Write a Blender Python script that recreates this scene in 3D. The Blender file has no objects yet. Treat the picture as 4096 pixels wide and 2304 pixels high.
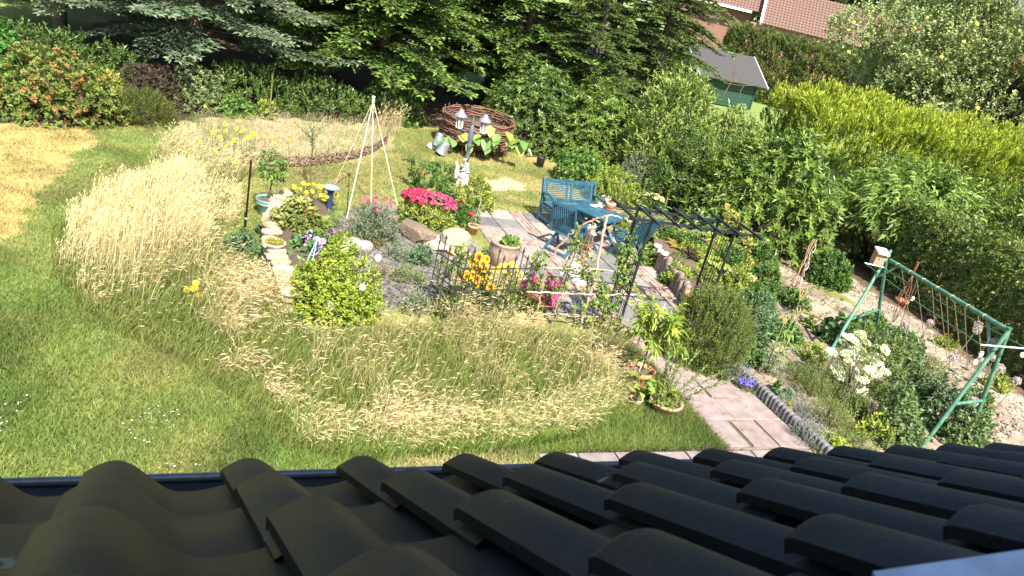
import bpy, math, random
import numpy as np
from mathutils import Vector, Matrix
R = math.radians
scene = bpy.context.scene
COL = scene.collection
PI = math.pi

# ------------------------------------------------------------------ camera
EYE = 5.0                       # eye height above the lawn, metres
FPX = 3100.0                    # focal length in pixels of a 4096 px wide frame
PITCH, ROLL = R(22.28), R(13.75)
cp, sp, cr, sr = math.cos(PITCH), math.sin(PITCH), math.cos(ROLL), math.sin(ROLL)
RW, UW, FW = np.array([1, 0, 0.]), np.array([0, sp, cp]), np.array([0, cp, -sp])
CX, CY = cr * RW + sr * UW, -sr * RW + cr * UW      # image right, image up
EYEP = np.array([0, 0, EYE])
cam_d = bpy.data.cameras.new('camera')
cam = bpy.data.objects.new('camera', cam_d)
COL.objects.link(cam)
m = Matrix.Identity(4)
for i in range(3):
    m[i][0], m[i][1], m[i][2], m[i][3] = CX[i], CY[i], -FW[i], EYEP[i]
cam.matrix_world = m
cam_d.sensor_width = 36.0
cam_d.lens = FPX / 4096 * 36
cam_d.clip_start, cam_d.clip_end = 0.05, 2000
cam_d.dof.use_dof = True
cam_d.dof.focus_distance = 13.0
cam_d.dof.aperture_fstop = 12.0
scene.camera = cam

# ------------------------------------------------------------------ light
SUN_EL, SUN_AZ = R(49), R(158)  # azimuth from +Y towards +X
sdir = Vector((math.sin(SUN_AZ) * math.cos(SUN_EL), math.cos(SUN_AZ) * math.cos(SUN_EL), math.sin(SUN_EL)))
w = bpy.data.worlds.new('World'); scene.world = w; w.use_nodes = True
nt = w.node_tree
sky = nt.nodes.new('ShaderNodeTexSky'); sky.sky_type = 'NISHITA'; sky.sun_disc = False
sky.sun_elevation, sky.sun_rotation = SUN_EL, SUN_AZ
nt.links.new(sky.outputs[0], nt.nodes['Background'].inputs[0])
nt.nodes['Background'].inputs[1].default_value = 0.115
sl = bpy.data.lights.new('sun', 'SUN'); sl.energy = 5.0; sl.angle = R(0.53); sl.color = (1, .955, .87)
sun = bpy.data.objects.new('sun', sl); COL.objects.link(sun)
sun.rotation_euler = (-sdir).to_track_quat('-Z', 'Y').to_euler(); sun.location = (0, 0, 30)
scene.view_settings.view_transform = 'Standard'
scene.view_settings.look = 'None'
scene.view_settings.gamma = 1
scene.view_settings.use_curve_mapping = False
scene.view_settings.exposure = 1.48
scene.cycles.max_bounces = 6
scene.cycles.diffuse_bounces = 3
scene.cycles.transmission_bounces = 4
scene.cycles.transparent_max_bounces = 4
scene.cycles.use_denoising = True

# ------------------------------------------------------------------ measuring: photograph to ground
def ray(px, py):
    return FW * FPX + CX * (px - 2048) - CY * (py - 1152)
def at(px, py, z=0.0):
    d = ray(px, py)
    return EYEP + d * ((z - EYE) / d[2])
def mpp(p):                     # metres per photograph pixel at a world point
    return float((np.asarray(p, float) - EYEP) @ FW) / FPX
def pix(p):
    q = np.asarray(p, float) - EYEP
    f = q @ FW
    return np.array([2048 + q @ CX / f * FPX, 1152 - q @ CY / f * FPX])
def zof(base, ytop):            # height above a ground point that reaches photograph row ytop
    lo, hi = 0.0, 14.0
    for _ in range(30):
        z = (lo + hi) / 2
        if pix(np.array([base[0], base[1], z]))[1] > ytop: lo = z
        else: hi = z
    return lo
def vdir(p):                    # horizontal direction away from the window
    d = np.array([p[0], p[1], 0.0]); return d / np.linalg.norm(d)
# garden axes: U runs along the path towards the house, V across it
GO = np.array([0.23, 14.9, 0.0])
GU = np.array([math.sin(R(156)), math.cos(R(156)), 0.0]); GV = np.array([-GU[1], GU[0], 0.0])
def uv(u, v, z=0.0): return GO + GU * u + GV * v + np.array([0, 0, z])

# ------------------------------------------------------------------ mesh building
def nrm(a): 
    a = np.asarray(a, float)
    return a / np.maximum(np.linalg.norm(a, axis=-1, keepdims=True), 1e-9)
class MB:
    def __init__(s): s.v, s.f, s.c, s.n, s.sm = [], [], [], 0, []
    def add(s, v, f, col=(.5, .5, .5), smooth=False):
        v = np.asarray(v, float).reshape(-1, 3); f = np.asarray(f, int)
        c = np.asarray(col, float)
        if c.ndim == 1: c = np.broadcast_to(c, (len(v), 3))
        s.v.append(v); s.c.append(c); s.f.append(f + s.n); s.sm.append(smooth); s.n += len(v)
    def mesh(s, name, off=(0, 0, 0)):
        me = bpy.data.meshes.new(name)
        v = np.concatenate(s.v) - np.asarray(off, float)
        me.vertices.add(len(v)); me.vertices.foreach_set('co', v.astype(np.float32).ravel())
        li = np.concatenate([f.ravel() for f in s.f])
        k = np.concatenate([np.full(len(f), f.shape[1]) for f in s.f])
        st = np.concatenate([[0], np.cumsum(k)[:-1]])
        me.loops.add(len(li)); me.loops.foreach_set('vertex_index', li.astype(np.int32))
        me.polygons.add(len(k)); me.polygons.foreach_set('loop_start', st.astype(np.int32))
        me.polygons.foreach_set('use_smooth', np.concatenate([np.full(len(f), b) for f, b in zip(s.f, s.sm)]))
        me.update(calc_edges=True)
        a = me.color_attributes.new('Col', 'FLOAT_COLOR', 'POINT')
        c = np.concatenate(s.c); c = np.concatenate([c, np.ones((len(c), 1))], 1)
        a.data.foreach_set('color', c.astype(np.float32).ravel())
        return me
    def build(s, name, mat, parent=None, kind=None):
        me = s.mesh(name, base_of(parent)); me.materials.append(mat)
        return link(name, me, parent, kind)
def base_of(p):
    b = np.zeros(3)
    while p is not None: b += np.array(p.location); p = p.parent
    return b
def link(name, data, parent=None, kind=None, loc=None):
    o = bpy.data.objects.new(name, data); COL.objects.link(o); o.parent = parent
    if kind: o['kind'] = kind
    if loc is not None: o.location = loc
    return o
def tag(o, label, cat, group=None, kind=None):
    o['label'] = label; o['category'] = cat
    if group: o['group'] = group
    if kind: o['kind'] = kind
    return o
def thing(name, label, cat, loc, group=None, kind=None):
    o = bpy.data.objects.new(name, None); COL.objects.link(o); o.location = Vector([float(a) for a in loc])
    o.empty_display_size = .1
    return tag(o, label, cat, group, kind)
def dup(root, loc=None, rotz=None, scale=None, label=None):
    def cp(o, par):
        c = o.copy(); COL.objects.link(c); c.parent = par
        for ch in list(kids.get(o.name, [])): cp(ch, c)
        return c
    kids = {}
    for o in bpy.data.objects:
        if o.parent: kids.setdefault(o.parent.name, []).append(o)
    r = cp(root, None)
    if loc is not None: r.location = Vector([float(a) for a in loc])
    if rotz is not None: r.rotation_euler[2] = rotz
    if scale is not None: r.scale = (scale,) * 3 if np.isscalar(scale) else scale
    if label: r['label'] = label
    return r

BOXF = [(0, 3, 2, 1), (4, 5, 6, 7), (0, 1, 5, 4), (1, 2, 6, 5), (2, 3, 7, 6), (3, 0, 4, 7)]
def box(mb, c, sx, sy, sz, ax=(1, 0, 0), up=(0, 0, 1), col=(.5, .5, .5), taper=1.0):
    x = nrm(ax); z = nrm(np.asarray(up, float)); y = nrm(np.cross(z, x)); z = np.cross(x, y)
    c = np.asarray(c, float); v = []
    for k in (-1, 1):
        t = taper if k > 0 else 1
        for i, j in ((-1, -1), (1, -1), (1, 1), (-1, 1)):
            v.append(c + x * i * sx / 2 * t + y * j * sy / 2 * t + z * k * sz / 2)
    mb.add(v, BOXF, col)
def bar(mb, p0, p1, w, h, up=(0, 0, 1), col=(.5, .5, .5)):
    p0, p1 = np.asarray(p0, float), np.asarray(p1, float)
    d = p1 - p0; L = np.linalg.norm(d)
    if abs(nrm(d) @ nrm(up)) > .98: up = (0, 1, 0.02)
    box(mb, (p0 + p1) / 2, L, w, h, d, up, col)
def tube(mb, pts, rad, n=6, col=(.5, .5, .5), cap=True):
    pts = np.asarray(pts, float); k = len(pts)
    rad = np.broadcast_to(np.asarray(rad, float), (k,))
    t = np.gradient(pts, axis=0); t = nrm(t)
    ref = np.array([0, 0, 1.]) if abs(t[0][2]) < .9 else np.array([1, 0, 0.])
    v = []
    for i in range(k):
        a = nrm(np.cross(ref, t[i])); b = np.cross(t[i], a)
        th = np.arange(n) * 2 * PI / n
        v.append(pts[i] + rad[i] * (np.cos(th)[:, None] * a + np.sin(th)[:, None] * b))
        ref = np.cross(t[i], a) if False else ref
    f = [(i * n + j, i * n + (j + 1) % n, (i + 1) * n + (j + 1) % n, (i + 1) * n + j) for i in range(k - 1) for j in range(n)]
    v = np.concatenate(v)
    mb.add(v, f, col, True)
    if cap:
        for i, s in ((0, -1), (k - 1, 1)):
            q = [i * n + j for j in range(n)]
            if s < 0: q = q[::-1]
            mb.add(v[q], [list(range(n))], np.asarray(col)[q] if np.ndim(col) > 1 else col)
def lathe(mb, c, prof, n=24, col=(.5, .5, .5), up=(0, 0, 1), smooth=True, rn=None):
    c = np.asarray(c, float); z = nrm(up); x = nrm(np.cross((0, 1, 0.001), z)); y = np.cross(z, x)
    th = np.arange(n) * 2 * PI / n; v = []
    for r, h in prof: v.append(c + r * (np.cos(th)[:, None] * x + np.sin(th)[:, None] * y) + h * z)
    k = len(prof)
    f = [(i * n + j, i * n + (j + 1) % n, (i + 1) * n + (j + 1) % n, (i + 1) * n + j) for i in range(k - 1) for j in range(n)]
    v = np.concatenate(v)
    if rn is not None: v = v + rn.normal(0, .003, v.shape)
    mb.add(v, f, col, smooth)
def ico(sub=1):
    import bmesh
    bm = bmesh.new(); bmesh.ops.create_icosphere(bm, subdivisions=sub, radius=1)
    bm.verts.ensure_lookup_table()
    v = np.array([x.co[:] for x in bm.verts]); f = np.array([[q.index for q in p.verts] for p in bm.faces]); bm.free()
    return v, f
ICO = {k: ico(k) for k in (1, 2, 3)}
def lump(d, rng, amp, k=6, freq=2.2):
    m = np.zeros(len(d))
    for _ in range(k):
        a = rng.normal(0, freq, 3); m += np.sin(d @ a + rng.uniform(0, 6.3))
    return 1 + amp * m / k * 1.8
def rock(mb, c, r, rng, sub=2, amp=.3, col=(.5, .5, .5), rot=0.0, smooth=False):
    v, f = ICO[sub]; v = v * lump(v, rng, amp, 7, 1.8)[:, None]
    v = np.clip(v, -.92, .92) * np.asarray(r)
    ca, sa = math.cos(rot), math.sin(rot)
    v = np.stack([v[:, 0] * ca - v[:, 1] * sa, v[:, 0] * sa + v[:, 1] * ca, v[:, 2]], 1)
    mb.add(v + np.asarray(c, float), f, col, smooth)
def frames(ax):
    ax = nrm(ax); ref = np.where(np.abs(ax[:, 2:3]) < .9, np.array([[0, 0, 1.]]), np.array([[1., 0, 0]]))
    u = nrm(np.cross(ref, ax)); return ax, u, np.cross(ax, u)
def pick(rng, cols, n, var=.18):
    cols = np.asarray(cols, float)
    c = cols[rng.integers(0, len(cols), n)]
    return np.clip(c * (1 + rng.normal(0, var, (n, 1))), .004, .95)
def leaves(mb, pos, d, up, L, W, col, fold=.2, droop=0.0, wide=.45, six=False):
    n = len(pos); d = nrm(d); s = nrm(np.cross(d, up)); u = np.cross(s, d)
    L = np.broadcast_to(np.asarray(L, float), (n,))[:, None]; W = np.broadcast_to(np.asarray(W, float), (n,))[:, None]
    dz = np.array([0, 0, -1.]) * droop * L
    if six:   # base, two shoulders, midrib, two hips, tip
        a = pos + d * L * .35 + dz * .12; b = pos + d * L * .7 + dz * .5
        v = np.stack([pos, a - s * W * .5 + u * fold * W, a + s * W * .5 + u * fold * W, b - s * W * .38 + u * fold * W * .7,
                      b + s * W * .38 + u * fold * W * .7, pos + d * L + dz, a, b], 1)
        f = np.array([[0, 6, 1], [0, 2, 6], [1, 6, 7], [1, 7, 3], [6, 2, 4], [6, 4, 7], [3, 7, 5], [7, 4, 5]])
        k = 8
    else:
        mid = pos + d * L * wide + dz * wide ** 2
        v = np.stack([pos, mid + s * W / 2 + u * fold * W, pos + d * L + dz, mid - s * W / 2 + u * fold * W], 1)
        f = np.array([[0, 1, 2], [0, 2, 3]]); k = 4
    ff = (f[None] + (np.arange(n) * k)[:, None, None]).reshape(-1, 3)
    mb.add(v.reshape(-1, 3), ff, np.repeat(np.broadcast_to(col, (n, 3)), k, 0))
def shoots(mb, rng, p, ax, slen, k, L, W, ang, cols, jit=.25, fold=.2, droop=0.0, six=False, var=.18, lenj=.25, tipcol=None, taper=0.0):
    """k leaves set spirally round each shoot"""
    N = len(p); ax, u, v = frames(ax)
    j = np.tile(np.arange(k), N); P = np.repeat(p, k, 0); A = np.repeat(ax, k, 0); U = np.repeat(u, k, 0); V = np.repeat(v, k, 0)
    ph = np.repeat(rng.uniform(0, 6.3, N), k) + j * 2.4
    t = (j / max(k - 1, 1))
    sl = np.broadcast_to(np.asarray(slen, float), (N,)); sl = np.repeat(sl, k)
    a = R(ang) * (1 + rng.normal(0, .15, N * k)) * (1 - .35 * t)
    d = np.cos(a)[:, None] * A + np.sin(a)[:, None] * (np.cos(ph)[:, None] * U + np.sin(ph)[:, None] * V)
    d = d + rng.normal(0, jit, d.shape) * .5
    col = np.repeat(pick(rng, cols, N, var), k, 0) * (1 + rng.normal(0, .10, (N * k, 1)))
    if tipcol is not None: 
        q = (t ** 2)[:, None]; col = col * (1 - q) + np.asarray(tipcol) * q
    sc = (1 + rng.uniform(-lenj, lenj, N * k)) * (1 - taper * t)
    leaves(mb, P + A * (t * sl)[:, None], d, A + rng.normal(0, .15, A.shape), L * sc, W * sc, np.clip(col, .004, .95), fold, droop, six=six)
def shell(rng, n, c, r, amp=.18, inner=.3, dome=True, low=-.1, freq=2.4, seed=None, thick=.12):
    """points and outward normals in the outer layer of a lumpy mound"""
    lr = np.random.default_rng(seed if seed is not None else int(rng.integers(1e6)))
    d = nrm(rng.normal(0, 1, (n * 3, 3)))
    if dome: d = d[d[:, 2] > low]
    d = d[:n]; r = np.asarray(r, float)
    mlt = lump(d, lr, amp, 9, freq)
    t = np.where(rng.random(len(d)) < inner, rng.uniform(.5, .95, len(d)), rng.uniform(1 - thick, 1 + thick * .4, len(d)))
    return np.asarray(c, float) + d * r * (mlt * t)[:, None], nrm(d / r)
def vnoise(x, y, s, seed=0):
    g = np.random.default_rng(seed).random((64, 64)); x = x / s + 100; y = y / s + 100
    i, j = np.floor(x).astype(int), np.floor(y).astype(int); fx, fy = x - i, y - j
    fx, fy = fx * fx * (3 - 2 * fx), fy * fy * (3 - 2 * fy)
    G = lambda a, b: g[a % 64, b % 64]
    return (G(i, j) * (1 - fx) + G(i + 1, j) * fx) * (1 - fy) + (G(i, j + 1) * (1 - fx) + G(i + 1, j + 1) * fx) * fy
def inpoly(x, y, poly):
    r = np.zeros(np.shape(x), bool); n = len(poly)
    for i in range(n):
        x0, y0 = poly[i][:2]; x1, y1 = poly[(i + 1) % n][:2]
        if y0 == y1: continue
        c = ((y0 > y) != (y1 > y)) & (x < (x1 - x0) * (y - y0) / (y1 - y0) + x0); r ^= c
    return r
def edgedist(x, y, poly):
    d = np.full(np.shape(x), 1e9)
    for i in range(len(poly)):
        a, b = np.array(poly[i][:2]), np.array(poly[(i + 1) % len(poly)][:2]); ab = b - a
        t = np.clip(((x - a[0]) * ab[0] + (y - a[1]) * ab[1]) / max(ab @ ab, 1e-9), 0, 1)
        d = np.minimum(d, np.hypot(x - a[0] - t * ab[0], y - a[1] - t * ab[1]))
    return d
def gpoly(pts): return [at(*p)[:2] for p in pts]
def scatter(rng, poly, n):
    p = np.array(poly)[:, :2]; lo, hi = p.min(0), p.max(0); out = []
    while sum(map(len, out)) < n:
        q = rng.uniform(lo, hi, (n * 3, 2)); out.append(q[inpoly(q[:, 0], q[:, 1], p)])
    return np.concatenate(out)[:n]

# ------------------------------------------------------------------ materials
def newmat(name):
    mt = bpy.data.materials.new(name); mt.use_nodes = True; n = mt.node_tree
    return mt, n, n.nodes['Principled BSDF']
def node(n, t, **kw):
    x = n.nodes.new(t)
    for k, v in kw.items(): setattr(x, k, v)
    return x
def leafmat(name, rough=.5, spec=.4, trans=.28, coat=0.0):
    mt, n, b = newmat(name)
    a = node(n, 'ShaderNodeAttribute', attribute_name='Col')
    n.links.new(a.outputs[0], b.inputs['Base Color'])
    b.inputs['Roughness'].default_value = rough; b.inputs['Specular IOR Level'].default_value = spec
    if trans > 0:
        t = node(n, 'ShaderNodeBsdfTranslucent'); mx = node(n, 'ShaderNodeMixShader'); mx.inputs[0].default_value = trans
        br = node(n, 'ShaderNodeMixRGB', blend_type='MULTIPLY'); br.inputs[0].default_value = 1; br.inputs[2].default_value = (1.25, 1.3, .6, 1)
        n.links.new(a.outputs[0], br.inputs[1]); n.links.new(br.outputs[0], t.inputs[0])
        n.links.new(b.outputs[0], mx.inputs[1]); n.links.new(t.outputs[0], mx.inputs[2])
        n.links.new(mx.outputs[0], n.nodes['Material Output'].inputs[0])
    return mt
def surf(name, col, rough=.7, metal=0.0, scale=12.0, var=.35, bump=.3, col2=None, spec=.4, attr=False, dist=.01, detail=6):
    mt, n, b = newmat(name)
    tc = node(n, 'ShaderNodeTexCoord'); nz = node(n, 'ShaderNodeTexNoise'); nz.inputs['Scale'].default_value = scale; nz.inputs['Detail'].default_value = detail
    n.links.new(tc.outputs['Object'], nz.inputs['Vector'])
    rp = node(n, 'ShaderNodeMapRange'); rp.inputs[1].default_value = .3; rp.inputs[2].default_value = .7
    n.links.new(nz.outputs[0], rp.inputs[0])
    mx = node(n, 'ShaderNodeMixRGB')
    if attr:
        a = node(n, 'ShaderNodeAttribute', attribute_name='Col')
        m1 = node(n, 'ShaderNodeMixRGB', blend_type='MULTIPLY'); m1.inputs[0].default_value = 1; m1.inputs[2].default_value = (1 - var, 1 - var, 1 - var, 1)
        m2 = node(n, 'ShaderNodeMixRGB', blend_type='MULTIPLY'); m2.inputs[0].default_value = 1; m2.inputs[2].default_value = (1 + var, 1 + var, 1 + var, 1)
        for q in (m1, m2): n.links.new(a.outputs[0], q.inputs[1])
        n.links.new(m1.outputs[0], mx.inputs[1]); n.links.new(m2.outputs[0], mx.inputs[2])
    else:
        c1 = [max(0, x * (1 - var)) for x in col]; c2 = col2 or [min(1, x * (1 + var)) for x in col]
        mx.inputs[1].default_value = (*c1, 1); mx.inputs[2].default_value = (*c2, 1)
    n.links.new(rp.outputs[0], mx.inputs[0]); n.links.new(mx.outputs[0], b.inputs['Base Color'])
    b.inputs['Roughness'].default_value = rough; b.inputs['Metallic'].default_value = metal; b.inputs['Specular IOR Level'].default_value = spec
    if bump:
        bp = node(n, 'ShaderNodeBump'); bp.inputs['Strength'].default_value = bump; bp.inputs['Distance'].default_value = dist
        n.links.new(nz.outputs[0], bp.inputs['Height']); n.links.new(bp.outputs[0], b.inputs['Normal'])
    return mt
M = {}
M['leaf'] = leafmat('leaf', .5, .35, .30)
M['gloss'] = leafmat('glossy_leaf', .40, .38, .22)
M['needle'] = leafmat('needle', .55, .3, .15)
M['grass'] = leafmat('grass_blade', .6, .25, .3)
M['petal'] = leafmat('petal', .55, .2, .3)
M['paint'] = surf('painted', (.5, .5, .5), .45, 0, 40, .12, .1, attr=True)
M['matt'] = surf('matt', (.5, .5, .5), .85, 0, 25, .25, .4, attr=True)
M['stone'] = surf('stone', (.5, .5, .5), .9, 0, 18, .3, .8, attr=True, dist=.02)
M['bark'] = surf('bark', (.09, .065, .045), .9, 0, 20, .4, .8)
M['wood'] = surf('wood', (.5, .5, .5), .8, 0, 30, .3, .5, attr=True)
M['metal'] = surf('metal', (.5, .5, .5), .4, .7, 30, .2, .1, attr=True)
M['clay'] = surf('terracotta', (.5, .5, .5), .8, 0, 14, .22, .3, attr=True)
# ------------------------------------------------------------------ ground
rg = np.random.default_rng(5)
DRY = gpoly([(-900, 520), (0, 503), (330, 512), (300, 585), (215, 715), (130, 830), (40, 960), (-200, 1120), (-900, 1400)])
WOODS = gpoly([(-900, 500), (0, 500), (240, 512), (440, 508), (720, 478), (1000, 462), (1560, 500), (1650, 508), (1770, 500), (2000, 575), (2180, 600), (2290, 690), (2400, 760), (2520, 820), (2700, 880), (2960, 1010), (3200, 1040), (3240, 600)]) + [(3.5, 31.5), (-17, 31.5)]
BED = gpoly([(2600, 985), (2690, 1090), (2790, 1230), (2760, 1330), (2850, 1480), (3060, 1640), (3230, 1840), (3560, 1900), (4260, 1860), (4240, 1790), (3965, 1605), (3580, 1318), (3330, 1180), (3240, 1060), (2960, 960), (2600, 820), (2440, 760), (2380, 840)])
HGRAVEL = gpoly([(3230, 1055), (3290, 1045), (3640, 1270), (4096, 1590), (4300, 1740), (4240, 1790), (3965, 1605), (3580, 1318), (3320, 1125)])
ROCKERY = gpoly([(1180, 960), (1330, 880), (1480, 800), (1620, 850), (1760, 930), (1900, 960), (1900, 1100), (1760, 1200), (1560, 1240), (1480, 1180), (1250, 1090)])
STRAWBED = gpoly([(740, 640), (1000, 665), (1240, 660), (1420, 640), (1550, 590), (1600, 500), (1450, 470), (1100, 450), (800, 455), (690, 520)])
SAND = gpoly([(1900, 715), (1990, 705), (2080, 735), (2110, 760), (2000, 770), (1930, 740)])
HBED = gpoly([(3240, 1000), (3290, 1045), (3640, 1270), (4096, 1590), (4300, 1760), (4500, 1500), (4300, 1300), (3900, 1000)])
PATHZ = [uv(*q)[:2] for q in [(-1.75, -.85), (-1.75, 2.0), (-.5, 2.95), (2.2, 2.5), (3.5, 2.4), (3.5, 1.48), (6.9, 1.48), (6.9, 2.0), (9, 2), (9, -2.6), (6.95, -2.6), (6.9, .07), (3.45, .09), (3.2, -1.1), (0, -1.1)]]
LAWN_POLY = gpoly([(-700, 520), (0, 505), (460, 512), (700, 500), (760, 640), (1240, 668), (1560, 590), (1600, 505), (1640, 520), (1760, 520), (2000, 590), (2150, 610), (2270, 700), (2310, 850), (2150, 880), (1930, 870), (1700, 760), (1400, 850), (1150, 830), (1090, 900), (1060, 1010), (1090, 1180), (1250, 1330), (1700, 1300), (2440, 1400), (2500, 1360), (2960, 1830), (2500, 1830), (2250, 1860), (0, 2000), (-700, 2000)])
def ground_colour(x, y):
    wx = x + (vnoise(x, y, .35, 3) - .5) * .35 + (vnoise(x, y, 1.1, 4) - .5) * .5
    wy = y + (vnoise(x, y, .35, 5) - .5) * .35 + (vnoise(x, y, 1.1, 6) - .5) * .5
    n1, n2, n3 = vnoise(x, y, 1.6, 1), vnoise(x, y, .45, 2), vnoise(x, y, .16, 7)
    g0, g1 = np.array([.085, .135, .026]), np.array([.16, .185, .045])
    c = g0 + (g1 - g0) * (n2 * .6 + n3 * .4)[:, None]
    c = c * (1 - .35 * np.clip((vnoise(x, y, .75, 15) - .55) * 4, 0, 1))[:, None]
    far = np.clip((y - 9) / 6, 0, 1)                       # the back lawn is drier
    dryness = np.clip((n1 - .40) * 2.4, 0, 1) * (.42 + .35 * far) + far * .22 + .30 * np.clip((n2 - .55) * 3, 0, 1)
    nearm = np.clip((x - 1.2) / 1.2, 0, 1) * np.clip((11 - y) / 2, 0, 1); dryness = dryness * (1 - .8 * nearm)
    dryness = dryness * (1 - .6 * np.clip((9.8 - y) / 1.5, 0, 1)); dryness = dryness * np.where((x < -4.2) & ~inpoly(wx, wy, DRY), .35, 1); dk = np.array([.33, .25, .105])
    c = c + (dk - c) * np.clip(dryness, 0, .9)[:, None]
    strip = np.exp(-((y - .12 * x - 6.9) / .35) ** 2) * np.clip((x + 1.2) / 1.5, 0, 1) * np.clip((2.5 - x) / 1, 0, 1)   # worn edge by the terrace
    c = c + (np.array([.42, .32, .18]) - c) * (strip * .8)[:, None]
    def lay(poly, col, var, k=1.0, hard=False):
        nonlocal c
        a = inpoly(x if hard else wx, y if hard else wy, poly)
        cc = np.asarray(col) * (1 + var * (n3 * .7 + n2 * .5 - .6))[:, None]
        c = np.where(a[:, None], c * (1 - k) + cc * k, c)
    lay(DRY, (.37, .265, .10), .9, .78)
    lay(STRAWBED, (.36, .28, .17), .7, .7)
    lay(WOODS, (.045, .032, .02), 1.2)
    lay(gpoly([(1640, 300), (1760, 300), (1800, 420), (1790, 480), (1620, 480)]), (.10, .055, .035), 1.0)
    lay(SAND, (.50, .38, .26), .5, .85)
    lay(ROCKERY, (.155, .14, .12), .9)
    lay(BED, (.25, .19, .135), 1.3)
    lay(HBED, (.11, .075, .045), 1.1)
    lay(HGRAVEL, (.29, .24, .175), .8)
    lay(PATHZ, (.12, .10, .055), .8, 1, True)
    return np.clip(c, .005, .9)
NX, NY = 286, 250
gx, gy = np.meshgrid(np.linspace(-17, 15, NX), np.linspace(3.5, 31.5, NY))
gx, gy = gx.ravel(), gy.ravel()
gz = (vnoise(gx, gy, 1.3, 9) - .5) * .03 * ~inpoly(gx, gy, PATHZ)
i, j = np.meshgrid(np.arange(NX - 1), np.arange(NY - 1)); q = (j * NX + i).ravel()
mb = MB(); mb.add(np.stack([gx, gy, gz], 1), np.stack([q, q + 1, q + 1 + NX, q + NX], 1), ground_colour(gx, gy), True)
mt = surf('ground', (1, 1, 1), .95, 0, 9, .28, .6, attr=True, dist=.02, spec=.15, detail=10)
mb.build('lawn', mt, None, 'structure')
mb = MB(); S = 500
mb.add([(-S, -S, -.06), (S, -S, -.06), (S, S, -.06), (-S, S, -.06)], [(0, 1, 2, 3)], (.17, .22, .06))
mb.build('ground', mt, None, 'structure')

# ------------------------------------------------------------------ mown grass: short blades
def blades(rng, pts, h, wdt, cmul=1.0):
    n = len(pts); x, y = pts[:, 0], pts[:, 1]
    c = ground_colour(x, y) * (rng.uniform(.75, 1.6, n) * cmul)[:, None]
    c[:, 1] *= 1.05
    th = rng.uniform(0, 2 * PI, n); hh = h * rng.uniform(.5, 1.3, n)
    dx, dy = np.cos(th) * wdt / 2, np.sin(th) * wdt / 2
    lean = rng.normal(0, .55, (n, 2)) * hh[:, None]
    b = np.stack([x, y, np.full(n, .0)], 1)
    v = np.stack([b + np.stack([dx, dy, 0 * x], 1), b - np.stack([dx, dy, 0 * x], 1), b + np.stack([lean[:, 0], lean[:, 1], hh], 1)], 1)
    return v.reshape(-1, 3), np.arange(3 * n).reshape(-1, 3), np.repeat(np.clip(c, .004, .9), 3, 0)
PATHC = np.array(PATHZ)
def off_paving(p):
    keep = ~inpoly(p[:, 0], p[:, 1], PATHZ)
    for z in (WOODS, BED, HGRAVEL): keep &= ~inpoly(p[:, 0], p[:, 1], z)
    return p[keep]
mb = MB()
p = scatter(rg, LAWN_POLY, 420000)
dist = np.hypot(p[:, 0], p[:, 1])
p = off_paving(p[rg.random(len(p)) < np.clip(1.7 - dist / 10, .16, 1)]); p[:, 1] += 0
v, f, c = blades(rg, p, .065, .014); mb.add(v, f, c)
p = off_paving(scatter(rg, gpoly([(2300, 1830), (2500, 1420), (2960, 1800), (2800, 1830)]), 26000))
v, f, c = blades(rg, p, .10, .012); mb.add(v, f, c)
p = np.array([uv(u_, .07 + rg.normal(0, .05))[:2] for u_ in rg.uniform(3.4, 6.95, 2600)] + [uv(6.93 + abs(rg.normal(0, .03)) - .03, v_)[:2] for v_ in rg.uniform(-2.5, .1, 900)])
v, f, c = blades(rg, p, .085, .012); mb.add(v, f, c)
mb.build('grass', M['grass'], None, 'stuff')
# daisies on the near lawn
mb = MB(); p = scatter(rg, gpoly([(-100, 1640), (300, 1560), (900, 1700), (850, 1880), (-100, 1930)]), 230)
p = p[vnoise(p[:, 0], p[:, 1], .8, 12) > .36]
n = len(p); th = np.arange(6) * PI / 3
for q in p:
    r = rg.uniform(.006, .010); a = np.array([(math.cos(t) * r, math.sin(t) * r, .055) for t in th]) + np.array([q[0], q[1], 0])
    mb.add(a, [tuple(range(6))], (.85, .85, .8))
mb.build('daisies', M['petal'], None, 'stuff')

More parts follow.
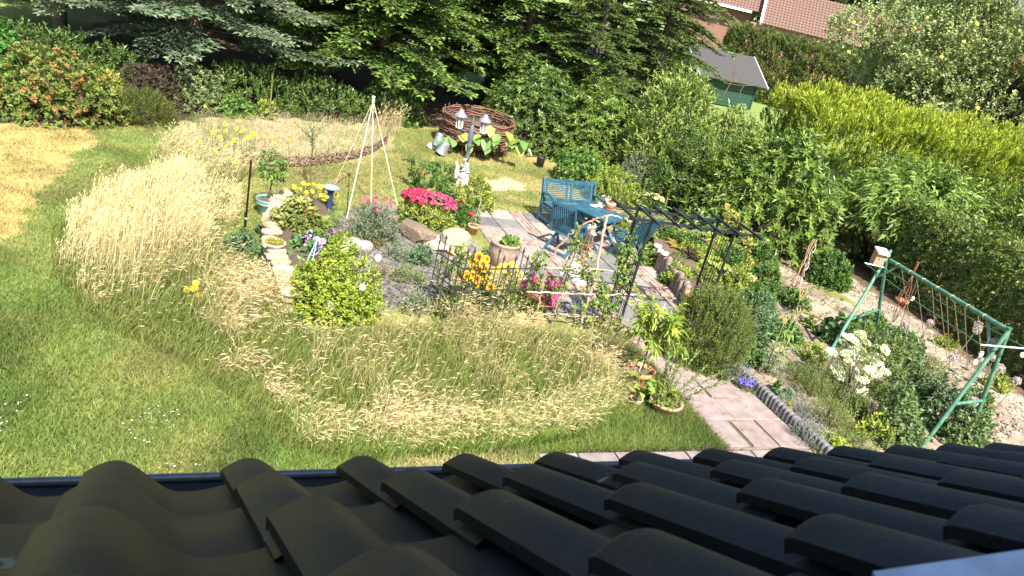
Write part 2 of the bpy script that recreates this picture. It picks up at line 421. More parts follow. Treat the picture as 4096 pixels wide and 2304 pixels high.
# ------------------------------------------------------------------ tall unmown grass
def edgeh(p): return np.where((p[:, 1] > 8.9 - .12 * (p[:, 0] + 1)) & (p[:, 0] > -3.4), 1, np.clip(.42 + .75 * edgedist(p[:, 0], p[:, 1], MEADOW) + .35 * (vnoise(p[:, 0], p[:, 1], .3, 77) - .5), .35, 1.08))
def stalks(mb, rng, p, h, wdt, lean, base, tip, head=.09, hw=.011, hprob=.75, curl=.5, hcol=None):
    """ribbon stalks that bend over at the top, most with a seed head"""
    n = len(p); K = 4
    x, y = p[:, 0], p[:, 1]; h = h * rng.uniform(.6, 1.25, n)
    la = lean[0] + rng.normal(0, 1.15, n); lm = np.abs(lean[1] + rng.normal(0, .16, n)) * h
    dl = np.stack([np.cos(la), np.sin(la)], 1)
    th = rng.uniform(0, 2 * PI, n); s = np.stack([np.cos(th), np.sin(th), 0 * th], 1)
    base = np.asarray(base); tip = np.asarray(tip)
    mixv = rng.uniform(.7, 1.3, (n, 1)); dryk = rng.random((n, 1))
    vs, cs = [], []
    for k in range(K + 1):
        t = k / K
        z = h * (t - .22 * curl * t ** 3); o = lm * t ** 1.8
        P = np.stack([x + dl[:, 0] * o, y + dl[:, 1] * o, z], 1)
        ww = wdt * (1 - .75 * t)
        c = (base * (1 - t) ** 1.5 + tip * (1 - (1 - t) ** 1.5)) * mixv
        c = np.where(dryk < .35, tip * mixv * (.75 + .25 * t), c)
        vs += [P - s * ww / 2, P + s * ww / 2]; cs += [c, c]
    v = np.stack(vs, 1).reshape(-1, 3); c = np.stack(cs, 1).reshape(-1, 3); nv = 2 * (K + 1)
    fq = np.array([[2 * k, 2 * k + 1, 2 * k + 3, 2 * k + 2] for k in range(K)])
    f = (fq[None] + (np.arange(n) * nv)[:, None, None]).reshape(-1, 4)
    mb.add(v, f, np.clip(c, .01, .95))
    hd = rng.random(n) < hprob
    if hd.any():
        top = (vs[-1] + vs[-2])[hd] / 2; pr = (vs[-3] + vs[-4])[hd] / 2
        d = nrm(top - pr) + np.stack([dl[hd][:, 0] * curl, dl[hd][:, 1] * curl, np.full(hd.sum(), -.25 * curl)], 1)
        hc = np.asarray(tip if hcol is None else hcol) * rng.uniform(.8, 1.25, (hd.sum(), 1))
        leaves(mb, top - d * .01, d, nrm(rng.normal(0, 1, (hd.sum(), 3))), head * rng.uniform(.6, 1.3, hd.sum()), hw * rng.uniform(.7, 1.3, hd.sum()), np.clip(hc, .01, .95), .5, .12)
        leaves(mb, top - d * .01, d, nrm(rng.normal(0, 1, (hd.sum(), 3))), head * rng.uniform(.6, 1.3, hd.sum()), hw * rng.uniform(.7, 1.3, hd.sum()), np.clip(hc, .01, .95), .5, .12)
MEADOW = gpoly([(225, 900), (235, 1080), (330, 1190), (470, 1290), (700, 1370), (860, 1480), (1040, 1600), (1180, 1760), (1500, 1815), (2000, 1775), (2300, 1720), (2400, 1600), (2440, 1440), (2420, 1390), (2100, 1320), (1800, 1310), (1500, 1330), (1220, 1350), (1090, 1200), (1040, 1120), (1010, 1030), (880, 980), (900, 800), (840, 730), (640, 700), (420, 800)])
mb = MB()
p = scatter(rg, MEADOW, 44000); x, y = p[:, 0], p[:, 1]
p = p + np.stack([vnoise(x, y, .5, 51) - .5, vnoise(x, y, .5, 52) - .5], 1) * .7; x, y = p[:, 0], p[:, 1]
left = np.clip(((-3.9 - x) / 1.3), 0, 1) * np.clip((y - 7.9) / 1.2, 0, 1) * np.clip((15.4 - y) / 1.5, 0, 1)
n_a, n_b, n_c = vnoise(x, y, .9, 21), vnoise(x, y, .32, 22), vnoise(x, y, 1.7, 23)
low = np.exp(-((x + 2.9) / .8) ** 2 - ((y - 9.6) / 1.2) ** 2) + np.exp(-((x + 4.4) / .8) ** 2 - ((y - 8.7) / .8) ** 2)   # thin trodden part
tuft = np.clip((n_a * .62 + n_b * .38 - .42) * 5.5, 0, 1)
straw = np.clip(tuft * .75 + left * .55 - low * .7, 0, 1)
u_ = rg.random(len(p))
keep_ = rg.random(len(p)) < np.clip(.22 + .9 * tuft + .5 * left - .25 * low, .12, 1); p, left, straw, u_, tuft = p[keep_], left[keep_], straw[keep_], u_[keep_], tuft[keep_]
sel = u_ < .10 + .62 * straw
L = sel & (rg.random(len(p)) < left)
stalks(mb, rg, p[L], .72 * edgeh(p[L]), .0060, (.5, .14), (.20, .20, .055), (.70, .58, .33), .07, .008, .7, .4)
A = sel & ~L & (u_ > .02)
q = p[A]; ph = vnoise(q[:, 0], q[:, 1], 1.1, 61)
for lo, hi, az in ((0, .36, .9), (.36, .5, .2), (.5, .64, -.3), (.64, 1.1, .6)):
    m_ = (ph >= lo) & (ph < hi)
    if m_.any(): stalks(mb, rg, q[m_], .60 * edgeh(q[m_]), .0056, (az, .42), (.085, .13, .024), (.60, .49, .25), .085, .0085, .72, 1.0, (.68, .53, .31))
G_ = ~sel & (rg.random(len(p)) < .50)
stalks(mb, rg, p[G_], .42 * edgeh(p[G_]), .009, (.3, .35), (.10, .155, .025), (.31, .30, .095), .07, .008, .12, .8)
P_ = ~sel & ~G_ & (rg.random(len(p)) < .65)
stalks(mb, rg, p[P_], .48 * edgeh(p[P_]), .0050, (.4, .45), (.13, .15, .04), (.50, .38, .22), .08, .008, .85, 1.0, (.52, .39, .25))
p = scatter(rg, MEADOW, 34000)      # leafy bottom growth
stalks(mb, rg, p, .20, .011, (.3, .4), (.075, .125, .02), (.16, .20, .045), .05, .008, .0, .5)
edge = gpoly([(1080, 1640), (1180, 1790), (1500, 1850), (2000, 1815), (2330, 1750), (2460, 1640), (2470, 1400), (2280, 1620), (1900, 1700), (1500, 1740)])
p = scatter(rg, edge, 11000)
k_ = rg.random(len(p)) < .8
stalks(mb, rg, p[k_], .24, .011, (.3, .45), (.07, .13, .018), (.18, .26, .045), .05, .008, .0, .6)
stalks(mb, rg, p[~k_], .42, .006, (.2, .5), (.14, .17, .04), (.55, .45, .24), .08, .008, .6, 1.0)
p = scatter(rg, gpoly([(200, 880), (215, 1110), (320, 1230), (460, 1340), (690, 1430), (850, 1540), (1010, 1660), (1150, 1810), (1500, 1860), (1500, 1800), (1180, 1720), (900, 1450), (480, 1250), (260, 1000)]), 7000)
stalks(mb, rg, p, .15, .010, (.3, .4), (.08, .13, .02), (.20, .22, .06), .05, .008, .05, .5)
mb.build('tall_grass', M['grass'], None, 'stuff')
# dry flower meadow at the back
mb = MB(); p = scatter(rg, STRAWBED, 6000); k_ = vnoise(p[:, 0], p[:, 1], .7, 71)
stalks(mb, rg, p[k_ > .5], .20, .008, (.5, .3), (.20, .19, .08), (.46, .38, .24), .05, .009, .6, .6)
stalks(mb, rg, p[k_ < .45], .17, .008, (.5, .4), (.11, .15, .04), (.22, .24, .08), .05, .009, .3, .6)
p = scatter(rg, gpoly([(1480, 560), (1600, 540), (1600, 470), (1520, 460)]), 260)
stalks(mb, rg, p, .62, .010, (.5, .1), (.25, .22, .08), (.60, .47, .27), .10, .016, .9, .4)
p = scatter(rg, gpoly([(690, 560), (760, 640), (960, 690), (1040, 700), (900, 760), (700, 700), (600, 640)]), 1700)
stalks(mb, rg, p, .40, .008, (.5, .3), (.13, .17, .04), (.46, .40, .20), .09, .014, .7, .5)
p = scatter(rg, gpoly([(1040, 690), (1500, 640), (1700, 700), (1500, 780), (1050, 780)]), 3000)
stalks(mb, rg, p, .10, .010, (.5, .3), (.14, .15, .04), (.33, .28, .12), .05, .01, .1, .5)
mb.build('dry_meadow_grass', M['grass'], None, 'stuff')

# ------------------------------------------------------------------ the house roof under the window
RAZ, RSL = R(-26.52), R(33.43)
RO = EYEP + np.array([-.4656, 1.2044, -1.0034]); TW, TL = .2274, .34
rg_ = nrm([math.cos(RAZ), -math.sin(RAZ), -.0252]); dh = np.array([math.sin(RAZ), math.cos(RAZ), 0])
rd = dh * math.cos(RSL) + np.array([0, 0, -math.sin(RSL)]); rn = np.cross(rg_, rd)
roof_mat, n, b = newmat('glazed_roof_tile')
tc = node(n, 'ShaderNodeTexCoord'); oi = node(n, 'ShaderNodeObjectInfo'); nz = node(n, 'ShaderNodeTexNoise'); nz.inputs['Scale'].default_value = 7; nz.inputs['Detail'].default_value = 8
ad = node(n, 'ShaderNodeVectorMath', operation='ADD'); n.links.new(tc.outputs['Object'], ad.inputs[0]); n.links.new(oi.outputs['Location'], ad.inputs[1]); n.links.new(ad.outputs[0], nz.inputs['Vector'])
cr_ = node(n, 'ShaderNodeValToRGB'); cr_.color_ramp.elements[0].position = .35; cr_.color_ramp.elements[0].color = (.0042, .0048, .0070, 1); cr_.color_ramp.elements[1].position = .72; cr_.color_ramp.elements[1].color = (.0075, .0080, .0105, 1)
n.links.new(nz.outputs[0], cr_.inputs[0])
vo = node(n, 'ShaderNodeTexNoise'); vo.inputs['Scale'].default_value = 16; vo.inputs['Detail'].default_value = 3; n.links.new(ad.outputs[0], vo.inputs['Vector'])
sp_ = node(n, 'ShaderNodeMapRange'); sp_.inputs[1].default_value = .70; sp_.inputs[2].default_value = .74; n.links.new(vo.outputs[0], sp_.inputs[0])
mx = node(n, 'ShaderNodeMixRGB'); mx.inputs[2].default_value = (.10, .10, .095, 1); n.links.new(sp_.outputs[0], mx.inputs[0])
gn = node(n, 'ShaderNodeTexNoise'); gn.inputs['Scale'].default_value = 85; gn.inputs['Detail'].default_value = 4; n.links.new(ad.outputs[0], gn.inputs['Vector'])
gr = node(n, 'ShaderNodeMapRange'); gr.inputs[1].default_value = .58; gr.inputs[2].default_value = .72; gr.inputs[4].default_value = .7; n.links.new(gn.outputs[0], gr.inputs[0])
gm = node(n, 'ShaderNodeMixRGB'); gm.inputs[2].default_value = (.018, .018, .020, 1); n.links.new(gr.outputs[0], gm.inputs[0]); n.links.new(cr_.outputs[0], gm.inputs[1])
ov = node(n, 'ShaderNodeMapRange'); ov.inputs[3].default_value = .75; ov.inputs[4].default_value = 1.35; n.links.new(oi.outputs['Random'], ov.inputs[0])
om = node(n, 'ShaderNodeVectorMath', operation='SCALE'); n.links.new(gm.outputs[0], om.inputs[0]); n.links.new(ov.outputs[0], om.inputs['Scale']); n.links.new(om.outputs[0], mx.inputs[1])
n.links.new(mx.outputs[0], b.inputs['Base Color']); b.inputs['Specular IOR Level'].default_value = .13
rr = node(n, 'ShaderNodeMapRange'); rr.inputs[3].default_value = .42; rr.inputs[4].default_value = .62; n.links.new(nz.outputs[0], rr.inputs[0]); n.links.new(rr.outputs[0], b.inputs['Roughness'])
bp = node(n, 'ShaderNodeBump'); bp.inputs['Strength'].default_value = .25; bp.inputs['Distance'].default_value = .003
nz2 = node(n, 'ShaderNodeTexNoise'); nz2.inputs['Scale'].default_value = 120; n.links.new(tc.outputs['Object'], nz2.inputs['Vector']); n.links.new(nz2.outputs[0], bp.inputs['Height']); n.links.new(bp.outputs[0], b.inputs['Normal'])
def tile_mesh():
    T = .015
    xs = np.concatenate([np.linspace(0, .16, 18), np.linspace(.175, TW + .04, 7)])
    def prof(x):
        a = np.where(x < .05, .040 + .021 * np.sin(PI / 2 * np.minimum(x, .05) / .05), .061 * .5 * (1 + np.cos(PI * np.clip((x - .05) / .115, 0, 1))))
        return a + .021 * np.clip((x - .17) / (TW + .04 - .17), 0, 1) ** 2
    z = prof(xs); n_ = len(xs); LT = .42; mbt = MB()
    ys = [0.0, -.012, -.2, -LT]; zo = [-.004, 0, 0, 0]
    top = np.concatenate([np.stack([xs, np.full(n_, y), z + o], 1) for y, o in zip(ys, zo)])
    f = [(r * n_ + i + 1, r * n_ + i, (r + 1) * n_ + i, (r + 1) * n_ + i + 1) for r in range(3) for i in range(n_ - 1)]
    mbt.add(top, f, (0, 0, 0), True)
    def side(a, b2): mbt.add(np.concatenate([a, b2]), [(i, i + 1, len(a) + i + 1, len(a) + i) for i in range(len(a) - 1)][::1], (0, 0, 0), False)
    fr = np.stack([xs, np.zeros(n_), z - .004], 1); side(fr - np.array([0, .001, T]), fr)
    lf = np.stack([np.zeros(4), np.array(ys), np.full(4, z[0]) + np.array(zo)], 1); side(lf, lf - np.array([-.001, 0, T]))
    me = mbt.mesh('roof_tile'); me.materials.append(roof_mat); return me
tme = tile_mesh()
roof = MB(); a, b_ = RO - rg_ * 2 - rn * .112 - rd * .02, RO + rg_ * 5.2 - rn * .112 - rd * .02
up_ = -rd * 2.35
roof.add([a, b_, b_ + up_, a + up_], [(0, 1, 2, 3)], (.02, .02, .02))
roof_o = roof.build('roof_deck', M['matt'], None, 'structure')
rt = random.Random(4)
TS = R(28.6)
td = dh * math.cos(TS) + np.array([0, 0, -math.sin(TS)]); tn = np.cross(rg_, td)
for r in range(6):
    for c in range(-5, 20):
        P = RO + rg_ * TW * c - rd * TL * r
        f_ = (P - EYEP) @ FW
        if r > 4 and c > 14: continue
        o = link('roof_tile', tme, roof_o)
        jr = rt.uniform(-.006, .006); jx = rt.uniform(-.003, .003)
        gx_ = nrm(rg_ + td * rt.uniform(-.012, .012)); yy = nrm(td - gx_ * (gx_ @ td)); zz = np.cross(gx_, yy)
        mm = Matrix.Identity(4)
        P = P - rd * jr + rg_ * jx - tn * .040
        for k in range(3): mm[k][0], mm[k][1], mm[k][2], mm[k][3] = gx_[k], yy[k], zz[k], P[k]
        o.matrix_local = mm
# gutter along the eaves
e0 = RO @ dh
def onplane(px, py, e):
    d = ray(px, py); return EYEP + d * ((e - EYEP @ dh) / (d @ dh))
rim = onplane(874, 1903, e0 + .10)
zr = rim[2]; gut = thing('gutter', 'dark zinc half round gutter along the tiled eaves', 'gutter', RO + dh * .05 - np.array([0, 0, .1]))
gc = np.array([RO @ rg_ * rg_[k] for k in range(3)]) + dh * (e0 + .10 - .062); gc[2] = zr
mb = MB(); n_ = 10
ths = np.linspace(PI, 2 * PI, n_ + 1)
for rr_, flip in ((.062, 0), (.058, 1)):
    sec = np.stack([np.cos(ths) * rr_, np.sin(ths) * rr_], 1)
    v = np.concatenate([gc + rg_ * s + sec[:, :1] * dh + sec[:, 1:] * np.array([0, 0, 1.]) for s in (-2.2, 5.2)])
    mb.add(v, [(i, i + 1, n_ + 2 + i, n_ + 1 + i) for i in range(n_)], (.10, .115, .13), True)
mb.build('gutter_trough', M['metal'], gut)
mb = MB(); tube(mb, [gc + dh * .062 + rg_ * -2.2, gc + dh * .062 + rg_ * 5.2], .010, 8, (.10, .115, .14)); mb.build('gutter_lip', M['metal'], gut)
# unseen wall added behind the window, sized to keep the tiles in the shade
mb = MB(); ws = RO - dh * 2.35
box(mb, ws + rg_ * 1.6 - dh * .15 + np.array([0, 0, 1.05 + .5]), 8.4, .3, 3.2, rg_, (0, 0, 1), (.42, .30, .24))
mb.build('added_shade_wall', M['matt'], None, 'structure')
# window sash edge at the lower right
sash = thing('skylight_sash', 'pale grey metal skylight sash edge beside the roof tiles', 'window', EYEP + nrm(ray(4000, 2330)) * .62)
mb = MB(); p0, p1 = EYEP + ray(3560, 2450) / FPX * .50, EYEP + ray(4420, 2325) / FPX * .50
bar(mb, p0, p1, .05, .02, nrm(CY - FW * .5), (.42, .46, .52)); mb.build('sash_cover', M['metal'], sash)
mb = MB(); bar(mb, p0 - CY * .03, p1 - CY * .03, .04, .03, nrm(CY - FW * .5), (.6, .6, .6)); mb.build('sash_frame', M['paint'], sash)

# ------------------------------------------------------------------ paving
patio = link('patio', None, None, 'structure'); patio.location = Vector(uv(0, 0)); 
def slabobj(name, parent, quad, th, col, rng, mat):
    """one paving piece: four corners on the ground, chamfered top"""
    q = np.asarray(quad, float); c = q.mean(0); mbs = MB(); dz = rng.uniform(-.004, .004)
    k = len(q); tilt = rng.normal(0, .004, 2)
    def ring(s, z): 
        r = c + (q - c) * s; r = r.copy(); r[:, 2] = z + dz + (r[:, :2] - c[:2]) @ tilt; return r
    v = np.concatenate([ring(1, -.03), ring(1, th - .008), ring(.975, th)])
    f = [(i, (i + 1) % k, k + (i + 1) % k, k + i) for i in range(k)] + [(k + i, k + (i + 1) % k, 2 * k + (i + 1) % k, 2 * k + i) for i in range(k)]
    mbs.add(v, f, col); mbs.add(v[2 * k:], [tuple(range(k))], col)
    return mbs.build(name, mat, parent)
slab_m = surf('paving', (.5, .5, .5), .85, 0, 7, .22, .35, attr=True, dist=.008, detail=9)
rp_ = np.random.default_rng(8)
PAT = PATHZ
def uvquad(u0, u1, v0, v1, g=.011): return [uv(u0 + g, v0 + g), uv(u0 + g, v1 - g), uv(u1 - g, v1 - g), uv(u1 - g, v0 + g)]
def inpat(u, v): 
    p = uv(u, v); return bool(inpoly(np.array([p[0]]), np.array([p[1]]), PAT)[0])
BU = [(0, .3), (1.95, 2.25)]; BV = [(-.02, .28), (1.7, 2.0)]
def inb(x, bs): return any(a - 1e-6 <= x < b - 1e-6 for a, b in bs)
# brick bands
us = [-1.7, -1.2, -.7] + [.0] ; 
for (v0, v1) in BV:
    for k in range(26):
        u0 = -1.72 + k * .202
        if u0 > 3.3 or inb(u0 + .1, BU): continue
        for s in range(3):
            a0 = v0 + s * .1; off = .1 * (s % 2)
            if inpat(u0 + off + .1, a0 + .05):
                slabobj('brick', patio, uvquad(u0 + off, u0 + off + .2, a0, a0 + .1, .006), .030, np.array([.29, .20, .165]) * rp_.uniform(.8, 1.2) * rp_.uniform(.95, 1.05, 3), rp_, slab_m)
for (u0, u1) in BU:
    for k in range(22):
        v0 = -1.1 + k * .202
        for s in range(3):
            a0 = u0 + s * .1; off = .1 * (s % 2)
            if inpat(a0 + .05, v0 + off + .1):
                slabobj('brick', patio, uvquad(a0, a0 + .1, v0 + off, v0 + off + .2, .006), .030, np.array([.29, .20, .165]) * rp_.uniform(.8, 1.2) * rp_.uniform(.95, 1.05, 3), rp_, slab_m)
useg = [(-1.72, -1.15), (-1.15, -.575), (-.575, 0), (.3, .85), (.85, 1.4), (1.4, 1.95), (2.25, 2.8), (2.8, 3.42)]
vseg = [(-1.1, -.56), (-.56, -.02), (.28, .75), (.75, 1.22), (1.22, 1.7), (2.0, 2.5), (2.5, 2.95)]
for u0, u1 in useg:
    for v0, v1 in vseg:
        if not inpat((u0 + u1) / 2, (v0 + v1) / 2): continue
        t = rp_.random()
        col = np.array([.14, .132, .122]) if t < .5 else (np.array([.24, .21, .175]) if t < .85 else np.array([.27, .215, .185]))
        slabobj('slab', patio, uvquad(u0, u1, v0, v1), .030, col * rp_.uniform(.85, 1.2), rp_, slab_m)
path = link('garden_path', None, None, 'structure'); path.location = Vector(uv(5, .7))
u = 3.46
while u < 6.9:
    du = rp_.uniform(.42, .68); cuts = [.1, rp_.uniform(.5, 1.05), 1.47] if rp_.random() < .75 else [.1, .55, 1.0, 1.47]
    u1 = min(u + du, 6.92)
    for a, b2 in zip(cuts[:-1], cuts[1:]):
        q = uvquad(u, u1, a, b2, .012); q = [x + np.array([*rp_.normal(0, .016, 2), 0]) for x in q]
        slabobj('slab', path, q, .026, np.array([.235, .178, .157]) * rp_.uniform(.86, 1.12) * rp_.uniform(.97, 1.03, 3), rp_, slab_m)
    u = u1
terr = link('terrace', None, None, 'structure'); terr.location = Vector(uv(7.6, -.5))
for k in range(4):
    for a in range(9):
        u0, v0 = 6.95 + k * .5, -2.55 + a * .5 + (.25 if k % 2 else 0)
        slabobj('slab', terr, uvquad(u0, u0 + .5, v0, v0 + .5, .01), .024, np.array([.22, .18, .165]) * rp_.uniform(.8, 1.1), rp_, slab_m)

# ------------------------------------------------------------------ trees, hedges and shrubs
def conifer(name, label, loc, rng, Ht, Rd, zlo, cols, tip, tuft=(.15, .055), tiers=.36, nb=7, droop=.16, lift=.0, step=.13, group='conifers behind the garden', detail=1.0):
    root = thing(name, label, 'tree', loc, group)
    L = np.array(loc, float); mb = MB(); st = MB(); br = MB()
    tube(st, [L + (0, 0, -.1), L + (.05, 0, Ht * .4), L + (0, .05, Ht)], [.02 * Ht, .013 * Ht, .01], 8, (.1, .07, .05)); st.build('trunk', M['bark'], root)
    z = zlo
    while z < Ht - .2:
        k = z / Ht; ln0 = Rd * (1 - k) ** .75 * (1 if z > .8 else .8)
        n_ = max(3, int(nb * (1 - .4 * k))); a0 = rng.uniform(0, 6.3)
        for q in range(n_):
            ln = ln0 * rng.uniform(.65, 1.12); az = a0 + q * 2 * PI / n_ + rng.normal(0, .18); zz = z + rng.uniform(-.15, .15)
            o = np.array([math.cos(az), math.sin(az), 0]); pp = np.array([-o[1], o[0], 0])
            e0_ = rng.uniform(.0, .25) + lift
            cur = lambda s: L + o * s + np.array([0, 0, 1.]) * (zz + e0_ * s - droop * s * s * (1 + .2 * (2.5 - ln)) + .035 * s ** 3 * droop * 3)
            tube(br, [cur(s) for s in np.linspace(0, ln, 5)], np.linspace(.03, .006, 5), 4, (.10, .075, .055), False)
            s = ln * .22 + .1
            P, D, T = [], [], []
            while s < ln:
                for sd in (-1, 1):
                    tl = min(.85, .30 * (ln - s) + .16) * rng.uniform(.7, 1.2)
                    d = o * .62 + pp * sd * .78 + np.array([0, 0, rng.uniform(-.12, .06)]); d = d / np.linalg.norm(d)
                    m_ = max(2, int(tl / (.075 / detail)))
                    tt = np.linspace(.04, tl, m_)
                    base = cur(s) + np.array([0, 0, -.02])
                    P.append(base + d * tt[:, None] + np.array([0, 0, -.13]) * (tt ** 2)[:, None]); D.append(np.repeat(d[None], m_, 0)); T.append(tt / max(tl, .01) * .6 + .4 * (s / ln))
                s += step * rng.uniform(.8, 1.2)
            P.append(np.array([cur(ln)])); D.append(np.array([o])); T.append(np.array([1.]))
            P, D, T = np.concatenate(P), np.concatenate(D), np.concatenate(T)
            for sd in (-1, 1):
                sv = nrm(np.cross(D, [0, 0, 1.]))
                dd = D * .8 + sv * sd * .55 + rng.normal(0, .22, D.shape)
                c = pick(rng, cols, len(P), .16); q_ = np.clip((T - .72) * 3.2, 0, 1)[:, None] * rng.uniform(.4, 1, (len(P), 1))
                c = c * (1 - q_) + np.asarray(tip) * q_
                leaves(mb, P, dd, np.array([0, 0, 1.]) + rng.normal(0, .3, P.shape), tuft[0] * rng.uniform(.7, 1.3, len(P)), tuft[1], np.clip(c, .004, .9), .12, .06)
        z += tiers * rng.uniform(.8, 1.2)
    mb.build('crown', M['needle'], root); br.build('branches', M['bark'], root)
    return root
rng = np.random.default_rng(11)
SPR = [(.085, .125, .065), (.10, .14, .08), (.07, .11, .05), (.115, .145, .08)]
FIR = [(.065, .115, .020), (.085, .14, .025), (.05, .095, .018)]
FIR2 = [(.065, .105, .022), (.085, .125, .03), (.052, .09, .02)]
c1 = conifer('blue_spruce', 'blue green spruce with pale layered branches at the back left corner', (-9.9, 21.0, 0), rng, 9.5, 4.5, 1.5, SPR, (.20, .25, .14), (.16, .075), .42, 8, .15)
c2 = conifer('fir_tree', 'bright green fir with long drooping tiers behind the stick wigwam', (-5.6, 24.4, 0), rng, 10, 4.7, 1.5, FIR, (.22, .30, .05), (.17, .085), .40, 8, .17)
c3 = conifer('fir_tree', 'bright fir with low tips sweeping over the shaded brown path', (-1.6, 28.4, 0), rng, 10.5, 4.8, 1.7, FIR, (.22, .30, .05), (.17, .085), .42, 8, .17)
c4 = conifer('spruce_tree', 'loose dull green spruce standing left of the green shed', (3.4, 31.5, 0), rng, 11, 3.6, .5, FIR2, (.15, .20, .05), (.17, .075), .42, 7, .20)
dup(c4, (.9, 27.3, 0), 2.2, (.72, .72, .62), 'shorter drooping spruce right behind the woven willow ring')
dup(c1, (-14.6, 22.5, 0), 1.2, 1.05, 'blue green spruce half cut off at the left edge of the picture')
dup(c2, (-8.0, 27.5, 0), 2.0, 1.15, 'tall dark fir between the blue spruce and the bright fir')
dup(c3, (-4.4, 31.5, 0), .9, 1.15, 'dark fir in the second row over the brown path')
dup(c4, (-.2, 34.5, 0), 3.0, 1.15, 'dull spruce in the second row behind the willow ring')
dup(c2, (-13.2, 29.0, 0), 4.0, 1.2, 'dark fir in the second row behind the blue spruce')
dup(c1, (-19.5, 28, 0), 3.1, 1.1, 'blue green spruce at the far left edge in the second row')
dup(c2, (-17.5, 35, 0), 5.1, 1.3, 'dark fir deep in the back left corner')
dup(c3, (-10.5, 36, 0), 2.7, 1.3, 'dark fir deep behind the blue spruce')
dup(c4, (4.6, 42, 0), 5.0, .95, 'far spruce between the garden and the brick red roofs')
dup(c3, (1.8, 40, 0), 4.4, 1.2, 'farthest fir at the top middle of the picture')

def bush(name, label, cat, px, py, wpx, pytop, style, group=None, depth=.8, hscale=1.0, n=None, seed=None, amp=.18, inner=.35, z0=0.0, extra=None, centre=None):
    """a shrub: px, py mark the middle of its foot in the photograph"""
    rng = np.random.default_rng(seed if seed is not None else int(px * 7 + py))
    g = at(px, py, z0); rx = wpx / 2 * mpp(g); ry = rx * depth
    c = g + vdir(g) * ry * .75
    if centre is not None: c = np.array(centre, float)
    h = max(.1, zof(c, pytop) - z0) * hscale
    if centre is None:      # stand it so that its middle, not its foot, is at the given column
        for _ in range(2):
            dx = px - pix((c[0], c[1], z0 + h * .5))[0]; gs = at(pix((c[0], c[1], z0))[0] + dx, pix((c[0], c[1], z0))[1], z0); c = np.array([gs[0], gs[1], z0]); h = max(.1, zof(c, pytop) - z0) * hscale
    root = thing(name, label, cat, (c[0], c[1], z0), group)
    mb = MB(); st = MB()
    S_ = STY[style]
    area = 2 * PI * ((rx * ry + rx * h + ry * h) / 3)
    N = n or int(area * S_['den'] * (1.5 if rx < 1 else 1.25))
    ax = nrm(np.array([vdir(c)[1], -vdir(c)[0], 0])); ay = vdir(c)
    p, nn = shell(rng, N, (0, 0, 0), (1, 1, 1), amp, inner, True, S_.get('low', -.05))
    def tf(q): return np.asarray(c) + q[:, :1] * rx * ax + q[:, 1:2] * ry * ay + np.stack([0 * q[:, 0], 0 * q[:, 0], np.maximum(q[:, 2], -.03) * h], 1)
    P = tf(p); nw = nrm(nn[:, :1] * ax / rx + nn[:, 1:2] * ay / ry + np.stack([0 * nn[:, 0], 0 * nn[:, 0], nn[:, 2] / h], 1))
    axd = nrm(nw * S_.get('out', .7) + np.array([0, 0, S_.get('up', .5)]) + rng.normal(0, S_.get('rnd', .3), P.shape))
    shoots(mb, rng, P - axd * S_['sl'] * .5, axd, S_['sl'], S_['k'], S_['L'], S_['W'], S_['ang'], S_['cols'], fold=S_.get('fold', .2), droop=S_.get('droop', .1), six=S_.get('six', False), tipcol=S_.get('tip'), taper=S_.get('taper', 0), var=S_.get('var', .18))
    for k in range(min(26, 6 + N // 60)):
        j = rng.integers(len(P)); b = c + (ax * rng.normal(0, .12) * rx + ay * rng.normal(0, .12) * ry)
        mid = (b + P[j]) / 2 + np.array([*rng.normal(0, .03, 2), .12 * h])
        tube(st, [b, mid, P[j]], [.010 + .006 * h, .007 + .003 * h, .003], 4, (.12, .085, .05), False)
    if extra: extra(mb, st, rng, c, rx, ry, h, ax, ay, root)
    mb.build('crown', M[S_.get('mat', 'leaf')], root); st.build('stems', M['bark'], root)
    root['_r'] = rx
    del root['_r']
    return root, c, rx, ry, h
RH = [(.07, .12, .022), (.095, .15, .026), (.055, .10, .020), (.12, .17, .035)]
RHB = [(.125, .19, .030), (.16, .225, .038), (.095, .15, .026)]
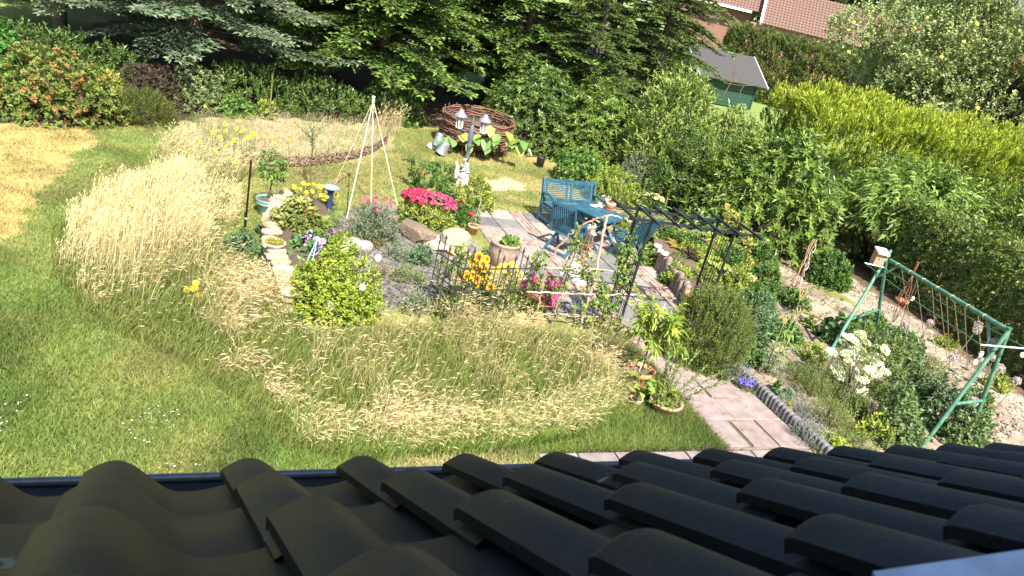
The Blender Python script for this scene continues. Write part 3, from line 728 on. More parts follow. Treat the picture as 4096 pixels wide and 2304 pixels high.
STY = dict(
    rhodo=dict(den=52, sl=.03, k=8, L=.155, W=.05, ang=70, cols=RH, mat='gloss', out=.8, up=.45, droop=.12),
    rhodo_far=dict(den=62, sl=.03, k=7, L=.14, W=.055, ang=66, cols=RH, mat='gloss', out=.8, up=.45),
    rhodo_bright=dict(den=56, sl=.03, k=8, L=.165, W=.052, ang=68, cols=RHB, mat='gloss', out=.8, up=.5),
    rhodo_rust=dict(den=95, sl=.03, k=7, L=.10, W=.048, ang=62, cols=[(.13, .18, .035), (.16, .21, .04), (.11, .155, .03), (.15, .19, .04), (.27, .155, .045)], mat='leaf', out=.8, up=.6),
    laurel=dict(den=52, sl=.24, k=8, L=.17, W=.052, ang=46, cols=[(.115, .18, .03), (.15, .21, .036), (.09, .145, .025)], mat='gloss', tip=(.26, .31, .07), out=.45, up=.8, taper=.2),
    laurel_dark=dict(den=60, sl=.16, k=7, L=.12, W=.042, ang=50, cols=RH, mat='gloss', out=.6, up=.6),
    round_light=dict(den=130, sl=.05, k=4, L=.075, W=.065, ang=65, cols=[(.11, .20, .035), (.14, .24, .045), (.085, .16, .03)], out=.6, up=.7),
    yellow=dict(den=150, sl=.06, k=5, L=.06, W=.038, ang=60, cols=[(.42, .40, .06), (.5, .46, .09), (.30, .33, .05)], out=.6, up=.6),
    yellowgreen=dict(den=130, sl=.08, k=6, L=.065, W=.036, ang=58, cols=[(.26, .30, .04), (.20, .26, .04), (.36, .36, .06), (.13, .19, .03)], out=.6, up=.6),
    rose=dict(den=330, sl=.08, k=6, L=.052, W=.034, ang=62, cols=[(.22, .28, .03), (.28, .34, .04), (.17, .24, .028), (.33, .37, .05)], out=.6, up=.6),
    brown=dict(den=160, sl=.06, k=5, L=.07, W=.03, ang=55, cols=[(.075, .05, .035), (.10, .06, .04), (.06, .06, .03)], out=.7, up=.5),
    gorse=dict(den=240, sl=.12, k=6, L=.11, W=.012, ang=28, cols=[(.09, .115, .018), (.115, .14, .022), (.07, .09, .016)], out=.7, up=.8),
    holly=dict(den=105, sl=.05, k=5, L=.075, W=.045, ang=62, cols=[(.15, .19, .07), (.22, .26, .11), (.10, .14, .05)], out=.7, up=.5),
    broad=dict(den=80, sl=.06, k=5, L=.12, W=.09, ang=65, cols=[(.06, .16, .03), (.085, .20, .035), (.05, .13, .03)], out=.8, up=.4, droop=.3),
    green=dict(den=230, sl=.09, k=6, L=.075, W=.04, ang=55, cols=[(.085, .16, .03), (.11, .19, .035), (.065, .12, .025)], out=.5, up=.8),
    blue=dict(den=230, sl=.10, k=6, L=.07, W=.032, ang=58, cols=[(.11, .18, .08), (.15, .22, .10), (.085, .145, .065)], out=.6, up=.6),
    silver=dict(den=230, sl=.14, k=7, L=.06, W=.018, ang=42, cols=[(.19, .225, .135), (.24, .275, .17), (.14, .18, .09)], out=.5, up=.9),
    rosemary=dict(den=330, sl=.24, k=18, L=.042, W=.013, ang=48, cols=[(.11, .15, .03), (.14, .175, .035), (.17, .195, .045), (.075, .105, .025)], out=.45, up=1.0),
    feather=dict(den=260, sl=.16, k=9, L=.055, W=.008, ang=50, cols=[(.12, .17, .04), (.16, .20, .05), (.20, .22, .07)], out=.4, up=.9),
    lavender=dict(den=300, sl=.16, k=8, L=.05, W=.008, ang=40, cols=[(.17, .21, .12), (.22, .24, .17), (.13, .17, .09)], out=.5, up=.9, tip=(.26, .24, .30)),
    limegreen=dict(den=170, sl=.08, k=6, L=.055, W=.036, ang=62, cols=[(.23, .29, .04), (.18, .25, .035), (.30, .33, .055)], out=.5, up=.8),
    fine=dict(den=260, sl=.07, k=6, L=.035, W=.018, ang=58, cols=[(.10, .17, .035), (.14, .20, .045), (.18, .22, .06)], out=.5, up=.7),
    potato=dict(den=230, sl=.10, k=6, L=.07, W=.042, ang=62, cols=[(.10, .155, .055), (.13, .19, .07), (.16, .22, .08)], out=.6, up=.6),
    thuja=dict(den=110, sl=.12, k=6, L=.15, W=.05, ang=38, cols=[(.10, .15, .03), (.13, .18, .035), (.075, .115, .025)], out=.6, up=.7),
)
B = bush
# back left
B('rhododendron', 'big rounded shrub with orange brown spent buds at the left of the lawn', 'shrub', 225, 500, 540, 195, 'rhodo_rust', depth=.6, amp=.12)
B('dark_shrub', 'dark evergreen undergrowth below the blue spruce', 'shrub', 330, 400, 520, 250, 'laurel_dark', amp=.25, depth=.4)
B('dark_shrub', 'dark evergreen wall of shrubs in the back left corner, the left one', 'shrub', 130, 345, 560, 110, 'laurel_dark', amp=.25, depth=.35)
B('dark_shrub', 'dark evergreen shrubs right behind the brown purple bush', 'shrub', 470, 380, 360, 170, 'laurel_dark', amp=.25, depth=.35)
B('broadleaf_tree', 'bright green leafy tree cut by the left edge above the rust spotted shrub', 'tree', 5, 380, 210, 85, 'broad', depth=.9)
B('variegated_shrub', 'bright yellow variegated shrub between the rust spotted shrub and the brown bush', 'shrub', 435, 440, 130, 285, 'yellow', amp=.3)
B('barberry', 'dull brown purple bush behind the low green mound', 'shrub', 590, 440, 250, 245, 'brown', amp=.2)
B('broom_shrub', 'low olive green feathery mound at the edge of the lawn', 'shrub', 565, 508, 260, 372, 'gorse', depth=.7, amp=.1)
B('holly_bush', 'pale variegated holly bush left of the yellow daisies', 'shrub', 775, 450, 250, 275, 'holly', amp=.25)
B('dark_shrub', 'dark leafy shrub in the shade under the bright fir', 'shrub', 1000, 430, 420, 260, 'laurel_dark', amp=.25)
B('leafy_shrub', 'small light green leafy shrub at the back of the dry meadow', 'shrub', 950, 470, 170, 385, 'round_light', amp=.25)
B('rhododendron', 'dark rhododendron left of the shaded brown path', 'shrub', 1560, 490, 300, 290, 'rhodo_far', amp=.2)
B('dark_shrub', 'dark shrub behind the dry grass and the stick wigwam', 'shrub', 1310, 475, 330, 330, 'laurel_dark', amp=.25)
B('yellow_leaf_plant', 'young plant with large yellow green leaves at the back of the dry meadow', 'plant', 1065, 478, 70, 385, 'yellowgreen', depth=1)
# behind the willow ring and to the right
B('rhododendron', 'dark rhododendron with star shaped leaf whorls behind the willow ring', 'shrub', 2130, 610, 400, 285, 'rhodo', amp=.18, depth=.7)
B('yew_hedge', 'light green clipped conifer edge above the dark rhododendron', 'hedge', 2160, 470, 480, 215, 'thuja', amp=.16, depth=.6, hscale=.95)
B('rhododendron', 'bright glossy rhododendron left of the cherry laurel', 'shrub', 2400, 690, 330, 352, 'rhodo_bright', amp=.2, depth=.7)
B('cherry_laurel', 'tall cherry laurel with upright shiny shoots in front of the green shed', 'shrub', 2690, 800, 400, 330, 'laurel', amp=.16, depth=.8)
B('cherry_laurel', 'middle cherry laurel, its top just below the shed wall', 'shrub', 2890, 820, 330, 460, 'laurel', amp=.16, depth=.8)
B('cherry_laurel', 'lowest cherry laurel on the right below the neighbouring lawn', 'shrub', 3050, 850, 280, 565, 'laurel', amp=.2, depth=.7)
B('dark_laurel', 'dark laurel mass filling the gap under the bright laurel shoots', 'shrub', 2830, 900, 420, 560, 'laurel_dark', amp=.2)
B('rhododendron', 'large glossy rhododendron left of the butterfly bush', 'shrub', 3060, 1010, 620, 560, 'rhodo_bright', amp=.18, depth=.6)
B('grape_vine', 'light green round leaved bush behind the blue bench', 'shrub', 2350, 760, 230, 610, 'round_light', amp=.25)
B('ivy_shrub', 'light green ground foliage right of the blue bench', 'shrub', 2460, 830, 230, 690, 'limegreen', amp=.3)
B('lavender_cotton', 'grey green bush with pinkish seed heads beside the mullein spire', 'shrub', 2545, 790, 150, 615, 'silver', amp=.2)
B('dark_laurel', 'shaded dark laurel between the mullein spire and the rhododendron', 'shrub', 2680, 800, 260, 600, 'laurel_dark', amp=.2)
# far right
B('butterfly_bush', 'butterfly bush with long arching pale leaves behind the green swing frame', 'shrub', 3590, 1120, 560, 640, 'rhodo_bright', n=10, depth=.8)

def hedge(name, label, p0, p1, width, h, style, dens, rng, amp=.12, n_seed=3, colmul=1.0, cat='hedge'):
    """a long clipped hedge between two ground points"""
    p0, p1 = np.asarray(p0, float), np.asarray(p1, float); d = p1 - p0; Lh = np.linalg.norm(d[:2]); d = d / np.linalg.norm(d); s = np.array([-d[1], d[0], 0])
    root = thing(name, label, cat, (p0 + p1) / 2)
    S_ = STY[style]; mb = MB(); st = MB()
    def faces(n, fn):
        q = fn(n); return q
    A1, A2 = Lh * h, Lh * width
    nf, ntp, ne = int(A1 * dens), int(A2 * dens), int(width * h * dens)
    def lay(t, w_, z, nn):
        nz = vnoise(t * 1.0 + 20, z * 1.0 + w_, .55, n_seed) * amp * 2 - amp + (vnoise(t + 3, z + w_ * 2, .2, n_seed + 1) - .5) * amp
        inn = np.where(rng.random(len(t)) < .3, -rng.uniform(.1, .45, len(t)), 0)
        return p0 + d * t[:, None] + s * w_[:, None] + np.array([0, 0, 1.]) * z[:, None] + nn * (nz + inn)[:, None], nn
    out = []
    for sd in (-1, 1):
        t, z = rng.uniform(0, Lh, nf), h * rng.uniform(0, 1, nf) 
        out.append(lay(t, np.full(nf, sd * width / 2), z, np.repeat((s * sd)[None], nf, 0)))
    t, w_ = rng.uniform(0, Lh, ntp), rng.uniform(-.5, .5, ntp) * width
    out.append(lay(t, w_, np.full(ntp, h), np.repeat(np.array([[0, 0, 1.]]), ntp, 0)))
    for tt, sg in ((0, -1), (Lh, 1)):
        w_, z = rng.uniform(-.5, .5, ne) * width, rng.uniform(0, 1, ne) * h
        out.append(lay(np.full(ne, tt * 1.), w_, z, np.repeat((d * sg)[None], ne, 0)))
    P = np.concatenate([o[0] for o in out]); N_ = np.concatenate([o[1] for o in out])
    ax = nrm(N_ * S_.get('out', .7) + np.array([0, 0, S_.get('up', .5)]) + rng.normal(0, .3, P.shape))
    if style == 'golden':      # low shoots are darker and greener than the gold ones at the top
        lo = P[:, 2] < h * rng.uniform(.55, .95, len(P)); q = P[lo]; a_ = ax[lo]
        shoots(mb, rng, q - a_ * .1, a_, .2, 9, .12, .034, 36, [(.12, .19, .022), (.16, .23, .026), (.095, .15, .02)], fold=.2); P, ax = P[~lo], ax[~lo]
    shoots(mb, rng, P - ax * S_['sl'] * .5, ax, S_['sl'], S_['k'], S_['L'], S_['W'], S_['ang'], np.asarray(S_['cols']) * colmul, fold=.2, droop=S_.get('droop', .1), tipcol=S_.get('tip'), taper=S_.get('taper', 0))
    for q in np.arange(.3, Lh, .55):
        b = p0 + d * q; tube(st, [b, b + s * rng.normal(0, .1) + np.array([0, 0, h * .75])], [.03, .012], 5, (.1, .07, .05), False)
    mb.build('foliage', M[S_.get('mat', 'leaf')], root); st.build('trunks', M['bark'], root)
    return root
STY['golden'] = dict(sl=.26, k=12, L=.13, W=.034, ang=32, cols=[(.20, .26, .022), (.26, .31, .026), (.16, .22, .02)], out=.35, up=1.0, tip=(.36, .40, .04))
STY['hornbeam'] = dict(sl=.10, k=6, L=.095, W=.055, ang=60, cols=[(.09, .14, .028), (.12, .17, .035), (.07, .11, .025), (.17, .19, .045)], out=.8, up=.25, mat='leaf')
STY['far_thuja'] = dict(sl=.2, k=7, L=.22, W=.07, ang=36, cols=[(.115, .16, .04), (.14, .185, .045), (.09, .135, .035), (.15, .14, .06)], out=.5, up=.8)
STY['buddleia'] = dict(sl=.45, k=12, L=.22, W=.048, ang=62, cols=[(.17, .25, .05), (.21, .29, .06), (.13, .20, .04)], out=.6, up=.6, droop=.35, six=True)
rh = np.random.default_rng(21)
yA, yB = at(3165, 380, 3.0), at(4300, 545, 3.0)
yA = np.array([yA[0], yA[1], 0]); 
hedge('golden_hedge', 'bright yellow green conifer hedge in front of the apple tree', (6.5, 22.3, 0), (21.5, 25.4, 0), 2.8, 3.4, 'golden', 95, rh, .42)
hedge('hornbeam_hedge', 'dark green clipped hornbeam hedge along the gravel path at the right', np.append(at(3470, 1110)[:2], 0) + np.array([.6, .2, 0]), np.append(at(4250, 1650)[:2], 0) + np.array([.6, .2, 0]), 1.2, 2.0, 'hornbeam', 125, rh, .10)
hedge('thuja_hedge', 'tall green thuja hedge behind the green shed roof', (10.5, 57, 0), (19.8, 56, 0), 2.2, 4.3, 'far_thuja', 75, rh, .3)
hedge('thuja_hedge', 'taller rounded thuja hedge below the brick red roofs', (19.9, 55, 0), (28, 56, 0), 2.4, 5.0, 'far_thuja', 75, rh, .3)
# dead brown gap in the far hedge
B('dead_thuja', 'dead brown thuja in the gap between the two far hedges', 'shrub', 3010, 215, 55, 112, 'brown', n=700, centre=(19.4, 54.4, 0), amp=.1)

def arching(name, label, cat, c, rx, ry, h, n, style, rng, flowers=None):
    S_ = STY[style]; root = thing(name, label, cat, c); mb = MB(); st = MB(); c = np.asarray(c, float)
    for k in range(n):
        a = rng.uniform(0, 6.3); r_ = math.sqrt(rng.random()); e = np.array([math.cos(a) * rx * r_, math.sin(a) * ry * r_, 0])
        zt = h * (1 - .45 * r_ ** 2) * rng.uniform(.75, 1.05)
        b = c + e * .25; t = c + e * rng.uniform(.9, 1.1) + (0, 0, zt)
        pk = c + e * .7 + (0, 0, zt * .85)
        q = np.linspace(0, 1, 6)[:, None]; cur = b * (1 - q) ** 2 + 2 * pk * q * (1 - q) + t * q ** 2
        if k < 60: tube(st, cur, np.linspace(.014, .004, 6), 4, (.16, .13, .08), False)
        ax = nrm(np.array([t - pk]) + np.array([0, 0, -.1]))
        j = rng.integers(2, 6, 2)
        shoots(mb, rng, np.array([t - ax[0] * S_['sl'], cur[3], cur[4]]), np.repeat(ax, 3, 0), S_['sl'], S_['k'], S_['L'], S_['W'], S_['ang'], S_['cols'], droop=S_.get('droop', .2), six=S_.get('six', False))
        if flowers is not None and k % 9 == 0:
            fb = MB(); shoots(fb, rng, np.array([t]), ax, .16, 40, .022, .016, 70, flowers, taper=.7); fb.build('flower_spike', M['petal'], root)
    mb.build('crown', M['leaf'], root); st.build('stems', M['bark'], root)
    return root
for o in [o for o in bpy.data.objects if o.get('label', '').startswith('butterfly bush')]:
    for c_ in list(o.children): bpy.data.objects.remove(c_)
    bpy.data.objects.remove(o)
bc = at(3560, 1120) + np.array([.5, 1.0, 0])
arching('butterfly_bush', 'butterfly bush with long arching pale leaves behind the green swing frame', 'shrub', (bc[0], bc[1], 0), 2.3, 1.7, 2.7, 560, 'buddleia', rh, [(.17, .13, .22), (.12, .09, .2)])
B('cherry_laurel', 'dark glossy laurel at the right edge above the butterfly bush', 'shrub', 3990, 1010, 420, 575, 'laurel', centre=(12.2, 18.2, 0), amp=.15)
B('leafy_shrub', 'loose leafy shrub of light shoots against the golden hedge front', 'shrub', 3400, 900, 420, 640, 'green', centre=(8.7, 19.8, 0), amp=.3, n=500)

# apple tree
def apple_tree():
    c = np.array([15.4, 29.0, 0.]); rng = np.random.default_rng(77)
    root = thing('apple_tree', 'large apple tree with pale leaves and yellow apples behind the golden hedge', 'tree', c)
    mb, st = MB(), MB()
    tube(st, [c, c + (.1, 0, 1.2), c + (0, .1, 2.4)], [.22, .17, .14], 9, (.12, .09, .06))
    lobes = []
    for k in range(84):
        a = rng.uniform(0, 6.3); r_ = rng.uniform(.45, 1) * 6.2; z = rng.uniform(2.4, 8.6); r_ *= math.sqrt(max(.1, 1 - ((z - 4.6) / 4.4) ** 2))
        lobes.append((c + np.array([math.cos(a) * r_, math.sin(a) * r_ * .8, z]), rng.uniform(.8, 1.5)))
    pts = []
    for p, r_ in lobes:
        mid = (c + (0, 0, 2.2) + p) / 2 + np.array([0, 0, .4])
        tube(st, [c + (0, 0, 2.1), mid, p], [.09, .05, .02], 5, (.12, .09, .06), False)
        q, nn = shell(rng, 260, p, (r_, r_, r_ * .8), .25, .4, False)
        ax = nrm(nn * .5 + np.array([0, 0, .55]) + rng.normal(0, .35, q.shape))
        shoots(mb, rng, q, ax, .30, 9, .115, .062, 55, [(.13, .18, .045), (.18, .225, .06), (.10, .145, .04), (.27, .31, .12)], droop=.25, var=.2, tipcol=(.36, .41, .17))
        pts.append(q)
    mb.build('crown', M['gloss'], root); st.build('trunk', M['bark'], root)
    v, f = ICO[2]; ap = MB(); ap.add(v * .075 * np.array([1, 1, .92]), f, (.68, .58, .14), True); ame = ap.mesh('apple'); ame.materials.append(M['petal'])
    q = np.concatenate(pts); q = q[(q[:, 1] < c[1] + 1)]; q = q[rng.permutation(len(q))[:170]]
    for p in q:
        d = nrm(EYEP - p); link('apple', ame, root, loc=Vector(p + d * .35 - c))
apple_tree()

# neighbour's green shed
def shed():
    rng = np.random.default_rng(3)
    a = at(2806, 279, 1.75); g1 = np.array([math.sin(R(63)), math.cos(R(63)), 0]); g2 = np.array([-g1[1], g1[0], 0])
    L, Wd, eh, rh_ = 4.3, 3.2, 1.8, 2.9
    o = np.array([a[0], a[1], 0]); root = thing('garden_shed', 'small dark green wooden shed with grey felt roof behind the laurel', 'shed', o + g1 * L / 2 + g2 * Wd / 2)
    GR = (.016, .052, .032)
    pm = surf('shed_paint', GR, .6, 0, 22, .18, .2)
    mb = MB()
    for z in (0,):   # inner core
        box(mb, o + g1 * L / 2 + g2 * Wd / 2 + (0, 0, eh / 2), L - .06, Wd - .06, eh - .02, g1, (0, 0, 1), (.1, .1, .1))
        v = [o + g2 * .03, o + g2 * (Wd - .03), o + g2 * Wd / 2]
        v = [o + g1 * .03 + g2 * .03 + (0, 0, eh), o + g1 * .03 + g2 * (Wd - .03) + (0, 0, eh), o + g1 * .03 + g2 * Wd / 2 + (0, 0, rh_ - .04)]
        w_ = [x + g1 * (L - .06) for x in v]; mb.add(v + w_, [(0, 2, 1), (3, 4, 5)], (.1, .1, .1)); mb.add(v + w_, [(0, 3, 5, 2), (1, 2, 5, 4)], (.1, .1, .1))
    mb.build('frame', pm, root)
    bh = .19
    for k in range(int(eh / bh)):       # planks on the two walls that show
        z = bh * (k + .5)
        mb = MB(); bar(mb, o + (0, 0, z), o + g1 * L + (0, 0, z), .045, bh - .012, (0, 0, 1)); mb.build('plank', pm, root)
        mb = MB(); bar(mb, o + g2 * .03 + (0, 0, z), o + g2 * Wd + (0, 0, z), .045, bh - .012, (0, 0, 1)); mb.build('plank', pm, root)
    z = eh + .02
    while z < rh_ - .15:
        k = 1 - (z - eh) / (rh_ - eh); mb = MB(); bar(mb, o + g2 * (Wd / 2 - k * Wd / 2 + .05) + (0, 0, z + .06), o + g2 * (Wd / 2 + k * Wd / 2 - .05) + (0, 0, z + .06), .045, bh - .012); mb.build('plank', pm, root); z += bh
    for s, t in ((0, 0), (L, 0), (0, Wd)):
        mb = MB(); bar(mb, o + g1 * s + g2 * t - g1 * .03 - g2 * .03, o + g1 * s + g2 * t - g1 * .03 - g2 * .03 + (0, 0, eh), .09, .09, g1); mb.build('corner_post', pm, root)
    ov, oe = .38, .55
    sl_ = (rh_ - eh) / (Wd / 2)
    felt = surf('roof_felt', (.052, .049, .046), .9, 0, 8, .12, .3)
    for sd in (-1, 1):
        e = o + g2 * (Wd / 2) + (0, 0, rh_)
        dn = nrm(g2 * sd - np.array([0, 0, sl_])); ln = (Wd / 2 + oe) / math.sqrt(1) * math.sqrt(1 + sl_ ** 2)
        nk = 5; tot = L + 2 * ov
        for k in range(nk):
            c0 = e - g1 * ov + g1 * tot * (k + .5) / nk + dn * ln / 2 + np.array([0, 0, .04 + .006 * (k % 2)])
            mb = MB(); box(mb, c0, tot / nk + .02, ln, .05, g1, np.cross(g1, dn) * (-sd if np.cross(g1, dn)[2] * -sd > 0 else sd)); mb.build('felt_strip', felt, root)
        for q in (-ov - .02, L + ov + .02):
            mb = MB(); bar(mb, e + g1 * q + (0, 0, .03), e + g1 * q + dn * ln + (0, 0, .03), .04, .12, (0, 0, 1), (.8, .82, .84)); mb.build('barge_board', M['paint'], root)
    return o, g1, g2
sho, shg1, shg2 = shed()
# bare twig loop in front of the shed
tw = thing('bare_branch', 'bare grey twigs poking up from the laurel before the shed', 'branch', at(2900, 420, 1.2))
mb = MB()
for pts in ([(2868, 308), (2900, 332), (2960, 342), (3040, 343)], [(2890, 390), (2915, 345), (2945, 290)], [(2975, 343), (2962, 365), (2958, 395)], [(2900, 370), (2930, 320), (2940, 270)]):
    tube(mb, [EYEP + ray(*q) / FPX * 30 for q in pts], .018, 5, (.22, .15, .12))
mb.build('twig', M['bark'], tw)

# houses at the back
def house():
    rng = np.random.default_rng(9); D = 74.0
    rm = surf('red_roof_tile', (.150, .088, .066), .85, 0, 3, .22, .3)
    c0 = EYEP + ray(3055, 62) / FPX * D; g = nrm(np.array([math.sin(R(97)), math.cos(R(97)), 0])); bk = np.array([-g[1], g[0], 0])
    root = thing('brick_house', 'neighbouring house with brick red tiled roofs and white verges at the top', 'house', (c0[0] + 6, c0[1] + 3, 0))
    s = R(42); upv = bk * math.cos(s) + np.array([0, 0, math.sin(s)]); nv = np.cross(g, upv)
    tl, th_ = .62, .36
    tm = MB(); n_ = 7; xs = np.linspace(0, tl, n_)
    for k, (a, b2) in enumerate(((0, tl / 2), (tl / 2, tl))):
        pr = np.array([(a, 0, .055), (a + .04, 0, .08), ((a + b2) / 2, 0, .065), (b2 - .02, 0, .05)])
        q = np.concatenate([pr, pr + (0, th_ + .05, -.05), pr + (0, 0, -.06)])
        tm.add(q, [(i, i + 1, 5 + i, 4 + i) for i in range(3)] + [(8 + i, 9 + i, 1 + i, i) for i in range(3)], (0, 0, 0))
    me = tm.mesh('roof_tile'); me.materials.append(rm)
    def plane(org, cols, rows, nm, skip=None):
        mb = MB(); a = org - nv * .03; b2 = a + g * cols * tl; mb.add([a, b2, b2 + upv * rows * th_, a + upv * rows * th_], [(0, 1, 2, 3)], (.25, .15, .12)); po = mb.build(nm, M['matt'], root)
        for r in range(rows):
            for c in range(cols):
                P = org + g * tl * (c + .0) + upv * th_ * r
                px = pix(P)
                if px[1] < -60 or px[0] > 4000 or (skip and skip(px)): continue
                o = link('roof_tile', me, po); mm = Matrix.Identity(4); q = P - base_of(root)
                for k in range(3): mm[k][0], mm[k][1], mm[k][2], mm[k][3] = g[k], upv[k], nv[k], q[k]
                o.matrix_local = mm
    o1 = c0 - upv * th_ * 3; plane(o1, 24, 14, 'roof_slope')
    mb = MB(); bar(mb, o1 - g * .12 - upv * .1 + nv * .05, o1 - g * .12 + upv * 7 + nv * .05, .22, .3, nv, (.82, .82, .82)); mb.build('verge_board', M['paint'], root)
    o2 = o1 - g * 6.3 + bk * 2.0 + np.array([0, 0, .9]); plane(o2, 10, 9, 'roof_slope')
    mb = MB(); bar(mb, o2 - g * .8 + (0, 0, -.12) - bk * .2, o2 + g * 5.2 + (0, 0, -.12) - bk * .2, .25, .22, (0, 0, 1), (.82, .82, .82)); mb.build('gutter', M['paint'], root)
    mb = MB(); box(mb, o2 + g * 1.0 + upv * 1.2 + (0, 0, .35), 1.6, 1.0, .9, g, (0, 0, 1), (.8, .8, .8)); mb.build('dormer', M['paint'], root)
    mb = MB(); z1 = o1[2]; q = o1 + g * 6.5 + bk * 4; box(mb, np.array([q[0], q[1], z1 / 2]), 15, 7, z1 - .1, g, (0, 0, 1), (.28, .14, .10)); mb.build('wall', M['matt'], root)
    q = o2 + g * 2 + bk * 4; mb = MB(); box(mb, np.array([q[0], q[1], o2[2] / 2]), 7, 6, o2[2] - .1, g, (0, 0, 1), (.20, .10, .075)); mb.build('wall', M['matt'], root)
    # dark roofed garage among the spruces and dark roof at the far right corner
    a = at(2090, 150, 2.6); r2 = thing('garage', 'low dark grey garage roof half hidden among the spruces', 'garage', (a[0] + 2.2, a[1] + 2, 0))
    gg = nrm(np.array([.97, -.22, 0])); mb = MB(); box(mb, a + gg * 1.4 + np.array([0, 1.5, -1.35]), 2.8, 3, 2.5, gg, (0, 0, 1), (.10, .09, .08)); mb.build('wall', M['matt'], r2)
    mb = MB(); box(mb, a + gg * 1.4 + np.array([0, 1.5, 0]), 3.2, 3.6, .16, gg, nrm((0, -.25, 1)), (.05, .05, .055)); mb.build('roof', M['matt'], r2)
    mb = MB(); bar(mb, a + gg * -.3 + np.array([0, -.32, -.40]), a + gg * 3.0 + np.array([0, -.32, -.40]), .1, .12, (0, 0, 1), (.5, .5, .48)); mb.build('fascia', M['paint'], r2)
    a = EYEP + ray(4060, 30) / FPX * 60; r3 = thing('dark_roofed_house', 'dark tiled house roof in the top right corner beyond the apple tree', 'house', (a[0] + 4, a[1] + 3, 0))
    mb = MB(); box(mb, np.array([a[0] + 4, a[1] + 4, a[2] / 2 - .3]), 10, 6, a[2] - .8, (1, 0, 0), (0, 0, 1), (.3, .13, .09)); mb.build('wall', M['matt'], r3)
    mb = MB(); box(mb, np.array([a[0] + 4, a[1] + 2.0, a[2] + .6]), 11, 5.5, .2, (1, 0, 0), nrm((0, -.7, 1)), (.09, .08, .075)); mb.build('roof', M['matt'], r3)
house()
for k, (x_, y_, r_, h_, lb) in enumerate([(22, 100, 9, 17, 'far broadleaf tree behind the red roofs, the left one'), (40, 98, 12, 17, 'far broadleaf tree behind the red roofs, the right one'), (60, 84, 12, 15, 'far broadleaf tree beside the dark roof in the corner')]):
    STY['far_leaf'] = dict(den=9, sl=.4, k=6, L=.45, W=.28, ang=60, cols=[(.07, .12, .03), (.10, .15, .04)], out=.8, up=.4)
    c_ = np.array([x_, y_, h_ * .55]); r0 = thing('broadleaf_tree', lb, 'tree', (x_, y_, 0)); mb = MB(); pp, nn = shell(rh, int(r_ * r_ * 45), c_, (r_, r_, h_ * .5), .3, .3, False); shoots(mb, rh, pp, nrm(nn + [0, 0, .4]), .4, 6, .5, .3, 60, STY['far_leaf']['cols']); mb.build('crown', M['leaf'], r0); mb = MB(); tube(mb, [(x_, y_, 0), (x_, y_, h_ * .5)], [.3, .15], 8, (.1, .08, .06)); mb.build('trunk', M['bark'], r0)

# ------------------------------------------------------------------ garden furniture
BL = (.026, .088, .125)
blue = surf('blue_paint', BL, .5, 0, 9, .32, .15, detail=9)
def obj(mb, name, parent, mat=None): return mb.build(name, mat or blue, parent)
def bench():
    fl, bl, tl, tr = at(2183, 918), at(2148, 883), at(2175, 715, .93), at(2380, 732, .93)
    X = nrm(np.array([tr[0] - tl[0], tr[1] - tl[1], 0])); Y = np.array([-X[1], X[0], 0]); Lb = 1.36; dp = .56
    o = np.array([bl[0], bl[1], 0]); root = thing('garden_bench', 'blue wooden two seat bench with slatted back panels on the grass edge', 'bench', o + X * Lb / 2)
    zz = np.array([0, 0, 1.])
    for x in (0, Lb):
        mb = MB(); bar(mb, o + X * x, o + X * x - Y * .02 + zz * .42, .06, .05, X); bar(mb, o + X * x - Y * .02 + zz * .42, o + X * x + Y * .12 + zz * .94, .06, .05, X); obj(mb, 'rear_leg', root)
        mb = MB(); bar(mb, o + X * x - Y * (dp + .02), o + X * x - Y * (dp - .03) + zz * .62, .06, .06, X); obj(mb, 'front_leg', root)
        mb = MB(); q = [o + X * x + Y * .05 + zz * .66, o + X * x - Y * .2 + zz * .68, o + X * x - Y * .45 + zz * .66, o + X * x - Y * (dp + .06) + zz * .60]
        for a, b in zip(q[:-1], q[1:]): bar(mb, a, b, .075, .035)
        obj(mb, 'armrest', root)
        mb = MB(); bar(mb, o + X * x - Y * .02 + zz * .37, o + X * x - Y * dp + zz * .37, .045, .08); bar(mb, o + X * x + zz * .14, o + X * x - Y * dp + zz * .14, .03, .045); obj(mb, 'side_rail', root)
    mb = MB(); bar(mb, o + X * .03 - Y * (dp - .03) + zz * .37, o + X * (Lb - .03) - Y * (dp - .03) + zz * .37, .03, .09); obj(mb, 'front_rail', root)
    for k in range(7):
        y = .02 + k * .083; mb = MB(); bar(mb, o + X * .03 - Y * y + zz * (.43 - .01 * (k < 3)), o + X * (Lb - .03) - Y * y + zz * (.43 - .01 * (k < 3)), .07, .022); obj(mb, 'seat_slat', root)
    def bk(x, z): return o + X * x + Y * (-.02 + .14 * (z - .42) / .52) + zz * z
    for z, h in ((.90, .085), (.50, .085)):
        mb = MB(); bar(mb, bk(.03, z), bk(Lb - .03, z), .03, h); obj(mb, 'back_rail', root)
    for x, w_ in ((.09, .05), (Lb / 2 - .05, .045), (Lb / 2 + .05, .045), (Lb - .09, .05)):
        mb = MB(); bar(mb, bk(x, .53), bk(x, .87), .028, w_, X); obj(mb, 'back_post', root)
    for a, b in ((.12, Lb / 2 - .07), (Lb / 2 + .07, Lb - .12)):
        for k in range(8):
            z = .565 + k * .038; mb = MB(); bar(mb, bk(a, z), bk(b, z), .014, .019); obj(mb, 'back_slat', root)
bench()
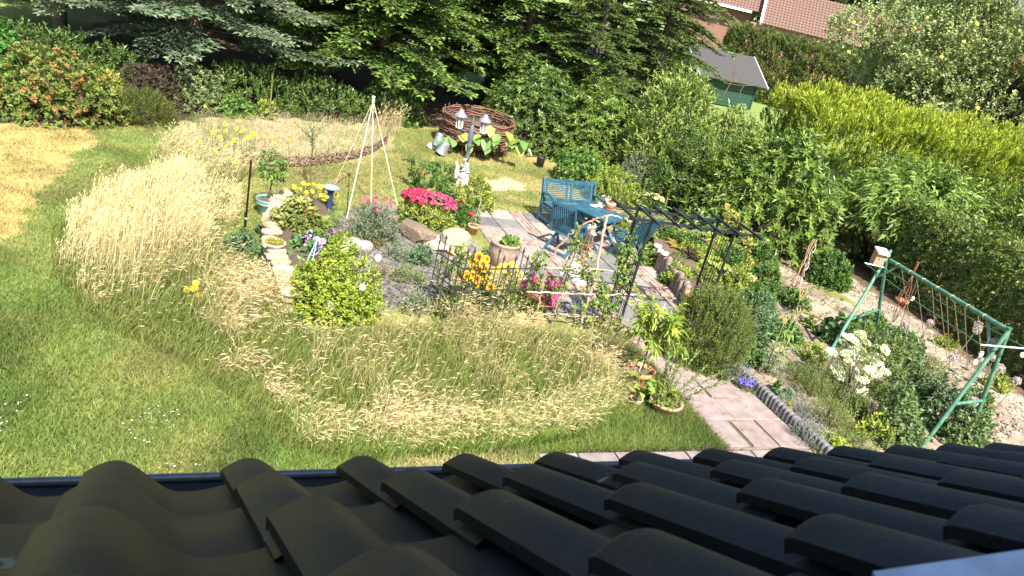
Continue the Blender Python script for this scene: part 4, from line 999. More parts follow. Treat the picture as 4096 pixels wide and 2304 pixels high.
def table():
    L_, Bk, Rt, Fr = at(2307, 833, .73), at(2382, 812, .73), at(2494, 864, .73), at(2428, 886, .73)
    c = (L_ + Bk + Rt + Fr) / 4; X = nrm((Rt + Fr) - (L_ + Bk)); Y = np.array([-X[1], X[0], 0]); lx, ly = .98, .86
    o = np.array([c[0], c[1], 0]); zz = np.array([0, 0, 1.])
    root = thing('garden_table', 'blue square folding table of narrow slats between bench and chairs', 'table', o)
    n_ = 11
    for k in range(n_):
        y = (k - (n_ - 1) / 2) * ly / n_; mb = MB(); bar(mb, o + X * -(lx / 2 - .05) + Y * y + zz * .72, o + X * (lx / 2 - .05) + Y * y + zz * .72, ly / n_ - .008, .022); obj(mb, 'slat', root)
    for s in (-1, 1):
        mb = MB(); bar(mb, o + X * s * (lx / 2 - .02) - Y * ly / 2 + zz * .722, o + X * s * (lx / 2 - .02) + Y * ly / 2 + zz * .722, .055, .03); obj(mb, 'end_board', root)
        mb = MB(); bar(mb, o - X * (lx / 2 - .05) + Y * s * (ly / 2 - .1) + zz * .68, o + X * (lx / 2 - .05) + Y * s * (ly / 2 - .1) + zz * .68, .03, .05); obj(mb, 'apron', root)
        for t in (-1, 1):
            mb = MB(); bar(mb, o + X * t * .38 + Y * s * .32 * (1 if t > 0 else .85), o - X * t * .34 + Y * s * .32 * (1 if t > 0 else .85) + zz * .69, .06, .035, Y); obj(mb, 'leg', root)
    mb = MB(); bar(mb, o - Y * .3 + zz * .36, o + Y * .3 + zz * .36, .04, .03); obj(mb, 'stretcher', root)
    T = o + zz * .733
    return T, X, Y
TT, TX, TY = table()
def chair(name, label, o, X, seed=0):
    """folding high back chair: X points to the sitter's right, the sitter looks along F"""
    X = nrm(X); F = np.array([-X[1], X[0], 0]); zz = np.array([0, 0, 1.]); w_ = .54
    root = thing('garden_chair', label, 'chair', o, 'folding chairs at the blue table'); o = np.asarray(o, float)
    s0, s1 = o + F * .22 + zz * .44, o - F * .20 + zz * .41
    b0, b1 = o - F * .20 + zz * .40, o - F * .44 + zz * 1.04
    for s in (-1, 1):
        x = X * s * w_ / 2
        mb = MB(); bar(mb, o + x + F * .22, o + x - F * .12 + zz * .60, .055, .03, X); obj(mb, 'leg', root)
        mb = MB(); bar(mb, o + x * .92 - F * .42, o + x * .92 + F * .14 + zz * .44, .055, .03, X); obj(mb, 'leg', root)
        mb = MB(); bar(mb, o + x + F * .26 + zz * .645, o + x - F * .30 + zz * .625, .06, .028); obj(mb, 'armrest', root)
        mb = MB(); bar(mb, o + x * .98 + F * .24 + zz * .63, o + x * .95 + F * .20 + zz * .42, .035, .03, X); obj(mb, 'arm_post', root)
        mb = MB(); bar(mb, b0 + x * .95, b1 + x * .95, .05, .03, X); obj(mb, 'back_post', root)
    for k in range(7):
        t = k / 6; q = s0 * (1 - t) + s1 * t; mb = MB(); bar(mb, q - X * w_ * .44, q + X * w_ * .44, .055, .02); obj(mb, 'seat_slat', root)
    for t in (.06, .97):
        q = b0 * (1 - t) + b1 * t; mb = MB(); bar(mb, q - X * w_ * .45, q + X * w_ * .45, .028, .075 if t < .5 else .06); obj(mb, 'back_rail', root)
    for k in range(9):
        x = X * (k - 4) * .048; mb = MB(); bar(mb, b0 * .92 + b1 * .08 + x, b0 * .04 + b1 * .96 + x, .026, .016, X); obj(mb, 'back_slat', root)
    mb = MB(); bar(mb, o - X * w_ * .42 - F * .36 + zz * .06, o + X * w_ * .42 - F * .36 + zz * .06, .025, .05); obj(mb, 'stretcher', root)
    return root
a, b = at(2166, 1001), at(2253, 1041)
Xc = nrm(b - a); Fc = np.array([-Xc[1], Xc[0], 0])
chair('garden_chair', 'blue slatted folding chair with its back turned to the house', (a + b) / 2 + Fc * .42, Xc)
Xc2 = nrm(np.array([.66, .75, 0])); o2 = (at(2401, 1018) + at(2470, 1040)) / 2 + np.array([.30, .10, 0])
chair('garden_chair', 'blue folding chair turned sideways beside the log edging', o2, np.array([.72, .69, 0]))
# things on the table
def on_table(px, py): return at(px, py, .733)
q = on_table(2374, 826); r_ = thing('plate', 'small white saucer on the blue table left of the cup', 'plate', q); mb = MB(); lathe(mb, q, [(.001, .004), (.05, .004), (.085, .018), (.08, .02), (.045, .01), (.001, .01)], 20, (.8, .78, .74)); mb.build('dish', M['paint'], r_)
q = on_table(2396, 826); r_ = thing('coffee_cup', 'white cup on a saucer beside the flower pot on the blue table', 'cup', q)
mb = MB(); lathe(mb, q, [(.001, .004), (.05, .004), (.09, .018), (.085, .02), (.045, .01), (.001, .01)], 20, (.8, .78, .74)); mb.build('saucer', M['paint'], r_)
mb = MB(); lathe(mb, q, [(.02, .012), (.03, .014), (.045, .085), (.041, .085), (.026, .02), (.001, .02)], 18, (.8, .79, .76)); mb.build('cup', M['paint'], r_)
mb = MB(); tube(mb, [q + TX * .042 + (0, 0, .07), q + TX * .07 + (0, 0, .055), q + TX * .038 + (0, 0, .03)], .006, 6, (.8, .79, .76)); mb.build('handle', M['paint'], r_)
q = on_table(2437, 838); r_ = thing('flower_pot', 'brown glazed bowl pot with a succulent on the blue table', 'pot', q)
mb = MB(); lathe(mb, q, [(.001, .003), (.08, .003), (.10, .022), (.09, .022), (.001, .01)], 22, (.45, .17, .08)); mb.build('saucer', M['clay'], r_)
mb = MB(); lathe(mb, q, [(.06, .015), (.075, .02), (.105, .085), (.105, .13), (.098, .165), (.088, .165), (.088, .145), (.001, .145)], 22, (.36, .13, .075)); mb.build('bowl', M['clay'], r_)
mb = MB(); lathe(mb, q, [(.106, .125), (.110, .145), (.100, .166), (.094, .166)], 22, (.55, .47, .25)); mb.build('rim_glaze', M['paint'], r_)
mb = MB(); rr = np.random.default_rng(2); pp = q + np.stack([rr.normal(0, .035, 12), rr.normal(0, .035, 12), np.full(12, .15)], 1); shoots(mb, rr, pp, np.repeat([[0, 0, 1.]], 12, 0), .08, 6, .04, .014, 50, [(.12, .16, .06), (.2, .15, .08)]); mb.build('succulent', M['leaf'], r_)
q = on_table(2424, 806); r_ = thing('flower_bunch', 'small bunch of pale dried flowers behind the pot on the table', 'flowers', q)
mb = MB(); pp = q + rr.normal(0, .05, (26, 3)) * [1, 1, .5] + [0, 0, .09]; leaves(mb, pp, rr.normal(0, 1, (26, 3)), rr.normal(0, 1, (26, 3)), .05, .04, pick(rr, [(.6, .5, .4), (.3, .17, .12), (.5, .5, .42)], 26)); mb.build('blooms', M['petal'], r_)
mb = MB(); lathe(mb, q, [(.001, 0), (.03, 0), (.035, .08), (.03, .08), (.001, .02)], 12, (.5, .45, .4)); mb.build('vase', M['paint'], r_)

# ------------------------------------------------------------------ black steel pergola
def pergola():
    BK = (.022, .024, .028); H_ = 1.98
    fl = at(2470, 1335); root_lab = 'black steel rose pergola over the path with a ladder roof'
    tl, tr = at(2596, 905, H_), at(2937, 937, H_)           # near posts' tops
    bl, br = at(2566, 885, H_), at(2866, 928, H_)
    tl = np.array([fl[0] * .5 + tl[0] * .5, fl[1] * .5 + tl[1] * .5, 0])
    X = nrm(np.array([tr[0] - tl[0], tr[1] - tl[1], 0])); W_ = np.linalg.norm((np.array([tr[0], tr[1], 0]) - tl)); Y = np.array([-X[1], X[0], 0]); dp = .52
    root = thing('pergola', root_lab, 'pergola', tl + X * W_ / 2 + Y * dp / 2); zz = np.array([0, 0, 1.])
    pm = surf('black_steel', BK, .42, .3, 60, .2, .1)
    def pc(nm, *bars):
        mb = MB()
        for a, b, w_, h in bars: bar(mb, a, b, w_, h, Y)
        mb.build(nm, pm, root)
    P = {}
    for i in (0, 1):
        for j in (0, 1):
            b = tl + X * W_ * i + Y * dp * j; P[i, j] = b; pc('post', (b, b + zz * H_, .032, .032))
        for z in (.12, .80, .96): 
            if 1: pc('rung', (P[i, 0] + zz * z, P[i, 1] + zz * z, .026, .026))
        for k in range(1, 7):
            b = P[i, 0] + Y * dp * k / 7; mb = MB(); tube(mb, [b + zz * .12, b + zz * 1.9], .005, 5, BK); mb.build('thin_rod', pm, root)
        for j in (0, 1):   # curved brackets
            mb = MB(); s = 1 if i == 0 else -1
            t = np.linspace(0, PI / 2, 6); c = P[i, j] + zz * (H_ - .38)
            tube(mb, [c + X * s * .36 * (1 - math.cos(a)) + zz * .36 * math.sin(a) for a in t], .008, 5, BK)
            mb.build('bracket', pm, root); mb = MB()
            tube(mb, [c - X * s * .26 * (1 - math.cos(a)) + zz * .36 * math.sin(a) for a in t], .008, 5, BK); mb.build('bracket', pm, root)
    for j in (0, 1): pc('beam', (P[0, j] - X * .36 + zz * (H_ + .02), P[1, j] + X * .36 + zz * (H_ + .02), .034, .034))
    n_ = 7
    for k in range(n_):
        q = tl - X * .34 + X * (W_ + .68) * k / (n_ - 1) + zz * (H_ + .055); pc('crossbar', (q - Y * .24, q + Y * (dp + .24), .032, .034))
    return tl, X, Y, W_, dp, H_, P
PG = pergola()

# ------------------------------------------------------------------ rustic stick trellis beside it
def stick(mb, pts, r0, r1, rng, col=(.30, .20, .13), n=6, wob=.012):
    pts = np.asarray(pts, float); k = max(4, int(np.linalg.norm(pts[-1] - pts[0]) / .16))
    t = np.linspace(0, len(pts) - 1, k * (len(pts) - 1) + 1); i = np.minimum(t.astype(int), len(pts) - 2); f = (t - i)[:, None]
    q = pts[i] * (1 - f) + pts[i + 1] * f; q[1:-1] += rng.normal(0, wob, q[1:-1].shape)
    tube(mb, q, np.linspace(r0, r1, len(q)) * rng.uniform(.88, 1.12, len(q)), n, col)
def trellis():
    rng = np.random.default_rng(6); L0, R0 = at(2138, 1292), at(2463, 1338)
    d = R0 - L0; Lh = np.linalg.norm(d); X = d / Lh; root = thing('stick_trellis', 'arched trellis of rough branches beside the left pergola post', 'trellis', (L0 + R0) / 2)
    Yn = np.array([-X[1], X[0], 0])
    def on(px, py):      # photograph point -> point of the trellis plane
        r_ = ray(px, py); t = ((L0 - EYEP) @ Yn) / (r_ @ Yn); return EYEP + r_ * t
    z4 = lambda x, y: on(2080 + x / 2.898, 860 + y / 2.898)
    S = [('post', [(680, 140), (540, 640), (400, 1140), (358, 1335)], .025, .022, (.26, .20, .15)), ('post', [(1008, 15), (890, 580), (760, 1080), (680, 1400)], .024, .019, (.42, .30, .21)),
         ('arch_branch', [(170, 1240), (235, 960), (300, 640), (450, 370), (660, 150), (880, 45), (1000, 12)], .017, .011, (.34, .20, .13)), ('arch_branch', [(1000, 12), (1090, 12), (1210, 40), (1300, 82)], .013, .009, (.42, .30, .2)),
         ('cross_branch', [(295, 604), (800, 622), (1340, 650)], .013, .010, (.42, .29, .2)), ('cross_branch', [(75, 885), (640, 908), (1260, 918), (1440, 930)], .014, .011, (.46, .33, .23)),
         ('cross_branch', [(120, 1200), (250, 1150), (400, 1140), (770, 1180)], .014, .010, (.36, .23, .15)), ('cross_branch', [(400, 1138), (700, 1158), (1000, 1185), (1170, 1135)], .014, .008, (.36, .23, .15)),
         ('cross_branch', [(-10, 1362), (350, 1372), (660, 1388), (1140, 1384)], .012, .010, (.46, .33, .23))]
    for nm, pts, a, b, col in S:
        mb = MB(); off = Yn * (-.02 if nm == 'cross_branch' else .01)
        stick(mb, [z4(*q) + off for q in pts], a, b, rng, col, 7, .008); mb.build(nm, M['wood'], root)
    tops = thing('willow_spinner', 'hanging spindle of willow rods and pale shells inside the stick arch', 'ornament', z4(780, 380) + Yn * .05)
    q = [z4(840, 125), z4(815, 230), z4(785, 330), z4(755, 440), z4(735, 540), z4(722, 612)]
    for k in range(7):
        a = k * 2 * PI / 7; mb = MB(); tube(mb, [p + (X * math.cos(a) + Yn * math.sin(a)) * w_ for p, w_ in zip(q, (.01, .05, .075, .07, .04, .01))], .005, 4, (.30, .13, .07)); mb.build('willow_rod', M['wood'], tops)
    mb = MB()
    for t, n_, c, w_ in ((.04, 20, (.72, .66, .58), .04), (.14, 20, (.75, .7, .6), .05), (.94, 12, (.7, .64, .58), .015), (.65, 26, (.75, .55, .25), .09)):
        for k in range(n_):
            p = q[0] * (1 - t) + q[-1] * t + rng.normal(0, w_ * .5, 3) * [1, 1, 1.6]; leaves(mb, p[None], rng.normal(0, 1, (1, 3)), rng.normal(0, 1, (1, 3)), .06, .035, np.array([c]))
    mb.build('shells', M['petal'], tops)
    mb = MB(); lathe(mb, q[2] - (0, 0, .09), [(.001, 0), (.06, 0), (.07, .1), (.05, .1)], 10, (.16, .06, .045)); mb.build('cone', M['matt'], tops)
    mb = MB(); tube(mb, [q[0], z4(845, 40)], .003, 4, (.3, .25, .2)); mb.build('string', M['wood'], tops)
    return z4, X, Yn, L0, R0
TRZ, TRX, TRY, TRL, TRR = trellis()
def climber(name, label, pts, spread, n, style, seed, flowers=None, cat='climber', foot=None):
    """leafy shoots following a support"""
    rng = np.random.default_rng(seed); S_ = STY[style]; pts = np.asarray(pts, float)
    base = np.array([pts[0][0], pts[0][1], 0]) if foot is None else np.asarray(foot, float)
    root = thing(name, label, cat, base); mb, st = MB(), MB()
    t = rng.uniform(0, len(pts) - 1, n); i = np.minimum(t.astype(int), len(pts) - 2); f = (t - i)[:, None]
    P = pts[i] * (1 - f) + pts[i + 1] * f; P = P + rng.normal(0, 1, P.shape) * spread * (.4 + .9 * vnoise(t * 3, t * 0, .7, seed))[:, None]
    P[:, 2] = np.maximum(P[:, 2], .03)
    ax = nrm(rng.normal(0, 1, P.shape) + [0, 0, .5])
    shoots(mb, rng, P, ax, S_['sl'], S_['k'], S_['L'], S_['W'], S_['ang'], S_['cols'], droop=.15)
    tube(st, np.concatenate([[base], pts]), .009, 5, (.15, .11, .06), False)
    for k in range(6):
        j = rng.integers(n); tube(st, [pts[i[j]], P[j]], .004, 4, (.15, .13, .06), False)
    mb.build('foliage', M['leaf'], root); st.build('stem', M['bark'], root)
    return root
STY['climb'] = dict(den=150, out=.5, up=.7, sl=.08, k=6, L=.065, W=.040, ang=62, cols=[(.15, .22, .05), (.19, .27, .06), (.12, .18, .04), (.24, .28, .05)])
STY['climb_yellow'] = dict(den=150, sl=.08, k=5, L=.06, W=.045, ang=62, cols=[(.32, .30, .045), (.24, .27, .045), (.40, .30, .06)])
climber('climbing_rose', 'climbing rose shoots on the dark post of the stick arch', [TRZ(430, 1100), TRZ(560, 640), TRZ(650, 420), TRZ(690, 200)], .10, 46, 'climb', 41)
climber('climbing_rose', 'thick climbing rose on the left pergola posts', [TRZ(1150, 900), TRZ(1220, 640), TRZ(1250, 480), TRZ(1300, 360)], .13, 120, 'climb', 42)
climber('climbing_rose', 'rose growing at the foot of the left pergola ladder', [TRZ(960, 1340), TRZ(960, 1150), TRZ(980, 960), TRZ(930, 820)], .11, 110, 'climb', 43)
climber('climbing_rose', 'small rose shoots in the middle of the stick trellis', [TRZ(770, 1300), TRZ(780, 760), TRZ(800, 660)], .08, 46, 'climb', 44)
E_ = lambda x, y, z: at(x, y, z)
p0 = PG[6][1, 1] + np.array([0, 0, 0.])
climber('autumn_vine', 'yellowing vine hanging from the right end of the pergola', [at(2990, 1090, .4), at(3000, 1010, 1.0), at(2985, 940, 1.75), at(2935, 870, 2.2), at(2905, 845, 2.4)], .045, 60, 'climb_yellow', 45)

# ------------------------------------------------------------------ iron fence
def iron_fence():
    rng = np.random.default_rng(4); IR = (.05, .042, .036); im = surf('rusty_iron', IR, .7, .4, 60, .4, .3)
    A, Bm, Cc = at(1703, 1245), at(1806, 1318), at(2090, 1300)
    labs = ['left panel of wrought iron garden fence with scrolls beside the gravel', 'right panel of wrought iron garden fence behind the black eyed flowers']
    for (p, q, n_, lab) in ((A, Bm, 6, labs[0]), (Bm, Cc, 12, labs[1])):
        root = thing('iron_fence', lab, 'fence', (p + q) / 2, 'wrought iron fence panels'); d = q - p; L = np.linalg.norm(d); X = d / L; zz = np.array([0, 0, 1.])
        for z in (.30, .62, .96): mb = MB(); bar(mb, p + zz * z, q + zz * z, .012, .016, zz, IR); mb.build('rail', im, root)
        for k in range(n_):
            b = p + d * (k + .5 * 0) / (n_ - (0 if n_ == 12 else 1)); hh = 1.12 + .12 * math.sin(k * 1.57)
            if n_ == 12 and k == 0: continue
            mb = MB(); tube(mb, [b, b + zz * hh], .0095, 6, IR); lathe(mb, b + zz * hh, [(.008, -.03), (.02, 0), (.012, .02), (.001, .07)], 6, IR); mb.build('picket', im, root)
        for k in range(1, n_ - 1, 3):
            b = p + d * (k + .5) / n_
            for sx in (-1, 1):
                for z0, sz in ((.79, 1), (.79, -1)):
                    mb = MB(); t = np.linspace(0, 5.2, 16); r_ = .075 * np.exp(-t * .22)
                    c = b + X * sx * .085 + zz * (z0 + sz * .07)
                    tube(mb, [c + X * sx * -r2 * math.cos(a) + zz * -sz * r2 * math.sin(a - .6) for a, r2 in zip(t, r_)], .005, 4, IR); mb.build('scroll', im, root)
iron_fence()

# ------------------------------------------------------------------ poles, lamp, wigwam, willow ring, buckets
def wigwam():
    rng = np.random.default_rng(12); f = [at(1387, 872), at(1484, 815), at(1588, 818), at(1335, 745)]
    c = sum(f) / 4; ap = at(1493, 404, 2.12); ap = np.array([ap[0], ap[1], 2.12])
    z = zof(c, 404); ap = np.array([c[0], c[1], z]); r_ = ray(1493, 404); k = ((c - EYEP) @ FW) / (r_ @ FW)
    # apex on the photograph's line of sight, over the middle of the feet
    t = np.linalg.norm(c[:2]) / np.linalg.norm(r_[:2]); ap = EYEP + r_ * t
    root = thing('stick_wigwam', 'pale bamboo wigwam of tied canes standing in the back border', 'plant support', c)
    for k, b in enumerate(f):
        mb = MB(); d = nrm(ap - b); stick(mb, [b - d * .05, (b + ap) / 2, ap + d * .10], .013 if k != 3 else .011, .010, rng, (.60, .48, .34), 7, .002)
        for q in np.arange(.3, np.linalg.norm(ap - b), .32): lathe(mb, b + d * q, [(.016, -.006), (.019, 0), (.016, .006)], 7, (.48, .36, .24), d)
        mb.build('cane', M['wood'], root)
    mb = MB(); lathe(mb, ap, [(.02, -.05), (.035, -.03), (.03, .03), (.015, .04)], 8, (.55, .33, .22), (0, 0, 1)); mb.build('tie', M['wood'], root)
wigwam()
p0, p1 = at(978, 940), None
p1 = EYEP + ray(1005, 640) * (np.linalg.norm(p0[:2]) / np.linalg.norm(ray(1005, 640)[:2]))
pr = thing('steel_pole', 'thin dark iron rod standing in the tall grass', 'pole', p0); mb = MB(); tube(mb, [p0, p1], .017, 8, (.035, .022, .018)); mb.build('rod', M['metal'], pr)
mb = MB(); lathe(mb, p0 * .77 + p1 * .23, [(.019, -.015), (.024, 0), (.019, .015)], 8, (.55, .35, .3)); mb.build('clamp', M['paint'], pr)
def lamp():
    g = at(1852, 735); GR = (.085, .10, .125); r_ = np.hypot(g[0], g[1])
    def up_(px, py): d = ray(px, py); return EYEP + d * (r_ / np.hypot(d[0], d[1]))
    top = up_(1890, 500); low = g
    root = thing('garden_lamp', 'grey double lantern lamp post behind the driftwood stump', 'lamp', g)
    ax = nrm(top - low); L = np.linalg.norm(top - low)
    mb = MB(); lathe(mb, low, [(.05, 0), (.05, .1), (.042, .12), (.042, L * .42), (.058, L * .43), (.058, L * .46), (.045, L * .48), (.045, L * .62), (.06, L * .63), (.058, L * .67), (.046, L * .69), (.062, L * .73), (.055, L * .98), (.03, L), (.03, L + .03), (.042, L + .06), (.02, L + .10), (.012, L + .18), (.001, L + .21)], 14, GR, ax); mb.build('post', M['paint'], root)
    lx = nrm(CX - ax * (CX @ ax)); glass, n, b = newmat('lantern_glass')
    b.inputs['Base Color'].default_value = (.62, .58, .42, 1); b.inputs['Roughness'].default_value = .15; b.inputs['Transmission Weight'].default_value = .75; b.inputs['IOR'].default_value = 1.1
    for (px, py) in ((1836, 512), (1932, 533)):
        c = up_(px, py)                     # foot of the lantern
        mb = MB(); q = low + ax * L * .93
        m_ = (q + c) / 2 - ax * .05; tube(mb, [q, m_, c - ax * .03], .013, 6, GR); tube(mb, [low + ax * L * .84, (low + ax * L * .84 + m_) / 2 - ax * .02, m_ + (c - m_) * .5], .008, 5, GR); mb.build('bracket', M['paint'], root)
        s = 1.0; zz = np.array([0.0, 0, 1]); zz = ax
        mb = MB(); lathe(mb, c, [(.03, -.05), (.055, -.02), (.06, .0), (.03, .01)], 12, GR, zz); mb.build('lantern_base', M['paint'], root)
        b0, b1, h = .070, .098, .27
        mb = MB(); mg = MB(); th = np.arange(6) * PI / 3 + .3; y_ = np.cross(zz, lx)
        A = [c + zz * .01 + (lx * math.cos(t) + y_ * math.sin(t)) * b0 for t in th]; Bt = [c + zz * (.01 + h) + (lx * math.cos(t) + y_ * math.sin(t)) * b1 for t in th]
        for k in range(6):
            bar(mb, A[k], Bt[k], .014, .014, lx, (.5, .52, .53)); bar(mb, A[k], A[(k + 1) % 6], .012, .014, zz, (.5, .52, .53)); bar(mb, Bt[k], Bt[(k + 1) % 6], .012, .014, zz, GR)
            k2 = (k + 1) % 6; mg.add([A[k] * .99 + c * .01, A[k2] * .99 + c * .01, Bt[k2] * .99 + c * .01, Bt[k] * .99 + c * .01], [(0, 1, 2, 3)], (.6, .55, .4))
        mb.build('lantern_frame', M['paint'], root); mg.build('glass_pane', glass, root)
        mb = MB(); t_ = c + zz * (h + .01); lathe(mb, t_, [(.155, -.012), (.158, .004), (.12, .05), (.075, .085), (.066, .10), (.062, .125), (.04, .150), (.012, .162), (.001, .172)], 16, (.17, .18, .20), zz); lathe(mb, t_, [(.155, -.012), (.09, .0), (.001, .0)], 16, GR, zz); mb.build('lantern_roof', M['paint'], root)
        mb = MB(); lathe(mb, c, [(.014, .01), (.014, .11), (.026, .13), (.028, .16), (.018, .19), (.001, .2)], 10, (.78, .72, .5), zz); mb.build('bulb', M['paint'], root)
lamp()
def driftwood(name, label, px, py, pts, rs, seed, col):
    g = at(px, py); rng = np.random.default_rng(seed); r_ = np.hypot(g[0], g[1])
    root = thing(name, label, 'stump', g); mb = MB()
    for (q, w_) in zip(pts, rs):
        P = [EYEP + ray(*x) * (r_ / np.hypot(*ray(*x)[:2])) for x in q]; stick(mb, P, w_[0], w_[1], rng, col, 9, .02)
    mb.build('wood', M['wood'], root)
driftwood('driftwood_stump', 'bleached upright driftwood trunk in front of the lamp post', 1852, 748, [[(1848, 750), (1852, 690), (1862, 636)], [(1838, 745), (1832, 690), (1826, 650)], [(1862, 752), (1866, 700), (1872, 655)]], [(.12, .05), (.09, .03), (.09, .03)], 3, (.56, .48, .40))
def willow_ring():
    rng = np.random.default_rng(14); L_, Rr, Fb = at(1800, 560, .25), at(2010, 575, .25), at(1885, 612)
    c = at(1905, 520, .55); rad = .98; c = np.array([c[0], c[1], 0]) ; root = thing('willow_ring', 'raised round bed of woven brown willow behind the double lamp', 'raised bed', c)
    for k in range(22):
        z = .26 + k * .032; t = np.linspace(0, 2 * PI, 49)[:-1]; ph = k % 2 * PI
        r_ = rad + .025 * np.cos(t * 9 + ph) + rng.normal(0, .007, 48) + .02 * math.sin(k); zz = z + rng.normal(0, .010, 48) + .10 * np.maximum(0, np.sin(t + .3)) * (k / 22)
        P = np.stack([c[0] + r_ * np.cos(t), c[1] + r_ * np.sin(t), zz], 1); mb = MB(); tube(mb, np.concatenate([P, P[:1]]), .019 * rng.uniform(.8, 1.2), 5, np.array([.13, .062, .038]) * rng.uniform(.7, 1.5), False); mb.build('willow_weave', M['wood'], root)
    for k in range(18):
        t = k * 2 * PI / 18; b = c + rad * np.array([math.cos(t), math.sin(t), 0]); mb = MB(); tube(mb, [b, b + (0, 0, 1.05)], .016, 6, (.12, .06, .04)); mb.build('stake', M['wood'], root)
    mb = MB(); lathe(mb, c, [(.001, .80), (.9, .74), (.9, .3)], 24, (.08, .055, .035)); mb.build('soil', M['matt'], root)
    return c
WRC = willow_ring()
def bigleaf(name, label, cat, base, items, L, W, cols, seed, mat='leaf', stemcol=(.14, .19, .05), thick=.008, group=None, droop=.3):
    """a plant whose large leaves are separate parts: items = (stem foot, leaf root, leaf direction)"""
    rng = np.random.default_rng(seed); root = thing(name, label, cat, base, group); st = MB()
    for (f, p, d) in items:
        p = np.asarray(p, float); f = np.asarray(f, float); mb = MB()
        tube(st, [f, (f + p) / 2 + (0, 0, .04), p], [thick, thick * .8, thick * .6], 5, stemcol, False)
        leaves(mb, p[None], np.asarray(d, float)[None], np.array([[0, 0, 1.]]) + rng.normal(0, .15, (1, 3)), L * rng.uniform(.75, 1.2), W * rng.uniform(.8, 1.15), pick(rng, cols, 1), .12, droop, six=True); mb.build('leaf', M[mat], root)
    st.build('stem', M['leaf'], root); return root
rq = np.random.default_rng(31)
SQ = [(1770, 555), (1793, 548), (1808, 560), (1850, 545), (1862, 535), (1893, 555), (1900, 570), (1880, 572), (1960, 505), (1990, 540), (1995, 555), (1950, 555), (1960, 575), (1985, 580), (2030, 530), (2050, 545), (2065, 560), (2040, 565), (2090, 565), (2075, 580), (1925, 545)]
it = []
for k, (a, b) in enumerate(SQ):
    rr_ = np.hypot(WRC[0], WRC[1]) - 1.05; d = ray(a, b - 4); p = EYEP + d * ((rr_ - .05) / np.hypot(d[0], d[1])); it.append(((p[0], p[1] + .1, max(.05, p[2] - .3)), p, (rq.normal(0, .5), -1, rq.normal(-.4, .25))))
bigleaf('squash_plant', 'squash with big pale green leaves climbing along the willow ring', 'plant', (WRC[0], WRC[1] - 1.1, 0), it, .30, .28, [(.13, .24, .06), (.17, .28, .08), (.24, .30, .06)], 5)
def bucket(name, label, px0, py0, px1, py1, r0, r1, dist_at):
    g = at(*dist_at); r_ = np.hypot(g[0], g[1]); U_ = lambda x, y: EYEP + ray(x, y) * (r_ / np.hypot(*ray(x, y)[:2]))
    a, b = U_(px0, py0), U_(px1, py1); root = thing('zinc_bucket', label, 'bucket', (g[0], g[1], 0)); h = np.linalg.norm(b - a); zn = surf('zinc', (.42, .45, .47), .35, .75, 14, .18, .05)
    mb = MB(); lathe(mb, a, [(r0, 0), (r0 + .006, .01), (r0, .02), (r1, h * .97), (r1, h), (r1 - .012, h), (r1 - .012, h - .02), (.001, h - .02)], 22, (.5, .5, .5), b - a); mb.build('body', zn, root)
    mb = MB(); tube(mb, [(g[0], g[1], -.05), a * .5 + b * .5], .012, 6, (.3, .24, .17)); mb.build('stick', M['wood'], root)
    mb = MB(); t = np.linspace(0, PI, 9); ax = nrm(b - a); sx = nrm(np.cross(ax, FW)); tube(mb, [a + sx * r0 * math.cos(q) + FW * -.02 - ax * r0 * .8 * math.sin(q) * .3 + np.array([0, 0, -.0]) for q in t], .005, 5, (.3, .3, .3)); mb.build('handle', M['metal'], root)
bucket('zinc_bucket', 'upright zinc bucket upside down on a stick, the rear one of two', 1750, 580, 1762, 536, .150, .105, (1752, 605))
bucket('zinc_bucket', 'tilted zinc bucket nearest the lamp, tipped over on a stick', 1762, 612, 1784, 574, .155, .115, (1765, 622))
def simple_rock(name, label, px, py, r, seed, col, cat='stone', z=0.0, group=None, sub=2, amp=.3, rot=0.0, sink=.25):
    g = at(px, py, z); root = thing(name, label, cat, g, group); mb = MB(); rock(mb, g + (0, 0, r[2] * (1 - sink)), r, np.random.default_rng(seed), sub, amp, col, rot); mb.build('rock', M['stone'], root); return g
simple_rock('white_stone', 'small white stone on the grass left of the zinc buckets', 1725, 596, (.13, .10, .09), 1, (.72, .69, .58), amp=.15)
g = at(2157, 668); r_ = thing('black_pot', 'black plastic pot standing alone on the dry lawn behind the bench', 'pot', g); mb = MB(); lathe(mb, g, [(.001, 0), (.10, 0), (.12, .27), (.125, .29), (.11, .29), (.105, .25), (.001, .25)], 18, (.018, .018, .02)); mb.build('body', M['paint'], r_)
mb = MB(); lathe(mb, g, [(.10, .255), (.001, .262)], 14, (.13, .09, .055)); mb.build('soil', M['matt'], r_)
g = at(2126, 626); r_ = thing('white_stake', 'short white stake leaning in the grass behind the black pot', 'stake', g); mb = MB(); bar(mb, g, at(2117, 600, .28), .06, .035, (1, 0, 0), (.68, .66, .60)); mb.build('board', M['wood'], r_)
# wattle edging of the dry meadow
def wattle():
    pts = [at(*q) for q in [(962, 655), (1100, 672), (1240, 668), (1330, 655), (1420, 640), (1490, 615), (1545, 575)]]
    rng = np.random.default_rng(8); root = thing('wattle_edging', 'low curved edging of woven twigs in front of the dry meadow', 'edging', pts[2])
    for k in range(5):
        mb = MB(); stick(mb, [p + np.array([0, 0, .06 + .04 * k]) for p in pts], .018, .012, rng, np.array([.17, .105, .07]) * rng.uniform(.8, 1.3), 5, .018); mb.build('twig_weave', M['wood'], root)
    P = np.array(pts)
    for t in np.linspace(0, 5.99, 12):
        i = int(t); b = P[i] * (1 - t + i) + P[i + 1] * (t - i); mb = MB(); stick(mb, [b, b + (0, 0, rng.uniform(.28, .42))], .018, .012, rng, (.16, .10, .065), 6, .004); mb.build('stake', M['wood'], root)
wattle()

